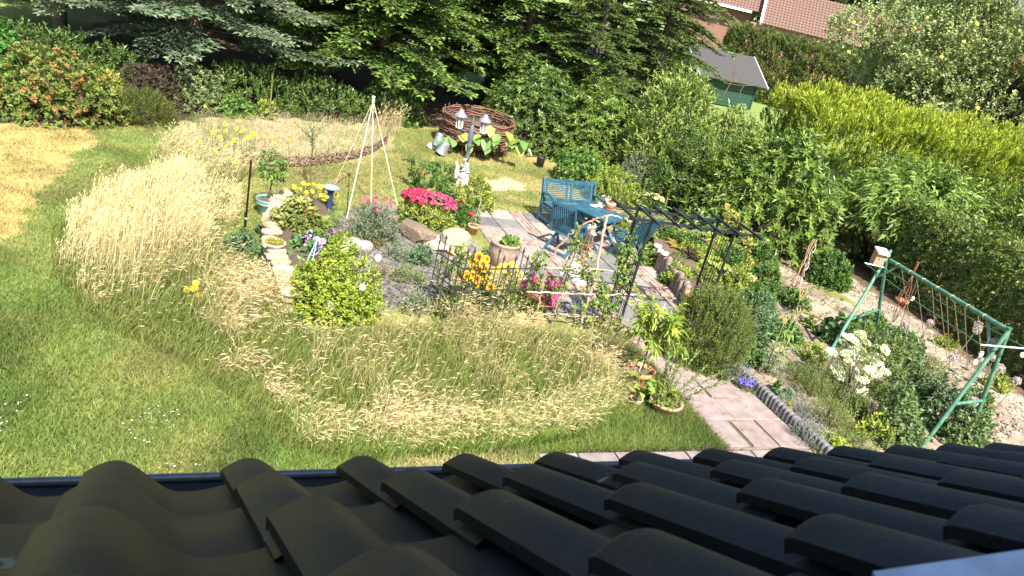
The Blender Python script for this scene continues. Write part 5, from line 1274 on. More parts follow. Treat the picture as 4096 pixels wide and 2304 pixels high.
# ------------------------------------------------------------------ flowers
def flower_mesh(name, kind, r, cols, seed=0):
    rng = np.random.default_rng(seed); mb = MB()
    if kind == 'daisy':
        n = 11; a = np.arange(n) * 2 * PI / n; d = np.stack([np.cos(a), np.sin(a), np.full(n, .12)], 1)
        leaves(mb, d * r * .15, d, np.array([0, 0, 1.]), r, r * .52, pick(rng, cols[:1], n, .1), .12, .15, .55)
        leaves(mb, d * r * .15 + (0, 0, .004), d, np.array([0, 0, 1.]), r * .52, r * .42, pick(rng, cols[2:3] or cols[:1], n, .1), .12, .1, .55)
        lathe(mb, (0, 0, 0), [(r * .26, 0), (r * .24, r * .12), (r * .12, r * .2), (.001, r * .22)], 8, cols[1])
    elif kind == 'ball':
        n = 150; d = nrm(rng.normal(0, 1, (n, 3))); c = pick(rng, cols, n, .12)
        leaves(mb, d * r * .72, d + rng.normal(0, .35, d.shape), rng.normal(0, 1, d.shape), r * .34, r * .24, c, .3)
        lathe(mb, (0, 0, 0), [(.001, -r * .7), (r * .6, -r * .35), (r * .72, 0), (r * .6, r * .4), (.001, r * .7)], 8, np.asarray(cols[-1]) * .8)
    elif kind == 'dome':
        n = 90; d = nrm(rng.normal(0, 1, (n, 3)) * [1, 1, .6]); d[:, 2] = np.abs(d[:, 2]) * .8; c = pick(rng, cols, n, .14)
        s = nrm(np.cross(d, rng.normal(0, 1, d.shape)))
        for sg in (0, 1):
            q = s if sg == 0 else np.cross(nrm(d), s)
            leaves(mb, d * r * .8 - q * r * .14, q, d, r * .28, r * .26, c, -.1)
        lathe(mb, (0, 0, 0), [(r * .7, 0), (r * .6, r * .45), (.001, r * .62)], 8, np.asarray(cols[0]) * .7)
    elif kind == 'umbel':
        n = 120; a = rng.uniform(0, 6.3, n); q = np.sqrt(rng.random(n)); p = np.stack([np.cos(a) * q * r, np.sin(a) * q * r, r * .42 * (1 - q * q) + rng.normal(0, r * .04, n)], 1)
        up_ = np.array([0, 0, 1.]) + rng.normal(0, .3, (n, 3)); d = nrm(rng.normal(0, 1, (n, 3)) * [1, 1, .2])
        leaves(mb, p - d * r * .13, d, up_, r * .3, r * .28, pick(rng, cols, n, .07), -.05)
        leaves(mb, p - np.cross(d, [0, 0, 1.]) * r * .13, np.cross(d, [0, 0, 1.]), up_, r * .3, r * .28, pick(rng, cols, n, .07), -.05)
        for k in range(9):
            tube(mb, [(0, 0, -r * .5), p[k] * .9], .0025, 3, (.2, .27, .1), False)
    me = mb.mesh(name); me.materials.append(M['petal']); return me
def put(me, name, parent, p, rng, tilt=.5, s=1.0, toward=None):
    o = link(name, me, parent); o.location = Vector([float(x) for x in (np.asarray(p) - base_of(parent) + 0)]) if False else Vector([float(x) for x in (np.asarray(p) - np.array(parent.location))])
    o.rotation_euler = (-.25 + rng.normal(0, tilt) if toward is None else toward + rng.normal(0, tilt), rng.normal(0, tilt), rng.uniform(0, 6.3) if toward is None else rng.normal(0, .4)); o.scale = (s * rng.uniform(.85, 1.15),) * 3; return o
def flowers_on(root, c, rx, ry, h, ax, ay, me, n, rng, lo=.55, name='flower_head', stem=.0, tilt=.4, toward=None):
    for k in range(n):
        a = rng.uniform(0, 6.3); q = math.sqrt(rng.random()) * .95; z = h * math.sqrt(max(.05, 1 - q * q)) * rng.uniform(.95, 1.05) if lo is None else h * (lo + (1.03 - lo) * math.sqrt(max(0, 1 - q * q)) * rng.uniform(.9, 1.05))
        p = c + ax * rx * q * math.cos(a) + ay * ry * q * math.sin(a) + np.array([0, 0, z + stem]); put(me, name, root, p, rng, tilt, 1, toward)
F_ = {}
F_['phlox'] = flower_mesh('flower_head', 'dome', .066, [(.60, .04, .16), (.68, .09, .24), (.48, .025, .10), (.66, .16, .28)], 1)
F_['phlox_red'] = flower_mesh('flower_head', 'dome', .08, [(.62, .03, .08), (.7, .07, .14)], 2)
F_['hydr'] = flower_mesh('flower_head', 'ball', .105, [(.66, .16, .36), (.74, .28, .46), (.56, .10, .28)], 3)
F_['rud'] = flower_mesh('flower_head', 'daisy', .062, [(.85, .50, .02), (.08, .03, .015), (.50, .14, .01)], 4)
F_['rudy'] = flower_mesh('flower_head', 'daisy', .042, [(.85, .58, .03), (.30, .14, .02)], 5)
F_['small_yellow'] = flower_mesh('flower_head', 'daisy', .028, [(.85, .60, .05), (.5, .3, .04)], 6)
F_['mallow'] = flower_mesh('flower_head', 'daisy', .055, [(.60, .42, .66), (.5, .5, .3), (.36, .12, .42)], 7)
F_['violet'] = flower_mesh('flower_head', 'daisy', .04, [(.33, .12, .42), (.5, .4, .2)], 8)
F_['pink'] = flower_mesh('flower_head', 'daisy', .028, [(.70, .07, .20), (.5, .1, .15)], 9)
F_['umbel'] = flower_mesh('flower_head', 'umbel', .098, [(.82, .83, .66), (.85, .86, .76), (.76, .80, .52)], 10)
F_['allium'] = flower_mesh('flower_head', 'ball', .074, [(.64, .46, .42), (.58, .54, .46), (.42, .36, .38)], 11)
F_['orange_rose'] = flower_mesh('flower_head', 'ball', .06, [(.78, .13, .04), (.7, .2, .06)], 12)
F_['white'] = flower_mesh('flower_head', 'ball', .045, [(.85, .82, .74), (.8, .76, .66)], 13)
F_['lobelia'] = flower_mesh('flower_head', 'daisy', .017, [(.20, .16, .62), (.5, .5, .6)], 14)
F_['cream'] = flower_mesh('flower_head', 'umbel', .07, [(.74, .62, .30), (.78, .68, .4)], 15)
F_['pinkz'] = flower_mesh('flower_head', 'daisy', .05, [(.75, .22, .25), (.6, .3, .1)], 16)

# left flower bed
rf = np.random.default_rng(50)
def bed_stones():
    rng = np.random.default_rng(17)
    arc = [(1150, 828), (1110, 850), (1095, 880), (1088, 915), (1080, 950), (1080, 985), (1080, 1015), (1084, 1045), (1092, 1078), (1104, 1110), (1118, 1140), (1130, 1172), (1136, 1200), (1142, 1228), (1152, 1255)]
    root = thing('stone_wall', 'low dry stone wall of cream limestone round the left flower bed', 'wall', at(1084, 1045))
    P = np.array([at(*q) for q in arc]); seg = np.concatenate([[0], np.cumsum(np.linalg.norm(np.diff(P, axis=0), axis=1))])
    for lay, (z, off) in enumerate(((.07, 0), (.19, .16), (.29, .04))):
        s = .1 + off
        while s < seg[-1]:
            i = np.searchsorted(seg, s) - 1; f = (s - seg[i]) / (seg[i + 1] - seg[i]); p = P[i] * (1 - f) + P[i + 1] * f; d = P[i + 1] - P[i]; w_ = rng.uniform(.15, .26)
            mb = MB(); k = np.array([.36, .29, .205]) * rng.uniform(.7, 1.2) * np.array([1, rng.uniform(.95, 1.02), rng.uniform(.85, 1)])
            if 2.3 < s < 2.9 and lay == 2: s += w_; continue
            rock(mb, p + np.array([*rng.normal(0, .02, 2), z]), (w_ * .56, .15 * rng.uniform(.8, 1.2), .066), rng, 2, .22, k, math.atan2(d[1], d[0])); mb.build('stone', M['stone'], root); s += w_ * 1.02
    # raised earth
    inner = [at(*q) for q in [(1110, 860), (1092, 950), (1092, 1030), (1130, 1180), (1170, 1250), (1300, 1180), (1350, 1000), (1300, 860), (1200, 815)]]
    mb = MB(); c = sum(inner) / len(inner); v = [c + (0, 0, .27)]
    for s_, z in ((.6, .27), (.92, .25), (1.02, .02)): v += [c + (q - c) * s_ + (0, 0, z) for q in inner]
    n = len(inner); f = [(0, 1 + i, 1 + (i + 1) % n) for i in range(n)]
    mb.add(v, f, (.085, .06, .042)); mb2 = [(1 + r * n + i, 1 + (r + 1) * n + i, 1 + (r + 1) * n + (i + 1) % n, 1 + r * n + (i + 1) % n) for r in range(2) for i in range(n)]
    mb.add(v, mb2, (.09, .055, .038)); o = mb.build('flower_bed_soil', M['matt'], None, 'structure')
bed_stones()
STY['amaranth'] = dict(den=90, sl=.10, k=6, L=.16, W=.075, ang=60, cols=[(.20, .22, .06), (.26, .26, .08), (.15, .19, .045)], out=.6, up=.5, droop=.3)
STY['mallow'] = dict(den=90, sl=.06, k=5, L=.11, W=.09, ang=62, cols=[(.09, .17, .05), (.12, .21, .06), (.07, .13, .04)], out=.6, up=.5, droop=.2)
STY['grey_low'] = dict(den=230, sl=.10, k=8, L=.05, W=.012, ang=50, cols=[(.16, .21, .11), (.12, .17, .07), (.20, .24, .15)], out=.5, up=.8)
STY['sedum_brown'] = dict(den=320, sl=.03, k=6, L=.022, W=.012, ang=55, cols=[(.28, .17, .07), (.22, .16, .06), (.30, .24, .08)], out=.5, up=.8)
STY['moss_yellow'] = dict(den=340, sl=.03, k=6, L=.022, W=.014, ang=60, cols=[(.42, .38, .03), (.36, .35, .04)], out=.5, up=.8)
r_, c, rx, ry, h = B('amaranth', 'tall olive leaved plant with red stems in the left flower bed', 'plant', 1205, 990, 220, 795, 'amaranth', amp=.25); 
for k in range(5): 
    mb = MB(); p = c + np.array([*rf.normal(0, .12, 2), 0]); tube(mb, [p, p + (0, 0, h * .85)], [.014, .008], 6, (.35, .05, .05)); mb.build('red_stem', M['leaf'], r_)
put(F_['pinkz'], 'flower_head', r_, c + (0, 0, h * 1.03), rf)
r_, c, rx, ry, h = B('mallow', 'mallow with pale lilac flowers beside the amaranth', 'plant', 1240, 1075, 190, 945, 'mallow', amp=.25)
me = F_['mallow']
for q in [(1222, 945), (1232, 955), (1226, 962), (1265, 957), (1278, 982), (1220, 990), (1215, 1000), (1190, 1012), (1268, 1008), (1236, 940), (1238, 930), (1230, 975), (1290, 965)]: put(me, 'flower_head', r_, EYEP + ray(*q) / FPX * ((c - EYEP) @ FW - .25), rf, .3, 1, .9)
r_, c, rx, ry, h = B('aster', 'dark violet flowered plant right of the lilac mallow', 'plant', 1300, 1010, 110, 920, 'green', amp=.25)
flowers_on(r_, c, rx, ry, h, np.array([1, 0, 0]), np.array([0, 1, 0]), F_['violet'], 16, rf, toward=.6)
r_, c, rx, ry, h = B('coneflower', 'yellow coneflowers at the back of the left flower bed', 'plant', 1240, 850, 230, 745, 'fine', amp=.3, n=260)
flowers_on(r_, c, rx, ry, h, np.array([1, 0, 0]), np.array([0, 1, 0]), F_['rudy'], 24, rf, toward=.5)
r_, c, rx, ry, h = B('marigold', 'small clump of orange yellow marigolds under the amaranth', 'plant', 1152, 960, 60, 925, 'fine', amp=.3)
flowers_on(r_, c, rx, ry, h, np.array([1, 0, 0]), np.array([0, 1, 0]), F_['rudy'], 7, rf, toward=.6)
B('leafy_plant', 'green leafy plant growing over the top of the stone wall', 'plant', 1110, 960, 120, 870, 'mallow', amp=.3)
B('leafy_plant', 'broad leaved plant at the foot of the lilac mallow', 'plant', 1165, 1085, 90, 1020, 'mallow', amp=.2)
B('dark_leaf_plant', 'small plant with brown red leaves behind the amaranth', 'plant', 1160, 830, 70, 770, 'brown', amp=.2)
for k, (a, b, w_, t, s_, lb) in enumerate([(1170, 1030, 110, 965, 'green', 'leafy green growth between the white bowl and the amaranth'), (1215, 1120, 130, 1045, 'mallow', 'round leaved growth at the foot of the blue obelisk'), (1290, 1040, 120, 960, 'green', 'green growth right of the lilac mallow'), (1280, 900, 150, 830, 'fine', 'fine green growth in front of the bird bath'), (1150, 1150, 80, 1095, 'fine', 'low green growth inside the front of the stone wall')]):
    B('leafy_plant', lb, 'plant', a, b, w_, t, s_, amp=.25, seed=700 + k)
# rose bush and obelisk
r_, c, rx, ry, h = B('rose_bush', 'rounded yellow green rose bush in front of the flower bed', 'shrub', 1335, 1300, 330, 1000, 'rose', amp=.32, depth=.9)
for q in [(1270, 1222), (1305, 1228), (1325, 1232), (1312, 1212), (1450, 1150), (1330, 1238)]:
    d = EYEP + ray(*q) / FPX * ((c - EYEP) @ FW - ry * .8); put(F_['white'], 'flower_head', r_, d, rf)
def obelisk():
    f = [at(1200, 1125), at(1232, 1130), at(1300, 1080), at(1265, 1060)]; c = sum(f) / 4; c[2] = 0; z = zof(c, 965)
    root = thing('obelisk_trellis', 'blue grey metal obelisk between the mallow and the rose bush', 'plant support', c); col = (.22, .30, .36)
    for b in f: mb = MB(); tube(mb, [b + (0, 0, .1), c * .92 + b * .08 + np.array([0, 0, z])], .010, 6, col); mb.build('rod', M['paint'], root)
    for t in (.35, .6): 
        mb = MB()
        for i in range(4):
            q = lambda b: b * (1 - t * .92) + c * t * .92 + np.array([0, 0, .1 + (z - .1) * t]); tube(mb, [q(f[i]), q(f[(i + 1) % 4])], .007, 5, col)
        mb.build('hoop', M['paint'], root)
obelisk()
# white bowl on the wall, bird bath
def pot(name, label, px, py, prof, col, mat='clay', soil=None, cat='pot', z=0.0, up=(0, 0, 1), g=None, rim=None):
    g = at(px, py, z) if g is None else np.asarray(g, float); root = thing(name, label, cat, g); mb = MB(); lathe(mb, g, prof, 26, col, up); mb.build('body', M[mat], root)
    if soil: mb = MB(); lathe(mb, g, [(soil[0], soil[1]), (soil[0] * .5, soil[1] + .01), (.001, soil[1] + .012)], 18, (.10, .065, .045), up); mb.build('soil', M['matt'], root)
    return root, g
r_, g = pot('white_bowl', 'cream bowl of yellow stonecrop sitting on the stone wall', 1095, 992, [(.001, 0), (.09, 0), (.15, .07), (.17, .10), (.155, .10), (.13, .07), (.001, .06)], (.66, .58, .46), 'clay', (.15, .085), 'bowl', .33)
mb = MB(); p, nn = shell(rf, 240, g + (0, 0, .07), (.14, .14, .06)); shoots(mb, rf, p, nn, .02, 4, .02, .012, 50, STY['moss_yellow']['cols']); mb.build('stonecrop', M['leaf'], r_)
g = at(1312, 845); r_ = thing('bird_bath', 'blue glazed bird bath on a dark blue pedestal', 'bird bath', g)
mb = MB(); lathe(mb, g, [(.11, 0), (.10, .03), (.05, .06), (.07, .16), (.05, .22), (.065, .30), (.045, .36), (.075, .42)], 18, (.02, .03, .09)); mb.build('pedestal', M['paint'], r_)
mb = MB(); lathe(mb, g, [(.05, .42), (.13, .45), (.155, .485), (.14, .485), (.09, .462), (.001, .455)], 22, (.22, .27, .36)); mb.build('basin', M['paint'], r_)
# green planter with a little tree
r_, g = pot('planter', 'green glazed round planter with a slim young tree in it', 1070, 856, [(.001, 0), (.15, 0), (.16, .02), (.20, .18), (.205, .185), (.235, .27), (.235, .30), (.215, .30), (.205, .26), (.001, .255)], (.13, .22, .19), 'paint', (.205, .262), 'planter')
mb = MB(); lathe(mb, g, [(.21, .20), (.222, .215), (.225, .235), (.22, .24)], 26, (.25, .36, .32)); mb.build('band', M['paint'], r_)
th = zof(g, 612); tr_ = thing('young_tree', 'slim young tree with a small leafy crown in the green planter', 'tree', g + (0, 0, .262)); mb = MB(); stick(mb, [g + (0, 0, .26), g + (.01, 0, th * .6), g + (.02, 0, th * .97)], .013, .006, rf, (.13, .10, .07), 6, .006); mb.build('trunk', M['bark'], tr_)
mb = MB(); p, nn = shell(rf, 150, g + (.02, 0, th * .78), (.20, .20, th * .24), .3, .6, False); shoots(mb, rf, p, nrm(nn + [0, 0, .5]), .06, 5, .07, .035, 60, [(.14, .22, .05), (.18, .26, .06), (.11, .17, .04)], droop=.3); mb.build('crown', M['leaf'], tr_)
# sapling in the straw bed and young bare tree
g = at(1240, 755); tr_ = thing('sapling', 'thin sapling with sparse leaves behind the coneflowers', 'tree', g); mb = MB(); th = zof(g, 470); stick(mb, [g, g + (-.05, 0, th * .5), g + (-.1, 0, th)], .014, .005, rf, (.15, .11, .07), 6, .012)
mbl = MB()
for k in range(16):
    z = rf.uniform(.35, 1) * th; a = rf.uniform(0, 6.3); d = np.array([math.cos(a) * .3, math.sin(a) * .3, .22]) * rf.uniform(.5, 1.2); b = g + (-.1 * z / th, 0, z); tube(mb, [b, b + d], [.005, .003], 4, (.15, .11, .07), False); shoots(mbl, rf, (b + d * np.linspace(.3, 1, 3)[:, None]), np.repeat(d[None], 3, 0), .06, 4, .055, .024, 55, [(.12, .16, .06), (.15, .19, .07)])
mb.build('trunk', M['bark'], tr_); mbl.build('crown', M['leaf'], tr_)
# small round shrub in bare soil beside the iron rod
B('hydrangea_bush', 'small dark green bush in a ring of bare soil below the iron rod', 'shrub', 968, 1040, 130, 935, 'blue', amp=.12)
# silver campion, phlox, roses
r_, c, rx, ry, h = B('rose_campion', 'silvery rose campion with small magenta flowers', 'plant', 1500, 985, 200, 790, 'silver', amp=.25)
flowers_on(r_, c, rx * 1.1, ry, h, np.array([1, 0, 0]), np.array([0, 1, 0]), F_['pink'], 30, rf, .45, toward=.5)
r_, c, rx, ry, h = B('phlox', 'magenta pink phlox in full bloom left of the patio', 'plant', 1710, 930, 235, 775, 'limegreen', amp=.1)
flowers_on(r_, c, rx * 1.0, ry * .95, h, np.array([1, 0, 0]), np.array([0, 1, 0]), F_['phlox'], 90, rf, .66, tilt=.4); flowers_on(r_, c - np.array([rx * .35, .1, 0]), rx * .6, ry * .7, h, np.array([1, 0, 0]), np.array([0, 1, 0]), F_['phlox_red'], 16, rf, .72, tilt=.3)
r_, c, rx, ry, h = B('rose_bush', 'tall green rose bush with one orange red bloom behind the phlox', 'shrub', 1740, 800, 210, 645, 'green', amp=.3, n=260)
put(F_['orange_rose'], 'flower_head', r_, EYEP + ray(1683, 692) / FPX * ((c - EYEP) @ FW - .3), rf)
climber('rose_shoot', 'upright rose shoot with dark leaves left of the tall rose bush', [at(1660, 745), EYEP + ray(1652, 690) / FPX * ((c - EYEP) @ FW), EYEP + ray(1643, 640) / FPX * ((c - EYEP) @ FW)], .06, 40, 'green', 61)
B('euonymus', 'yellow green variegated bush between the phlox and the patio', 'shrub', 1900, 850, 165, 710, 'yellowgreen', amp=.2)
r_, c, rx, ry, h = B('dahlia', 'dark leaved plant with a few crimson flowers beside the clay pot', 'plant', 1860, 905, 110, 830, 'green', amp=.2); 
for q in [(1885, 855), (1890, 862), (1848, 808), (1792, 860)]: put(F_['phlox_red'], 'flower_head', r_, EYEP + ray(*q) / FPX * ((c - EYEP) @ FW - .2), rf, .3, .8)
# rockery
simple_rock('boulder', 'long brown mossy boulder below the phlox', 1665, 955, (.46, .20, .17), 4, (.17, .12, .085), rot=-.6)
simple_rock('boulder', 'flat sandstone block at the end of the brown boulder', 1722, 968, (.28, .18, .11), 5, (.50, .39, .28), rot=-.4)
simple_rock('boulder', 'layered sandstone slab left of the mossy boulder', 1745, 988, (.33, .20, .10), 6, (.46, .35, .25), rot=-.5)
simple_rock('boulder', 'big mossy grey boulder behind the iron fence', 1815, 1000, (.30, .24, .24), 7, (.26, .24, .16), rot=.2, amp=.22)
simple_rock('boulder', 'reddish flat stone in front of the mossy boulder', 1835, 1022, (.24, .13, .07), 8, (.42, .25, .17), rot=.1)
simple_rock('limestone', 'white crumpled limestone in the rockery, left piece', 1362, 1010, (.20, .14, .13), 9, (.25, .235, .21))
simple_rock('limestone', 'grey white limestone in the middle of the rockery row', 1412, 1008, (.20, .15, .16), 10, (.28, .265, .24))
simple_rock('limestone', 'grey white limestone at the right of the rockery row', 1455, 1010, (.15, .13, .13), 11, (.27, .25, .225))
simple_rock('limestone', 'small white stone right of the rockery row', 1508, 1045, (.07, .06, .08), 12, (.45, .43, .40))
B('stonecrop', 'rusty brown stonecrop cushion above the white limestones', 'plant', 1400, 985, 210, 940, 'sedum_brown', amp=.15)
B('stonecrop', 'brown stonecrop right of the white limestones', 'plant', 1510, 1000, 110, 960, 'sedum_brown', amp=.15)
B('stonecrop', 'bright yellow stonecrop cushion in the rockery', 'plant', 1465, 975, 80, 930, 'moss_yellow', amp=.15)
B('pinks', 'grey green cushion plant on the pale gravel, left of two', 'plant', 1590, 1045, 90, 980, 'grey_low', amp=.2)
B('pinks', 'blue green cushion plant on the pale gravel, right of two', 'plant', 1685, 1060, 85, 985, 'blue', amp=.2)
B('thyme', 'low green thyme mat beside the grey gravel', 'plant', 1640, 1140, 150, 1075, 'fine', amp=.2)
B('stonecrop', 'reddish low stonecrop left of the thyme mat', 'plant', 1535, 1120, 120, 1060, 'sedum_brown', amp=.2)
B('pale_plant', 'pale green airy plant left of the iron fence', 'plant', 1660, 1260, 110, 1190, 'silver', amp=.3, n=160)
gp = MB(); p = scatter(rf, ROCKERY, 2600)
for q in p:
    s = rf.uniform(.008, .028); v, f = ICO[1]; gp.add(v * s * rf.uniform(.6, 1.2, 3) + [q[0], q[1], s * .3], f, np.array([.085, .078, .066]) * rf.uniform(.5, 1.7))
gp.build('gravel', M['stone'], None, 'stuff')
# pots near the rocks
r_, g = pot('clay_pot', 'small terracotta pot with a cane at the patio corner', 1888, 938, [(.001, 0), (.075, 0), (.10, .15), (.118, .15), (.122, .205), (.108, .205), (.10, .16), (.001, .16)], (.52, .25, .12), 'clay', (.10, .185))
mb = MB(); tube(mb, [g + (0, 0, .17), g + (.03, 0, .75)], .006, 5, (.35, .4, .38)); mb.build('cane', M['wood'], r_); mb = MB(); p = g + np.stack([rf.normal(0, .03, 10), rf.normal(0, .03, 10), rf.uniform(.2, .5, 10)], 1); shoots(mb, rf, p, nrm(rf.normal(0, 1, (10, 3)) + [0, 0, 1]), .08, 5, .05, .02, 50, [(.12, .2, .05)]); mb.build('foliage', M['leaf'], r_)
r_, g = pot('stone_urn', 'wide grey brown stoneware urn on the patio behind the fence', 2003, 1062, [(.001, 0), (.17, 0), (.20, .04), (.27, .20), (.285, .32), (.265, .42), (.285, .44), (.29, .47), (.255, .48), (.24, .44), (.001, .36)], (.28, .20, .155), 'clay', (.235, .37), 'urn')
mb = MB(); p, nn = shell(rf, 60, g + (.08, -.03, .42), (.12, .12, .16), .2, .4); shoots(mb, rf, p, nrm(nn + [0, 0, .5]), .05, 5, .06, .05, 60, [(.16, .26, .05), (.2, .3, .06)]); mb.build('foliage', M['leaf'], r_)
mb = MB(); p, nn = shell(rf, 90, g + (-.28, -.2, .12), (.14, .14, .2), .2, .4); shoots(mb, rf, p, nrm(nn + [0, 0, .5]), .05, 5, .03, .014, 60, [(.09, .14, .06)]); o = thing('small_herb', 'small dark herb growing at the foot of the stone urn', 'plant', g + (-.28, -.2, 0)); mb.build('crown', M['leaf'], o)
# sunflowers-like rudbeckia and neighbours by the fence
r_, c, rx, ry, h = B('black_eyed_susan', 'black eyed susans with golden brown flowers at the iron fence', 'plant', 1905, 1260, 140, 1080, 'green', amp=.2, n=150)
for q in [(1916, 1028), (1911, 1038), (1948, 1036), (1888, 1046), (1932, 1056), (1899, 1073), (1915, 1071), (1938, 1073), (1928, 1083), (1876, 1088), (1898, 1088), (1934, 1102), (1930, 1106), (1866, 1096), (1892, 1100), (1908, 1118), (1842, 1104), (1880, 1120), (1903, 1135), (1925, 1136), (1962, 1148), (1943, 1096), (1922, 1066), (1870, 1106)]:
    put(F_['rud'], 'flower_head', r_, EYEP + ray(*q) / FPX * ((c - EYEP) @ FW - .30 + rf.normal(0, .08)), rf, .25, 1.15, .85)
r_, c, rx, ry, h = B('coreopsis', 'airy plant with small yellow flowers right of the black eyed susans', 'plant', 2020, 1265, 150, 1060, 'climb', amp=.3, n=90)
flowers_on(r_, c, rx, ry, h, np.array([1, 0, 0]), np.array([0, 1, 0]), F_['small_yellow'], 34, rf, .5, toward=.6)
B('weedy_plant', 'leafy green growth along the foot of the iron fence', 'plant', 1830, 1310, 170, 1170, 'climb', amp=.3, n=90)
climber('pea_vine', 'light green vine wound over the top of the left fence panel', [at(1760, 1140, .1), at(1800, 1060, .7), at(1840, 1050, .8), at(1865, 1010, 1.0)], .10, 60, 'climb', 71)
climber('pea_vine', 'light green vine on the fence just left of the stick arch', [at(2120, 1250, .1), at(2130, 1110, .6), at(2150, 1030, 1.0), at(2170, 1010, 1.1)], .08, 50, 'climb', 72)
r_, c, rx, ry, h = B('hydrangea', 'pink hydrangea with large ball flowers behind the stick trellis', 'shrub', 2150, 1245, 185, 1120, 'limegreen', amp=.15)
for q, s in [((2130, 1118), 1.1), ((2097, 1143), 1.0), ((2205, 1146), 1.15), ((2238, 1133), 1.05), ((2225, 1192), .9), ((2150, 1186), .8), ((2180, 1206), .8), ((2207, 1208), .9), ((2120, 1195), .6)]:
    put(F_['hydr'], 'flower_head', r_, EYEP + ray(*q) / FPX * ((c - EYEP) @ FW - ry * .7), rf, .5, s)
g = at(2198, 1215); r_ = thing('rusty_bird', 'rusty metal bird figure perched over the hydrangea', 'ornament', g); zb = zof(g, 1122)
mb = MB(); tube(mb, [g, g + (0, 0, zb)], .005, 5, (.2, .09, .05)); mb.build('rod', M['metal'], r_)
mb = MB(); b0 = g + (0, 0, zb); tube(mb, [b0 + (-.12, 0, .10), b0 + (-.09, 0, .05), b0 + (-.03, 0, .0), b0 + (.05, 0, .01), b0 + (.12, 0, .06)], [.012, .035, .045, .035, .010], 8, (.42, .15, .06)); lathe(mb, b0 + (-.12, 0, .12), [(.001, -.03), (.03, -.01), (.028, .015), (.001, .03)], 8, (.42, .15, .06)); bar(mb, b0 + (-.14, 0, .12), b0 + (-.19, 0, .115), .012, .01, (0, 0, 1), (.3, .12, .05)); mb.build('body', M['matt'], r_)
# stone egg on a plinth
g = at(2303, 1112); zz = np.array([0, 0, 1.]); r_ = thing('stone_plinth', 'flat pale blue grey plinth on the patio behind the stick trellis', 'plinth', g); mb = MB(); box(mb, g + (0, 0, .05), .46, .42, .07, GU * .8 + GV * .6, zz, (.52, .56, .60)); mb.build('slab', M['paint'], r_)
g2 = g + (-.02, .02, .085); r_ = thing('round_stone', 'large smooth egg shaped stone lying on the pale plinth', 'stone', g2); mb = MB(); rock(mb, g2 + (0, 0, .105), (.19, .16, .115), np.random.default_rng(2), 3, .05, (.44, .40, .30), 0, True); mb.build('egg', M['stone'], r_)
# yellow ragwort in the meadow
g = at(768, 1195); r_ = thing('ragwort', 'single bright yellow ragwort flower in the tall grass', 'flower', g); mb = MB(); z = zof(g, 1160); tube(mb, [g, g + (0, 0, z)], .006, 4, (.14, .2, .05)); mb.build('stem', M['leaf'], r_)
for k in range(9): put(F_['rudy'], 'flower_head', r_, g + np.array([*rf.normal(0, .055, 2), z + rf.normal(0, .04)]), rf, .3, .9, .5)
# coneflowers in the dry meadow, and the mullein spires
r_ = thing('coneflower_patch', 'scattered tall orange yellow coneflowers in the dry meadow', 'flowers', at(930, 600)); st = MB()
for q in [(820, 425), (870, 522), (905, 522), (850, 529), (945, 515), (985, 550), (938, 555), (880, 548), (975, 560), (1000, 548), (1008, 532), (1020, 535), (938, 650), (1155, 560), (1100, 570), (860, 600), (905, 583), (800, 570), (1060, 545), (900, 495), (960, 485), (935, 565), (965, 525)]:
    d = ray(*q); p = at(q[0], q[1] + 75); pp = EYEP + d * (np.hypot(p[0], p[1]) / np.hypot(d[0], d[1])); tube(st, [p, pp], .006, 4, (.16, .19, .06)); put(F_['rud'] if False else F_['rudy'], 'flower_head', r_, pp, rf, .3, .95, .9)
st.build('stems', M['leaf'], r_)
def mullein(label, px, py, ytop, seed, ln=.45, leaves_n=9):
    rng = np.random.default_rng(seed); g = at(px, py); z = zof(g, ytop); r_ = thing('mullein', label, 'plant', g); mb = MB(); tube(mb, [g, g + (.02, 0, z * .6), g + (.0, 0, z)], [.018, .015, .008], 6, (.22, .24, .10)); mb.build('stem', M['leaf'], r_)
    mb = MB(); t = np.linspace(1 - ln, 1, 40); p = g + np.stack([0 * t, 0 * t, t * z], 1); shoots(mb, rng, p, np.repeat([[0, 0, 1.]], 40, 0), .02, 7, .035, .022, 70, [(.36, .36, .10), (.28, .30, .10), (.5, .45, .08)]); mb.build('flower_spike', M['leaf'], r_)
    for k in range(leaves_n):
        a = k * 2.4; zz = z * (1 - ln) * (.08 + .85 * k / leaves_n); s = 1 - .55 * k / leaves_n; mb = MB(); leaves(mb, (g + (0, 0, zz))[None], np.array([[math.cos(a), math.sin(a), .35]]), np.array([[0, 0, 1.]]), .36 * s, .13 * s, np.array([[.24, .30, .10]]), .1, .3, six=True); mb.build('leaf', M['leaf'], r_)
mullein('tall mullein spire in front of the dark laurel', 2612, 745, 552, 1)
mullein('thin brown mullein spire at the back of the dry meadow', 1072, 480, 298, 2, .5, 6)
mullein('young mullein with yellow green leaves right of the blue table', 2540, 870, 720, 3, .2, 12)
mullein('mullein with broad yellow leaves beside the dead log', 2640, 880, 765, 4, .15, 9)
simple_rock('dead_log', 'dark weathered log stump under the laurel behind the table', 2665, 790, (.35, .25, .30), 21, (.10, .07, .055), cat='log')

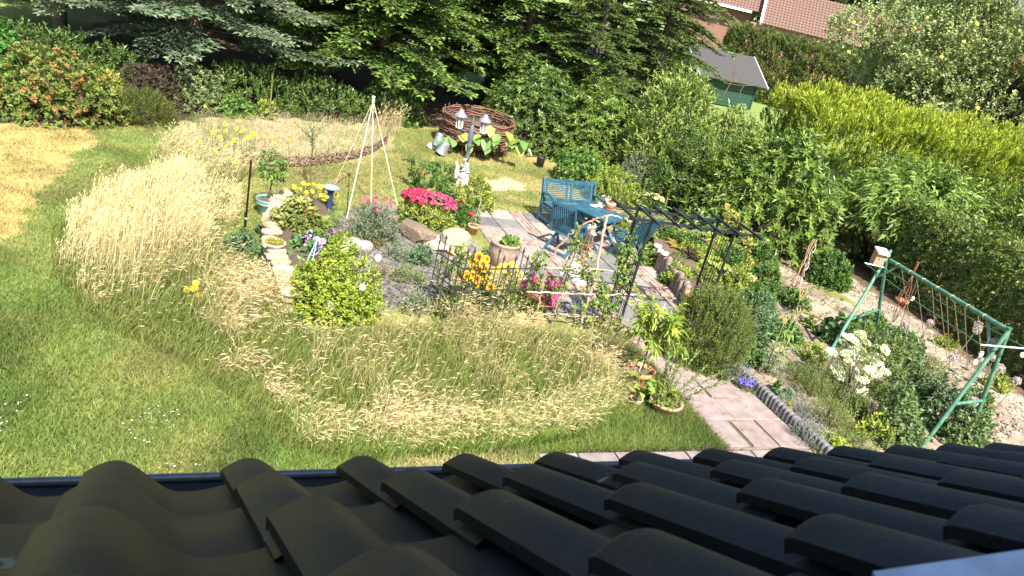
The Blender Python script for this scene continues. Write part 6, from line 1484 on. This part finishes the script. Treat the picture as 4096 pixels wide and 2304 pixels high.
# ------------------------------------------------------------------ right hand borders
r5 = np.random.default_rng(90)
LA, LB = at(2600, 1048), at(2756, 1244)
def palisade():
    rng = np.random.default_rng(5); root = thing('log_edging', 'upright weathered round logs holding back the border right of the patio', 'edging', (LA + LB) / 2); d = LB - LA; L = np.linalg.norm(d); n = int(L / .125)
    for k in range(n):
        b = LA + d * (k + .5) / n + np.array([*rng.normal(0, .012, 2), 0]); h = .40 + rng.normal(0, .025); r_ = .058 * rng.uniform(.9, 1.12); c = np.array([.22, .165, .125]) * rng.uniform(.7, 1.25)
        mb = MB(); lathe(mb, b, [(r_, -.05), (r_ * 1.02, h * .5), (r_ * .98, h - .02), (r_ * .85, h), (.001, h + .006)], 10, c, nrm((rng.normal(0, .03), rng.normal(0, .03), 1)), True, rng); mb.build('log', M['wood'], root)
    out = [LA, LB, at(2850, 1330), at(3060, 1200), at(3010, 1010), at(2800, 890), at(2600, 850)]
    v = [p + (0, 0, z) for zz_ in ([.33, .33, .02, -.01, -.01, .02, .10], [-.02] * 7) for p, z in zip(out, zz_)]; v[0] = v[0] + nrm(np.cross(d, (0, 0, 1))) * 0; n_ = len(out)
    mb = MB(); mb.add(v, [tuple(range(n_))], (.12, .08, .05)); mb.add(v, [(n_ + i, n_ + (i + 1) % n_, (i + 1) % n_, i) for i in range(n_)], (.12, .08, .05)); mb.build('border_soil', M['matt'], None, 'structure')
palisade()
ZB = .17
for q, s, lb in (((2628, 990), .075, 'topmost white stone on the logs right of the patio'), ((2640, 1008), .055, 'middle white stone on the log edging'), ((2657, 1019), .070, 'lowest of the white stones on the log edging')):
    g = at(*q, .44); r_ = thing('white_stone', lb, 'stone', g, 'white stones on the logs'); mb = MB(); rock(mb, g + (0, 0, .03), (s * 1.25, s, s * .6), np.random.default_rng(int(s * 1000)), 2, .2, (.80, .77, .72)); mb.build('rock', M['stone'], r_)
def fern(name, label, g, n, ln, cols, seed, cat='fern'):
    rng = np.random.default_rng(seed); g = np.asarray(g, float); r_ = thing(name, label, cat, g)
    for k in range(n):
        a = k * 2.4 + rng.normal(0, .3); d = np.array([math.cos(a), math.sin(a), 0]); l = ln * rng.uniform(.7, 1.15); t = np.linspace(0, 1, 12)
        P = g + d * (l * t)[:, None] * .8 + np.array([0, 0, 1.]) * (l * (t * 1.1 - .75 * t * t))[:, None]; mb = MB(); tube(mb, P, np.linspace(.006, .002, 12), 3, cols[0], False)
        s = np.array([-d[1], d[0], 0])
        for sd in (-1, 1):
            leaves(mb, P[2:], np.repeat((s * sd + d * .3)[None], 10, 0), np.array([0, 0, 1.]), .13 * l / .5 * np.linspace(1, .25, 10), .038, pick(rng, cols, 10, .15), .05, .2)
        mb.build('frond', M['leaf'], r_)
fern('fern', 'orange brown fading fern behind the white stones', at(2705, 1000, ZB), 9, .42, [(.48, .25, .045), (.42, .30, .06), (.30, .26, .06)], 1)
fern('fern', 'pale green fern under the far corner of the pergola', at(2620, 930, ZB), 10, .48, [(.24, .30, .06), (.19, .26, .05)], 2)
fern('fern', 'light green fern behind the blue table', at(2450, 790), 10, .5, [(.22, .30, .06), (.18, .25, .045)], 3)
bz = lambda *a, **k: B(*a, z0=ZB, **k)
bz('grassy_mound', 'bright green grassy mound spilling over the logs', 'plant', 2700, 1068, 90, 1010, 'fine', amp=.15)
bz('coral_bells', 'dark purple leaved plant in the border under the pergola', 'plant', 2755, 1045, 55, 992, 'brown', amp=.2, n=60)
LEAFY = [(2560, 960, 150, 860, 'limegreen', 'light leafy growth right of the blue table'), (2640, 960, 130, 900, 'green', 'green leafy growth under the middle of the pergola roof'), (2800, 1050, 150, 985, 'limegreen', 'pale ground cover in the shade of the pergola'), (2720, 1130, 110, 1065, 'limegreen', 'yellow green ground cover behind the lower logs'),
         (2820, 1150, 150, 1075, 'limegreen', 'yellow green ground cover between the right pergola legs'), (2930, 1090, 150, 1010, 'green', 'green leafy clump right of the pergola'), (2960, 1190, 160, 1080, 'yellowgreen', 'bright yellow green clump at the right foot of the pergola'), (2880, 1240, 130, 1170, 'climb', 'pale leafy clump in front of the right pergola leg'), (3060, 1170, 150, 1070, 'green', 'dark green leafy clump left of the bundle of sticks'), (3050, 1060, 110, 980, 'green', 'green shoots below the large rhododendron')]
for k, (a, b, w_, t, s, lb) in enumerate(LEAFY): bz('leafy_plant', lb, 'plant', a, b, w_, t, s, amp=.25, seed=300 + k)
HS = []
for k in range(16):
    a = k * 2.4; HS.append(((0, 0, 0), (.10 * math.cos(a), .10 * math.sin(a), .18 + .02 * (k % 4)), (math.cos(a), math.sin(a), .25)))
def hosta(label, px, py, L, W, cols, seed):
    g = at(px, py, ZB); bigleaf('hosta', label, 'plant', g, [(g, g + np.array(p), d) for f, p, d in HS], L, W, cols, seed)
hosta('hosta with large lime leaves behind the right pergola leg', 2880, 1000, .32, .17, [(.30, .34, .05), (.24, .31, .05)], 3)
hosta('hosta with light green leaves framed by the right pergola legs', 2845, 1085, .30, .17, [(.33, .36, .07), (.25, .32, .06)], 4)
hosta('smaller hosta in the shade below the laurel', 2800, 960, .26, .13, [(.15, .24, .05), (.2, .28, .06)], 5)
r_, c, rx, ry, h = bz('yarrow', 'cream yellow flat flowered plant at the right foot of the pergola', 'plant', 2955, 1165, 130, 1100, 'blue', amp=.2)
flowers_on(r_, c, rx, ry, h, np.array([1, 0, 0]), np.array([0, 1, 0]), F_['cream'], 20, r5, .9, tilt=.2)
r_, c, rx, ry, h = B('yarrow', 'pale yellow flower heads behind the blue table', 'plant', 2590, 850, 120, 780, 'green', amp=.2)
flowers_on(r_, c, rx, ry, h, np.array([1, 0, 0]), np.array([0, 1, 0]), F_['cream'], 14, r5, .9, tilt=.2)
B('leafy_plant', 'light leaves at the table end of the border', 'plant', 2500, 920, 110, 850, 'climb', amp=.3)
B('weed_tuft', 'small green weeds at the foot of the log edging', 'plant', 2665, 1145, 60, 1090, 'climb', amp=.3, n=40)
B('leafy_plant', 'leafy plant at the corner of the logs beside the pergola', 'plant', 2600, 1070, 90, 985, 'climb', amp=.25, n=140)
# rosemary, pots and peach tree
B('rosemary', 'big upright rosemary bush between the path and the border', 'shrub', 2845, 1490, 270, 1205, 'rosemary', amp=.34, depth=.9, n=2300)
r_, g = pot('terracotta_pot', 'tall terracotta pot half hidden by the rosemary', 2758, 1250, [(.001, 0), (.13, 0), (.165, .30), (.185, .30), (.19, .37), (.17, .37), (.16, .30), (.001, .31)], (.56, .25, .11), 'clay', (.16, .32), 'pot')
r_, c, rx, ry, h = B('flowering_herb', 'small plant with pale apricot flowers in front of the rosemary', 'plant', 2895, 1400, 60, 1245, 'climb', amp=.3, n=60)
flowers_on(r_, c, rx, ry, h, np.array([1, 0, 0]), np.array([0, 1, 0]), F_['white'], 6, r5, .9)
r_, PGp = pot('terracotta_pot', 'large terracotta pot holding the peach tree on the lawn edge', 2540, 1550, [(.001, 0), (.145, 0), (.15, .02), (.185, .24), (.20, .245), (.205, .31), (.185, .31), (.175, .25), (.001, .25)], (.58, .24, .09), 'clay', (.175, .262))
def peach():
    g = PGp + np.array([.03, .02, .26]); rng = np.random.default_rng(8); zt = zof(PGp, 1190); root = thing('peach_tree', 'young peach tree with long curved leaves in the large terracotta pot', 'tree', g); mb, st = MB(), MB()
    top = np.array([g[0] - .06, g[1] + .02, zt]); fork = g * .70 + top * .30; stick(st, [g, fork], .016, .012, rng, (.24, .15, .08), 7, .004)
    for k in range(30):
        a = rng.uniform(0, 6.3); e = fork + np.array([math.cos(a) * rng.uniform(.12, .5), math.sin(a) * rng.uniform(.12, .48), rng.uniform(.12, 1) * (zt - fork[2])]); m_ = fork * .5 + e * .5 + np.array([0, 0, .12]); stick(st, [fork, m_, e], .009, .004, rng, (.22, .16, .07), 5, .004)
        ax = nrm(e - m_); shoots(mb, rng, np.array([m_, e - ax * .18]), np.repeat(ax[None], 2, 0), .24, 9, .15, .036, 62, [(.26, .32, .035), (.21, .28, .035), (.31, .35, .05), (.16, .23, .03)], droop=.45, six=True, fold=.25)
    st.build('trunk', M['bark'], root); mb.build('crown', M['leaf'], root)
    cn = thing('garden_cane', 'pale cane leaning through the peach tree', 'cane', PGp + (-.02, -.05, .26)); mb = MB(); a = PGp + np.array([-.03, -.06, .22]); b = EYEP + ray(2660, 1215) / FPX * ((a - EYEP) @ FW); tube(mb, [a, b], .006, 5, (.55, .52, .45)); mb.build('rod', M['wood'], cn)
peach()
r_, g = pot('clay_pot', 'small pale clay pot with a seedling in front of the peach pot', 2538, 1622, [(.001, 0), (.07, 0), (.088, .11), (.092, .12), (.082, .12), (.075, .10), (.001, .10)], (.54, .36, .22), 'clay', (.076, .105))
it = []
for k in range(13):
    a = k * 2.4; it.append((g + (0, 0, .11), g + np.array([.10 * math.cos(a), .10 * math.sin(a), .22 + .022 * k]), (math.cos(a), math.sin(a), .2)))
bigleaf('seedling', 'seedling with broad green leaves in the small clay pot', 'plant', g + (0, 0, .105), it, .15, .085, [(.17, .27, .045), (.21, .31, .05)], 9)
r_, g = pot('bowl_pot', 'wide terracotta bowl pot with shrubby stems beside the path', 2650, 1650, [(.001, 0), (.13, 0), (.14, .015), (.20, .15), (.225, .155), (.23, .20), (.21, .20), (.195, .16), (.001, .16)], (.50, .27, .16), 'clay', (.195, .165))
def sprays(name, label, g, n, ln, rng, cols, cat='shrub', L=.085, W=.022, spread=.55, toward=(.5, .4)):
    root = thing(name, label, cat, g); mb, st = MB(), MB()
    for k in range(n):
        a = rng.uniform(0, 6.3); l = ln * rng.uniform(.45, 1.05); b = g + np.array([math.cos(a) * .08, math.sin(a) * .08, 0]); e = b + np.array([math.cos(a) * spread * l + toward[0] * l, math.sin(a) * spread * l + toward[1] * l, l * .85]); m_ = b * .5 + e * .5 + (0, 0, .08 * l); q = np.linspace(0, 1, 7)[:, None]; cur = b * (1 - q) ** 2 + 2 * m_ * q * (1 - q) + e * q * q
        tube(st, cur, np.linspace(.006, .003, 7), 4, (.2, .15, .06), False); ax = np.gradient(cur, axis=0)[2:]; shoots(mb, rng, cur[2:], ax, .12, 6, L, W, 48, cols, droop=.15, six=False)
    mb.build('crown', M['leaf'], root); st.build('stems', M['bark'], root)
sprays('willow_herb', 'shrubby plant with upright feathery shoots in the wide bowl pot', g + (0, 0, .16), 13, .74, r5, [(.20, .26, .06), (.24, .29, .08), (.16, .22, .05)])
bc_ = thing('herb_cluster', 'low leafy growth filling the wide terracotta bowl pot', 'plant', g + (0, 0, .165)); mb = MB(); pp, nn = shell(r5, 110, g + (0, 0, .16), (.19, .19, .20), .25, .4); shoots(mb, r5, pp, nrm(nn + [0, 0, .6]), .05, 5, .05, .026, 58, [(.19, .25, .045), (.24, .28, .06), (.14, .19, .035)]); mb.build('foliage', M['leaf'], bc_)
# concrete edging
def kerb():
    rng = np.random.default_rng(2); root = thing('concrete_edging', 'dark grey concrete palisade blocks between the path and the herb bed', 'edging', uv(5.9, 1.52)); u = 4.45
    while u < 7.6:
        h = .20 + rng.normal(0, .008); c = np.array([.14, .13, .125]) * rng.uniform(.8, 1.2)
        mb = MB()
        for s in range(3): 
            a = uv(u + .004 + s * .078, 1.52 + rng.normal(0, .004)); lathe(mb, a + GU * .039, [(.041, -.05), (.041, h - .012), (.034, h), (.001, h)], 8, c); box(mb, a + GU * .039 + GV * .03 + (0, 0, h / 2 - .03), .077, .05, h + .05, GU, (0, 0, 1), c)
        mb.build('block', M['stone'], root); u += .243
kerb()
# herb and vegetable beds
V_ = [('lavender', 'grey lavender clump at the upper end of the concrete edging', 2935, 1540, 150, 1455, 'lavender', .25), ('kale', 'blue grey kale behind the violet lobelia', 3010, 1470, 90, 1395, 'mallow', .25),
      ('lavender', 'grey lavender hanging over the middle of the concrete edging', 3170, 1680, 150, 1585, 'lavender', .25), ('lavender', 'flowering lavender at the lower end of the concrete edging', 3250, 1790, 160, 1700, 'lavender', .25),
      ('tomato_plant', 'blue green tomato plant behind the rosemary', 3000, 1400, 210, 1180, 'blue', .25), ('leafy_plant', 'leafy vegetable right of the rosemary foot', 2950, 1450, 120, 1350, 'potato', .25), ('fennel', 'feathery brown green fennel in the herb bed', 3260, 1600, 180, 1480, 'feather', .3), ('dill', 'feathery yellow green dill in the middle of the herb bed', 3330, 1720, 200, 1590, 'feather', .3),
      ('parsley', 'fresh green low parsley at the bottom of the herb bed', 3420, 1815, 190, 1735, 'fine', .2), ('flowering_dill', 'yellow flowering dill at the lower edge of the herb bed', 3500, 1770, 140, 1665, 'yellowgreen', .3), ('marigold', 'small yellow orange marigold clump behind the concrete edging', 3135, 1655, 60, 1605, 'yellow', .2), ('lettuce', 'lime green lettuce beside the dark potato plants', 3510, 1580, 90, 1530, 'limegreen', .2),
      ('strawberry', 'low yellow green strawberry leaves left of the near swing foot', 3255, 1450, 110, 1375, 'limegreen', .25), ('salad', 'single green salad plant in bare soil below the stick bundle', 3250, 1315, 60, 1265, 'limegreen', .2), ('cabbage', 'small blue green cabbage in the bare soil', 3130, 1590, 70, 1545, 'mallow', .2),
      ('potato_plant', 'bushy potato plant at the near foot of the swing frame', 3600, 1770, 190, 1610, 'potato', .35), ('potato_plant', 'potato plant in the middle of the bed below the allium heads', 3640, 1650, 200, 1490, 'potato', .35), ('potato_plant', 'potato plant between the near swing legs', 3770, 1720, 190, 1560, 'blue', .35), ('potato_plant', 'potato plants at the right edge of the bed', 3870, 1800, 180, 1660, 'potato', .25), ('potato_plant', 'potato plants beyond the white flower umbels', 3600, 1500, 220, 1330, 'potato', .3), ('low_herb', 'small low herb at the lower corner of the vegetable bed', 3560, 1810, 60, 1760, 'fine', .2),
      ('bean_plant', 'climbing bean leaves at the far foot of the swing frame', 3400, 1390, 190, 1275, 'mallow', .3), ('bean_plant', 'bean leaves on the strings right of the far swing legs', 3530, 1400, 120, 1300, 'green', .3), ('currant_bush', 'dark leafy currant bush below the large rhododendron', 3330, 1150, 190, 1020, 'green', .3), ('grey_herb', 'grey herb with pale leaves in the herb bed', 3080, 1500, 100, 1430, 'silver', .3),
      ('carrot_plant', 'feathery green carrot tops left of the white umbels', 3200, 1530, 120, 1450, 'feather', .3), ('herb', 'green herb at the corner of the herb bed by the path end', 3330, 1830, 170, 1755, 'rose', .2), ('sprawling_plant', 'sprawling green plant on the grey soil above the dill', 3380, 1640, 160, 1560, 'fine', .3), ('ground_ivy', 'yellowish creeping growth along the gravel by the hornbeam hedge', 3790, 1395, 90, 1350, 'limegreen', .3), ('ground_ivy', 'yellowish creeping growth at the upper end of the gravel path', 3340, 1110, 110, 1075, 'limegreen', .3)]
for k, (nm, lb, a, b, w_, t, s, am) in enumerate(V_): B(nm, lb, 'plant', a, b, w_, t, s, amp=am, seed=500 + k)
r_, c, rx, ry, h = B('lobelia', 'low cushion of violet blue lobelia behind the concrete edging', 'plant', 2985, 1572, 90, 1522, 'fine', amp=.12)
flowers_on(r_, c, rx, ry, h, np.array([1, 0, 0]), np.array([0, 1, 0]), F_['lobelia'], 110, r5, .6, tilt=.4)
r_, c, rx, ry, h = B('ammi', 'tall airy plant with many white flower umbels between the swing legs', 'plant', 3450, 1640, 260, 1340, 'feather', amp=.25, n=700)
for q in [(3443, 1336), (3380, 1345), (3405, 1352), (3440, 1348), (3460, 1368), (3376, 1375), (3420, 1368), (3445, 1398), (3512, 1388), (3365, 1408), (3425, 1402), (3540, 1400), (3520, 1430), (3493, 1427), (3440, 1430), (3397, 1448), (3461, 1440), (3482, 1452), (3418, 1485), (3362, 1500), (3450, 1515), (3460, 1480), (3500, 1488), (3540, 1490), (3515, 1470), (3418, 1538), (3444, 1560), (3350, 1480), (3410, 1415), (3475, 1478), (3330, 1410), (3445, 1628), (3390, 1415)]:
    d = EYEP + ray(*q) / FPX * ((c - EYEP) @ FW + r5.normal(0, .12) - .1); put(F_['umbel'], 'flower_head', r_, d, r5, .25, r5.uniform(.75, 1.15), .35)
# corn
def corn(label, px, py, ytop, seed):
    rng = np.random.default_rng(seed); g = at(px, py); z = zof(g, ytop); r_ = thing('sweetcorn', label, 'plant', g, 'sweetcorn in the vegetable bed'); st = MB(); tube(st, [g, g + (0, 0, z)], [.014, .006], 6, (.24, .28, .09)); 
    for a in (-.6, 0, .7): tube(st, [g + (0, 0, z * .95), g + (.10 * a, .02, z * 1.02 + .10)], [.006, .012], 5, (.50, .36, .16))
    st.build('stem', M['leaf'], r_)
    for k in range(8):
        a = k * 2.7 + rng.normal(0, .3); mb = MB(); leaves(mb, (g + (0, 0, z * (.12 + .09 * k)))[None], np.array([[math.cos(a) * .7, math.sin(a) * .7, .75]]), np.array([[0, 0, 1.]]), .5, .05, np.array([[.15, .25, .06]]), .15, .75, six=True); mb.build('leaf', M['leaf'], r_)
corn('sweetcorn with pale tassels right of the rosemary, the tallest', 3095, 1460, 1190, 1); corn('shorter sweetcorn in front of the tallest one', 3060, 1480, 1290, 2); corn('sweetcorn stem nearest the bare soil', 3125, 1430, 1260, 3)
# spiral plant stakes and bundle of sticks
g = at(3045, 1160); r_ = thing('spiral_stake', 'silver spiral tomato stake in front of the dark rhododendron', 'plant support', g); zt = zof(g, 997); t = np.linspace(0, 1, 40); mb = MB()
tube(mb, g + np.stack([.022 * np.cos(t * 20) * (t < .9), .022 * np.sin(t * 20) * (t < .9), t * zt], 1), .008, 6, (.6, .62, .64)); mb.build('rod', M['metal'], r_)
g = at(3165, 1195); zt = zof(g, 975); r_ = thing('stick_bundle', 'tall bundle of brown sticks and a wire spiral tied at the top', 'plant support', g); ap = EYEP + ray(3255, 968) / FPX * ((g - EYEP) @ FW)
for k, q in enumerate([(3138, 1178), (3165, 1185), (3205, 1150), (3150, 1120), (3190, 1210)]):
    b = at(*q); b = np.array([b[0], b[1], 0]) * .5 + g * .5; mb = MB(); stick(mb, [b, b * .5 + ap * .5, ap + (.02 * k - .04, 0, .06)], .012, .008, r5, (.30, .19, .11), 6, .014); mb.build('stick', M['wood'], r_)
mb = MB(); tube(mb, g + (.05, 0, 0) + np.stack([.03 * np.cos(t * 22) + t * (ap[0] - g[0]), .03 * np.sin(t * 22) + t * (ap[1] - g[1]), t * zt], 1), .007, 5, (.5, .5, .5)); mb.build('wire', M['metal'], r_)

# ------------------------------------------------------------------ green swing frame used as a plant support
def swing():
    rng = np.random.default_rng(6); GRN = (.05, .17, .10); gm = surf('green_swing_paint', GRN, .55, .1, 9, .25, .2, col2=(.12, .24, .16))
    HT = 2.05
    n1, n2 = at(3678, 1803), at(3866, 1772); f1, f2 = at(3297, 1446), at(3500, 1362)
    na = (n1 + n2) / 2; na = EYEP + ray(4034, 1322) * (np.linalg.norm(na[:2]) / np.linalg.norm(ray(4034, 1322)[:2]))
    fa = (f1 + f2) / 2; fa = EYEP + ray(3545, 1032) * (np.linalg.norm(fa[:2]) / np.linalg.norm(ray(3545, 1032)[:2]))
    root = thing('swing_frame', 'old green tube swing frame strung with twine over the vegetable bed', 'frame', (n1 + n2 + f1 + f2) / 4)
    mb = MB(); tube(mb, [fa + nrm(na - fa) * .12, na], .034, 10, GRN); mb.build('top_beam', gm, root)
    for (a, b, ap, ex) in ((n1, n2, na, .05), (f1, f2, fa, .16)):
        for q in (a, b):
            d = nrm(ap - q); mb = MB(); tube(mb, [q - d * .05, ap + d * ex], .030, 10, GRN); mb.build('leg', gm, root)
        mb = MB(); t = .40; tube(mb, [a * (1 - t) + ap * t, b * (1 - t) + ap * t], .024, 8, GRN); mb.build('brace', gm, root)
        s = 1 if ap is fa else -1; dd = nrm(na - fa) * s; mb = MB(); t = .80; tube(mb, [a * (1 - t) + ap * t, ap + dd * .42], .018, 8, GRN); mb.build('brace', gm, root)
    rod_m = M['metal']
    ends = []
    for (P, Q) in (((3458, 1052), (3522, 1067)), ((3922, 1379), (4110, 1395))):
        base = fa if P[0] < 3600 else na; k = (base - EYEP) @ FW - .1
        p, q = EYEP + ray(*P) / FPX * k, EYEP + ray(*Q) / FPX * k; r_ = thing('cross_rod', 'pale metal rod tied across the %s end of the green swing frame' % ('far' if base is fa else 'near'), 'rod', (p + q) / 2); mb = MB(); tube(mb, [p, q + (q - p) * .2], .013, 8, (.62, .68, .70)); mb.build('rod', rod_m, r_); ends.append((p, q))
    r_ = thing('clothes_line', 'green clothes line stretched between the two cross rods', 'line', ends[0][0])
    for i in (0, 1): mb = MB(); tube(mb, [ends[0][i], (ends[0][i] + ends[1][i]) / 2 - (0, 0, .03), ends[1][i]], .009, 6, (.04, .10, .06)); mb.build('line', M['paint'], r_)
    BE = lambda t: fa + (na - fa) * t
    tw = [(.16, (3640, 1290)), (.30, (3700, 1380)), (.31, (3590, 1330)), (.44, (3745, 1420)), (.50, (3790, 1450)), (.56, (3800, 1470)), (.62, (3850, 1500)), (.70, (3870, 1480)), (.80, (3930, 1530)), (.86, (3960, 1560))]
    hm = thing('twine', 'brown twine strings running from the swing beam down to the ground', 'string', BE(.5))
    for t, q in tw: mb = MB(); tube(mb, [BE(t) - (0, 0, .03), at(*q)], .007, 4, (.32, .22, .11)); mb.build('string', M['wood'], hm)
    for k in range(7):
        q = BE(.12 + .12 * k); mb = MB(); d = nrm(na - fa); lathe(mb, q, [(.036, -.012), (.040, 0), (.036, .012)], 8, (.5, .38, .22), d); mb.build('knot', M['wood'], hm)
    # hanging pale shells
    for k, (px, py, lb) in enumerate([(3650, 1195, 'small white shell on a thread behind the willow feeder'), (3902, 1448, 'two white shells hanging at the near end of the swing frame'), (3925, 1415, 'white shell hanging just above the other two near the swing end'), (4090, 1420, 'white shell hanging at the right edge of the picture')]):
        b = EYEP + ray(px, py) / FPX * ((BE(.2 if px < 3700 else .95) - EYEP) @ FW); r_ = thing('shell', lb, 'ornament', b, 'shells hung on the swing frame'); mb = MB(); rock(mb, b, (.035, .02, .045), rng, 2, .2, (.82, .80, .80)); mb.build('shell_body', M['petal'], r_); mb = MB(); tube(mb, [b, np.array([b[0], b[1], b[2] + .25])], .002, 3, (.4, .35, .3)); mb.build('thread', M['wood'], r_)
    # nest box on the far end
    c = EYEP + ray(3512, 1032) / FPX * ((fa - EYEP) @ FW - .08); r_ = thing('nest_box', 'wooden nest box fixed to the far top of the swing frame', 'nest box', c); X_ = nrm(CX * [1, 1, 0])
    mb = MB(); box(mb, c, .16, .15, .24, X_, (0.12, 0, 1), (.34, .20, .12)); mb.build('box', M['wood'], r_); mb = MB(); box(mb, c + np.array([.015, -.02, .135]), .21, .22, .025, X_, (.25, -.25, 1), (.58, .44, .30)); mb.build('lid', M['wood'], r_)
    mb = MB(); hd = nrm(np.array([-.25, -1, 0])); tube(mb, [c + hd * .074, c + hd * .079], .018, 10, (.02, .015, .01)); mb.build('entrance', M['matt'], r_)
    # willow feeder
    k = (BE(.22) - EYEP) @ FW - .05; Z = lambda x, y: EYEP + ray(3072 + x / 1.887, 900 + y / 1.887) / FPX * k
    top, mid, low = Z(1095, 370), Z(1010, 575), Z(945, 730); r_ = thing('willow_feeder', 'hanging brown willow spindle with a small woven basket under the swing beam', 'ornament', mid)
    for q in range(8):
        a = q * 2 * PI / 8; e = np.array([math.cos(a), math.sin(a), 0]); mb = MB(); stick(mb, [top + (0, 0, .22) + e * .02, top, top * .5 + mid * .5 + e * .06, mid + e * .085, mid * .5 + low * .5 + e * .06, low + e * .012], .005, .004, rng, (.30, .10, .05), 4, .002); mb.build('willow_rod', M['wood'], r_)
    mb = MB(); lathe(mb, mid, [(.06, -.035), (.10, -.01), (.115, .03), (.105, .03), (.06, -.01), (.001, -.015)], 14, (.34, .13, .07)); mb.build('basket', M['wood'], r_); mb = MB(); lathe(mb, top, [(.012, -.02), (.02, 0), (.012, .02)], 8, (.6, .45, .25)); mb.build('tie', M['wood'], r_)
    mb = MB(); tube(mb, [top, BE(.2)], .003, 4, (.3, .2, .1)); mb.build('string', M['wood'], r_)
swing()
# allium seed heads
AL = [((1040, 755), (975, 890), 'leftmost round seed head above the gravel path'), ((1225, 738), (1060, 975), 'pinkish round seed head near the middle of the swing beam'), ((1587, 757), (1430, 985), 'upper of two touching seed heads under the swing beam'), ((1578, 792), (1415, 985), 'lower of two touching seed heads under the swing beam'), ((1395, 1002), (1280, 1130), 'round seed head on a short stem left of the near swing legs'), ((1603, 1022), (1500, 1180), 'seed head just left of the near swing leg'), ((1702, 1005), (1620, 1170), 'greenish seed head between the two near swing legs'), ((1752, 1082), (1640, 1260), 'pinkish seed head right of the near swing legs'), ((1880, 1175), (1700, 1405), 'lowest right seed head on a long bare stem'), ((1700, 880), (1630, 1010), 'seed head behind the top of the near swing legs'), ((1555, 1330), (1500, 1420), 'seed head low in the potato plants')]
for (hx, hy), (bx, by), lb in AL:
    zz_ = lambda x, y: (3072 + x / 1.887, 900 + y / 1.887)
    g = at(*zz_(bx, by)); d = ray(*zz_(hx, hy)); p = EYEP + d * (np.linalg.norm(g[:2]) / np.linalg.norm(d[:2])); r_ = thing('allium', lb, 'flower', g, 'round allium seed heads by the swing frame'); mb = MB(); tube(mb, [g, (g + p) / 2 + (.015, 0, 0), p], [.009, .008, .007], 5, (.20, .25, .15)); mb.build('stem', M['leaf'], r_); put(F_['allium'], 'flower_head', r_, p, r5, .4, 1.1)
# pebbles and stones on the soil
mb = MB()
for poly, n, s0 in ((BED, 1500, .022), (HGRAVEL, 1500, .014), (gpoly([(3700, 1760), (3960, 1640), (4100, 1720), (3950, 1800)]), 260, .035)):
    for q in scatter(r5, poly, n):
        s = r5.uniform(.4, 1.5) * s0; v, f = ICO[1]; mb.add(v * s * r5.uniform(.6, 1.2, 3) + [q[0], q[1], s * .3], f, np.array([.20, .16, .12]) * r5.uniform(.5, 1.6))
mb.build('soil_pebbles', M['stone'], None, 'stuff')
# low weeds on the beds and along the paving
mb = MB(); p = np.concatenate([scatter(r5, BED, 900), scatter(r5, HBED, 500)]); p = p[vnoise(p[:, 0], p[:, 1], .5, 41) > .45]
shoots(mb, r5, np.stack([p[:, 0], p[:, 1], 0 * p[:, 0] + .01], 1), np.repeat([[0, 0, 1.]], len(p), 0), .05, 6, .05, .025, 62, [(.12, .18, .04), (.17, .22, .05), (.09, .14, .035)])
for k in range(260):
    e = r5.random(); u_ = r5.uniform(-1.7, 7); v_ = 1.5 if e < .4 else .08 if e < .7 else r5.uniform(-1, 2.5)
    if u_ < 3.4: v_ = r5.choice([2.45, 2.55, .28, 1.7]) if e < .8 else v_
    q = uv(u_, v_ + r5.normal(0, .03), .01); shoots(mb, r5, q[None], np.array([[0, 0, 1.]]), .02, 5, .035, .018, 65, [(.14, .19, .05), (.22, .21, .07)])
mb.build('weeds', M['leaf'], None, 'stuff')
for k, (a, b, w_, t, s_, lb) in enumerate([(2660, 930, 120, 880, 'limegreen', 'yellow green growth between the fern and the hosta'), (2760, 1000, 120, 945, 'green', 'leafy green growth behind the dark purple plant'), (2900, 1045, 120, 985, 'limegreen', 'lime green growth right of the framed hosta'), (2990, 1130, 130, 1060, 'limegreen', 'lime green growth behind the yellow flowered yarrow'), (3040, 1230, 130, 1150, 'green', 'bright leafy growth in front of the stick bundle'), (2700, 960, 100, 905, 'climb', 'pale leafy growth below the middle pergola crossbars')]):
    bz('leafy_plant', lb, 'plant', a, b, w_, t, s_, amp=.25, seed=400 + k)
for k, (a, b, w_, t, s_, lb) in enumerate([(3060, 1340, 150, 1240, 'blue', 'blue green tomato growth behind the sweetcorn'), (2960, 1330, 150, 1230, 'potato', 'leafy tomato growth touching the rosemary'), (3150, 1370, 110, 1300, 'green', 'green leafy plant right of the sweetcorn'), (3180, 1230, 120, 1170, 'green', 'green leaves at the foot of the stick bundle'), (3320, 1540, 150, 1450, 'feather', 'airy carrot foliage left of the white umbels, the nearer clump'), (3460, 1690, 150, 1600, 'fine', 'fresh green growth between the dill and the potato plants')]):
    B('vegetable_plant', lb, 'plant', a, b, w_, t, s_, amp=.25, seed=430 + k)
for k, (a, b, w_, t, s_, lb) in enumerate([(3500, 1330, 120, 1265, 'green', 'loose green plant at the upper edge of the gravel path by the beans'), (3610, 1440, 130, 1370, 'blue', 'loose blue green plant overlapping the gravel path under the twine'), (3720, 1510, 140, 1430, 'fine', 'fine leaved plant overlapping the gravel path behind the near swing legs'), (3905, 1640, 130, 1560, 'potato', 'leafy plant overlapping the gravel path at the lower right'), (3990, 1560, 110, 1500, 'limegreen', 'pale creeping growth on the far side of the gravel path')]):
    B('border_plant', lb, 'plant', a, b, w_, t, s_, amp=.35, seed=460 + k)
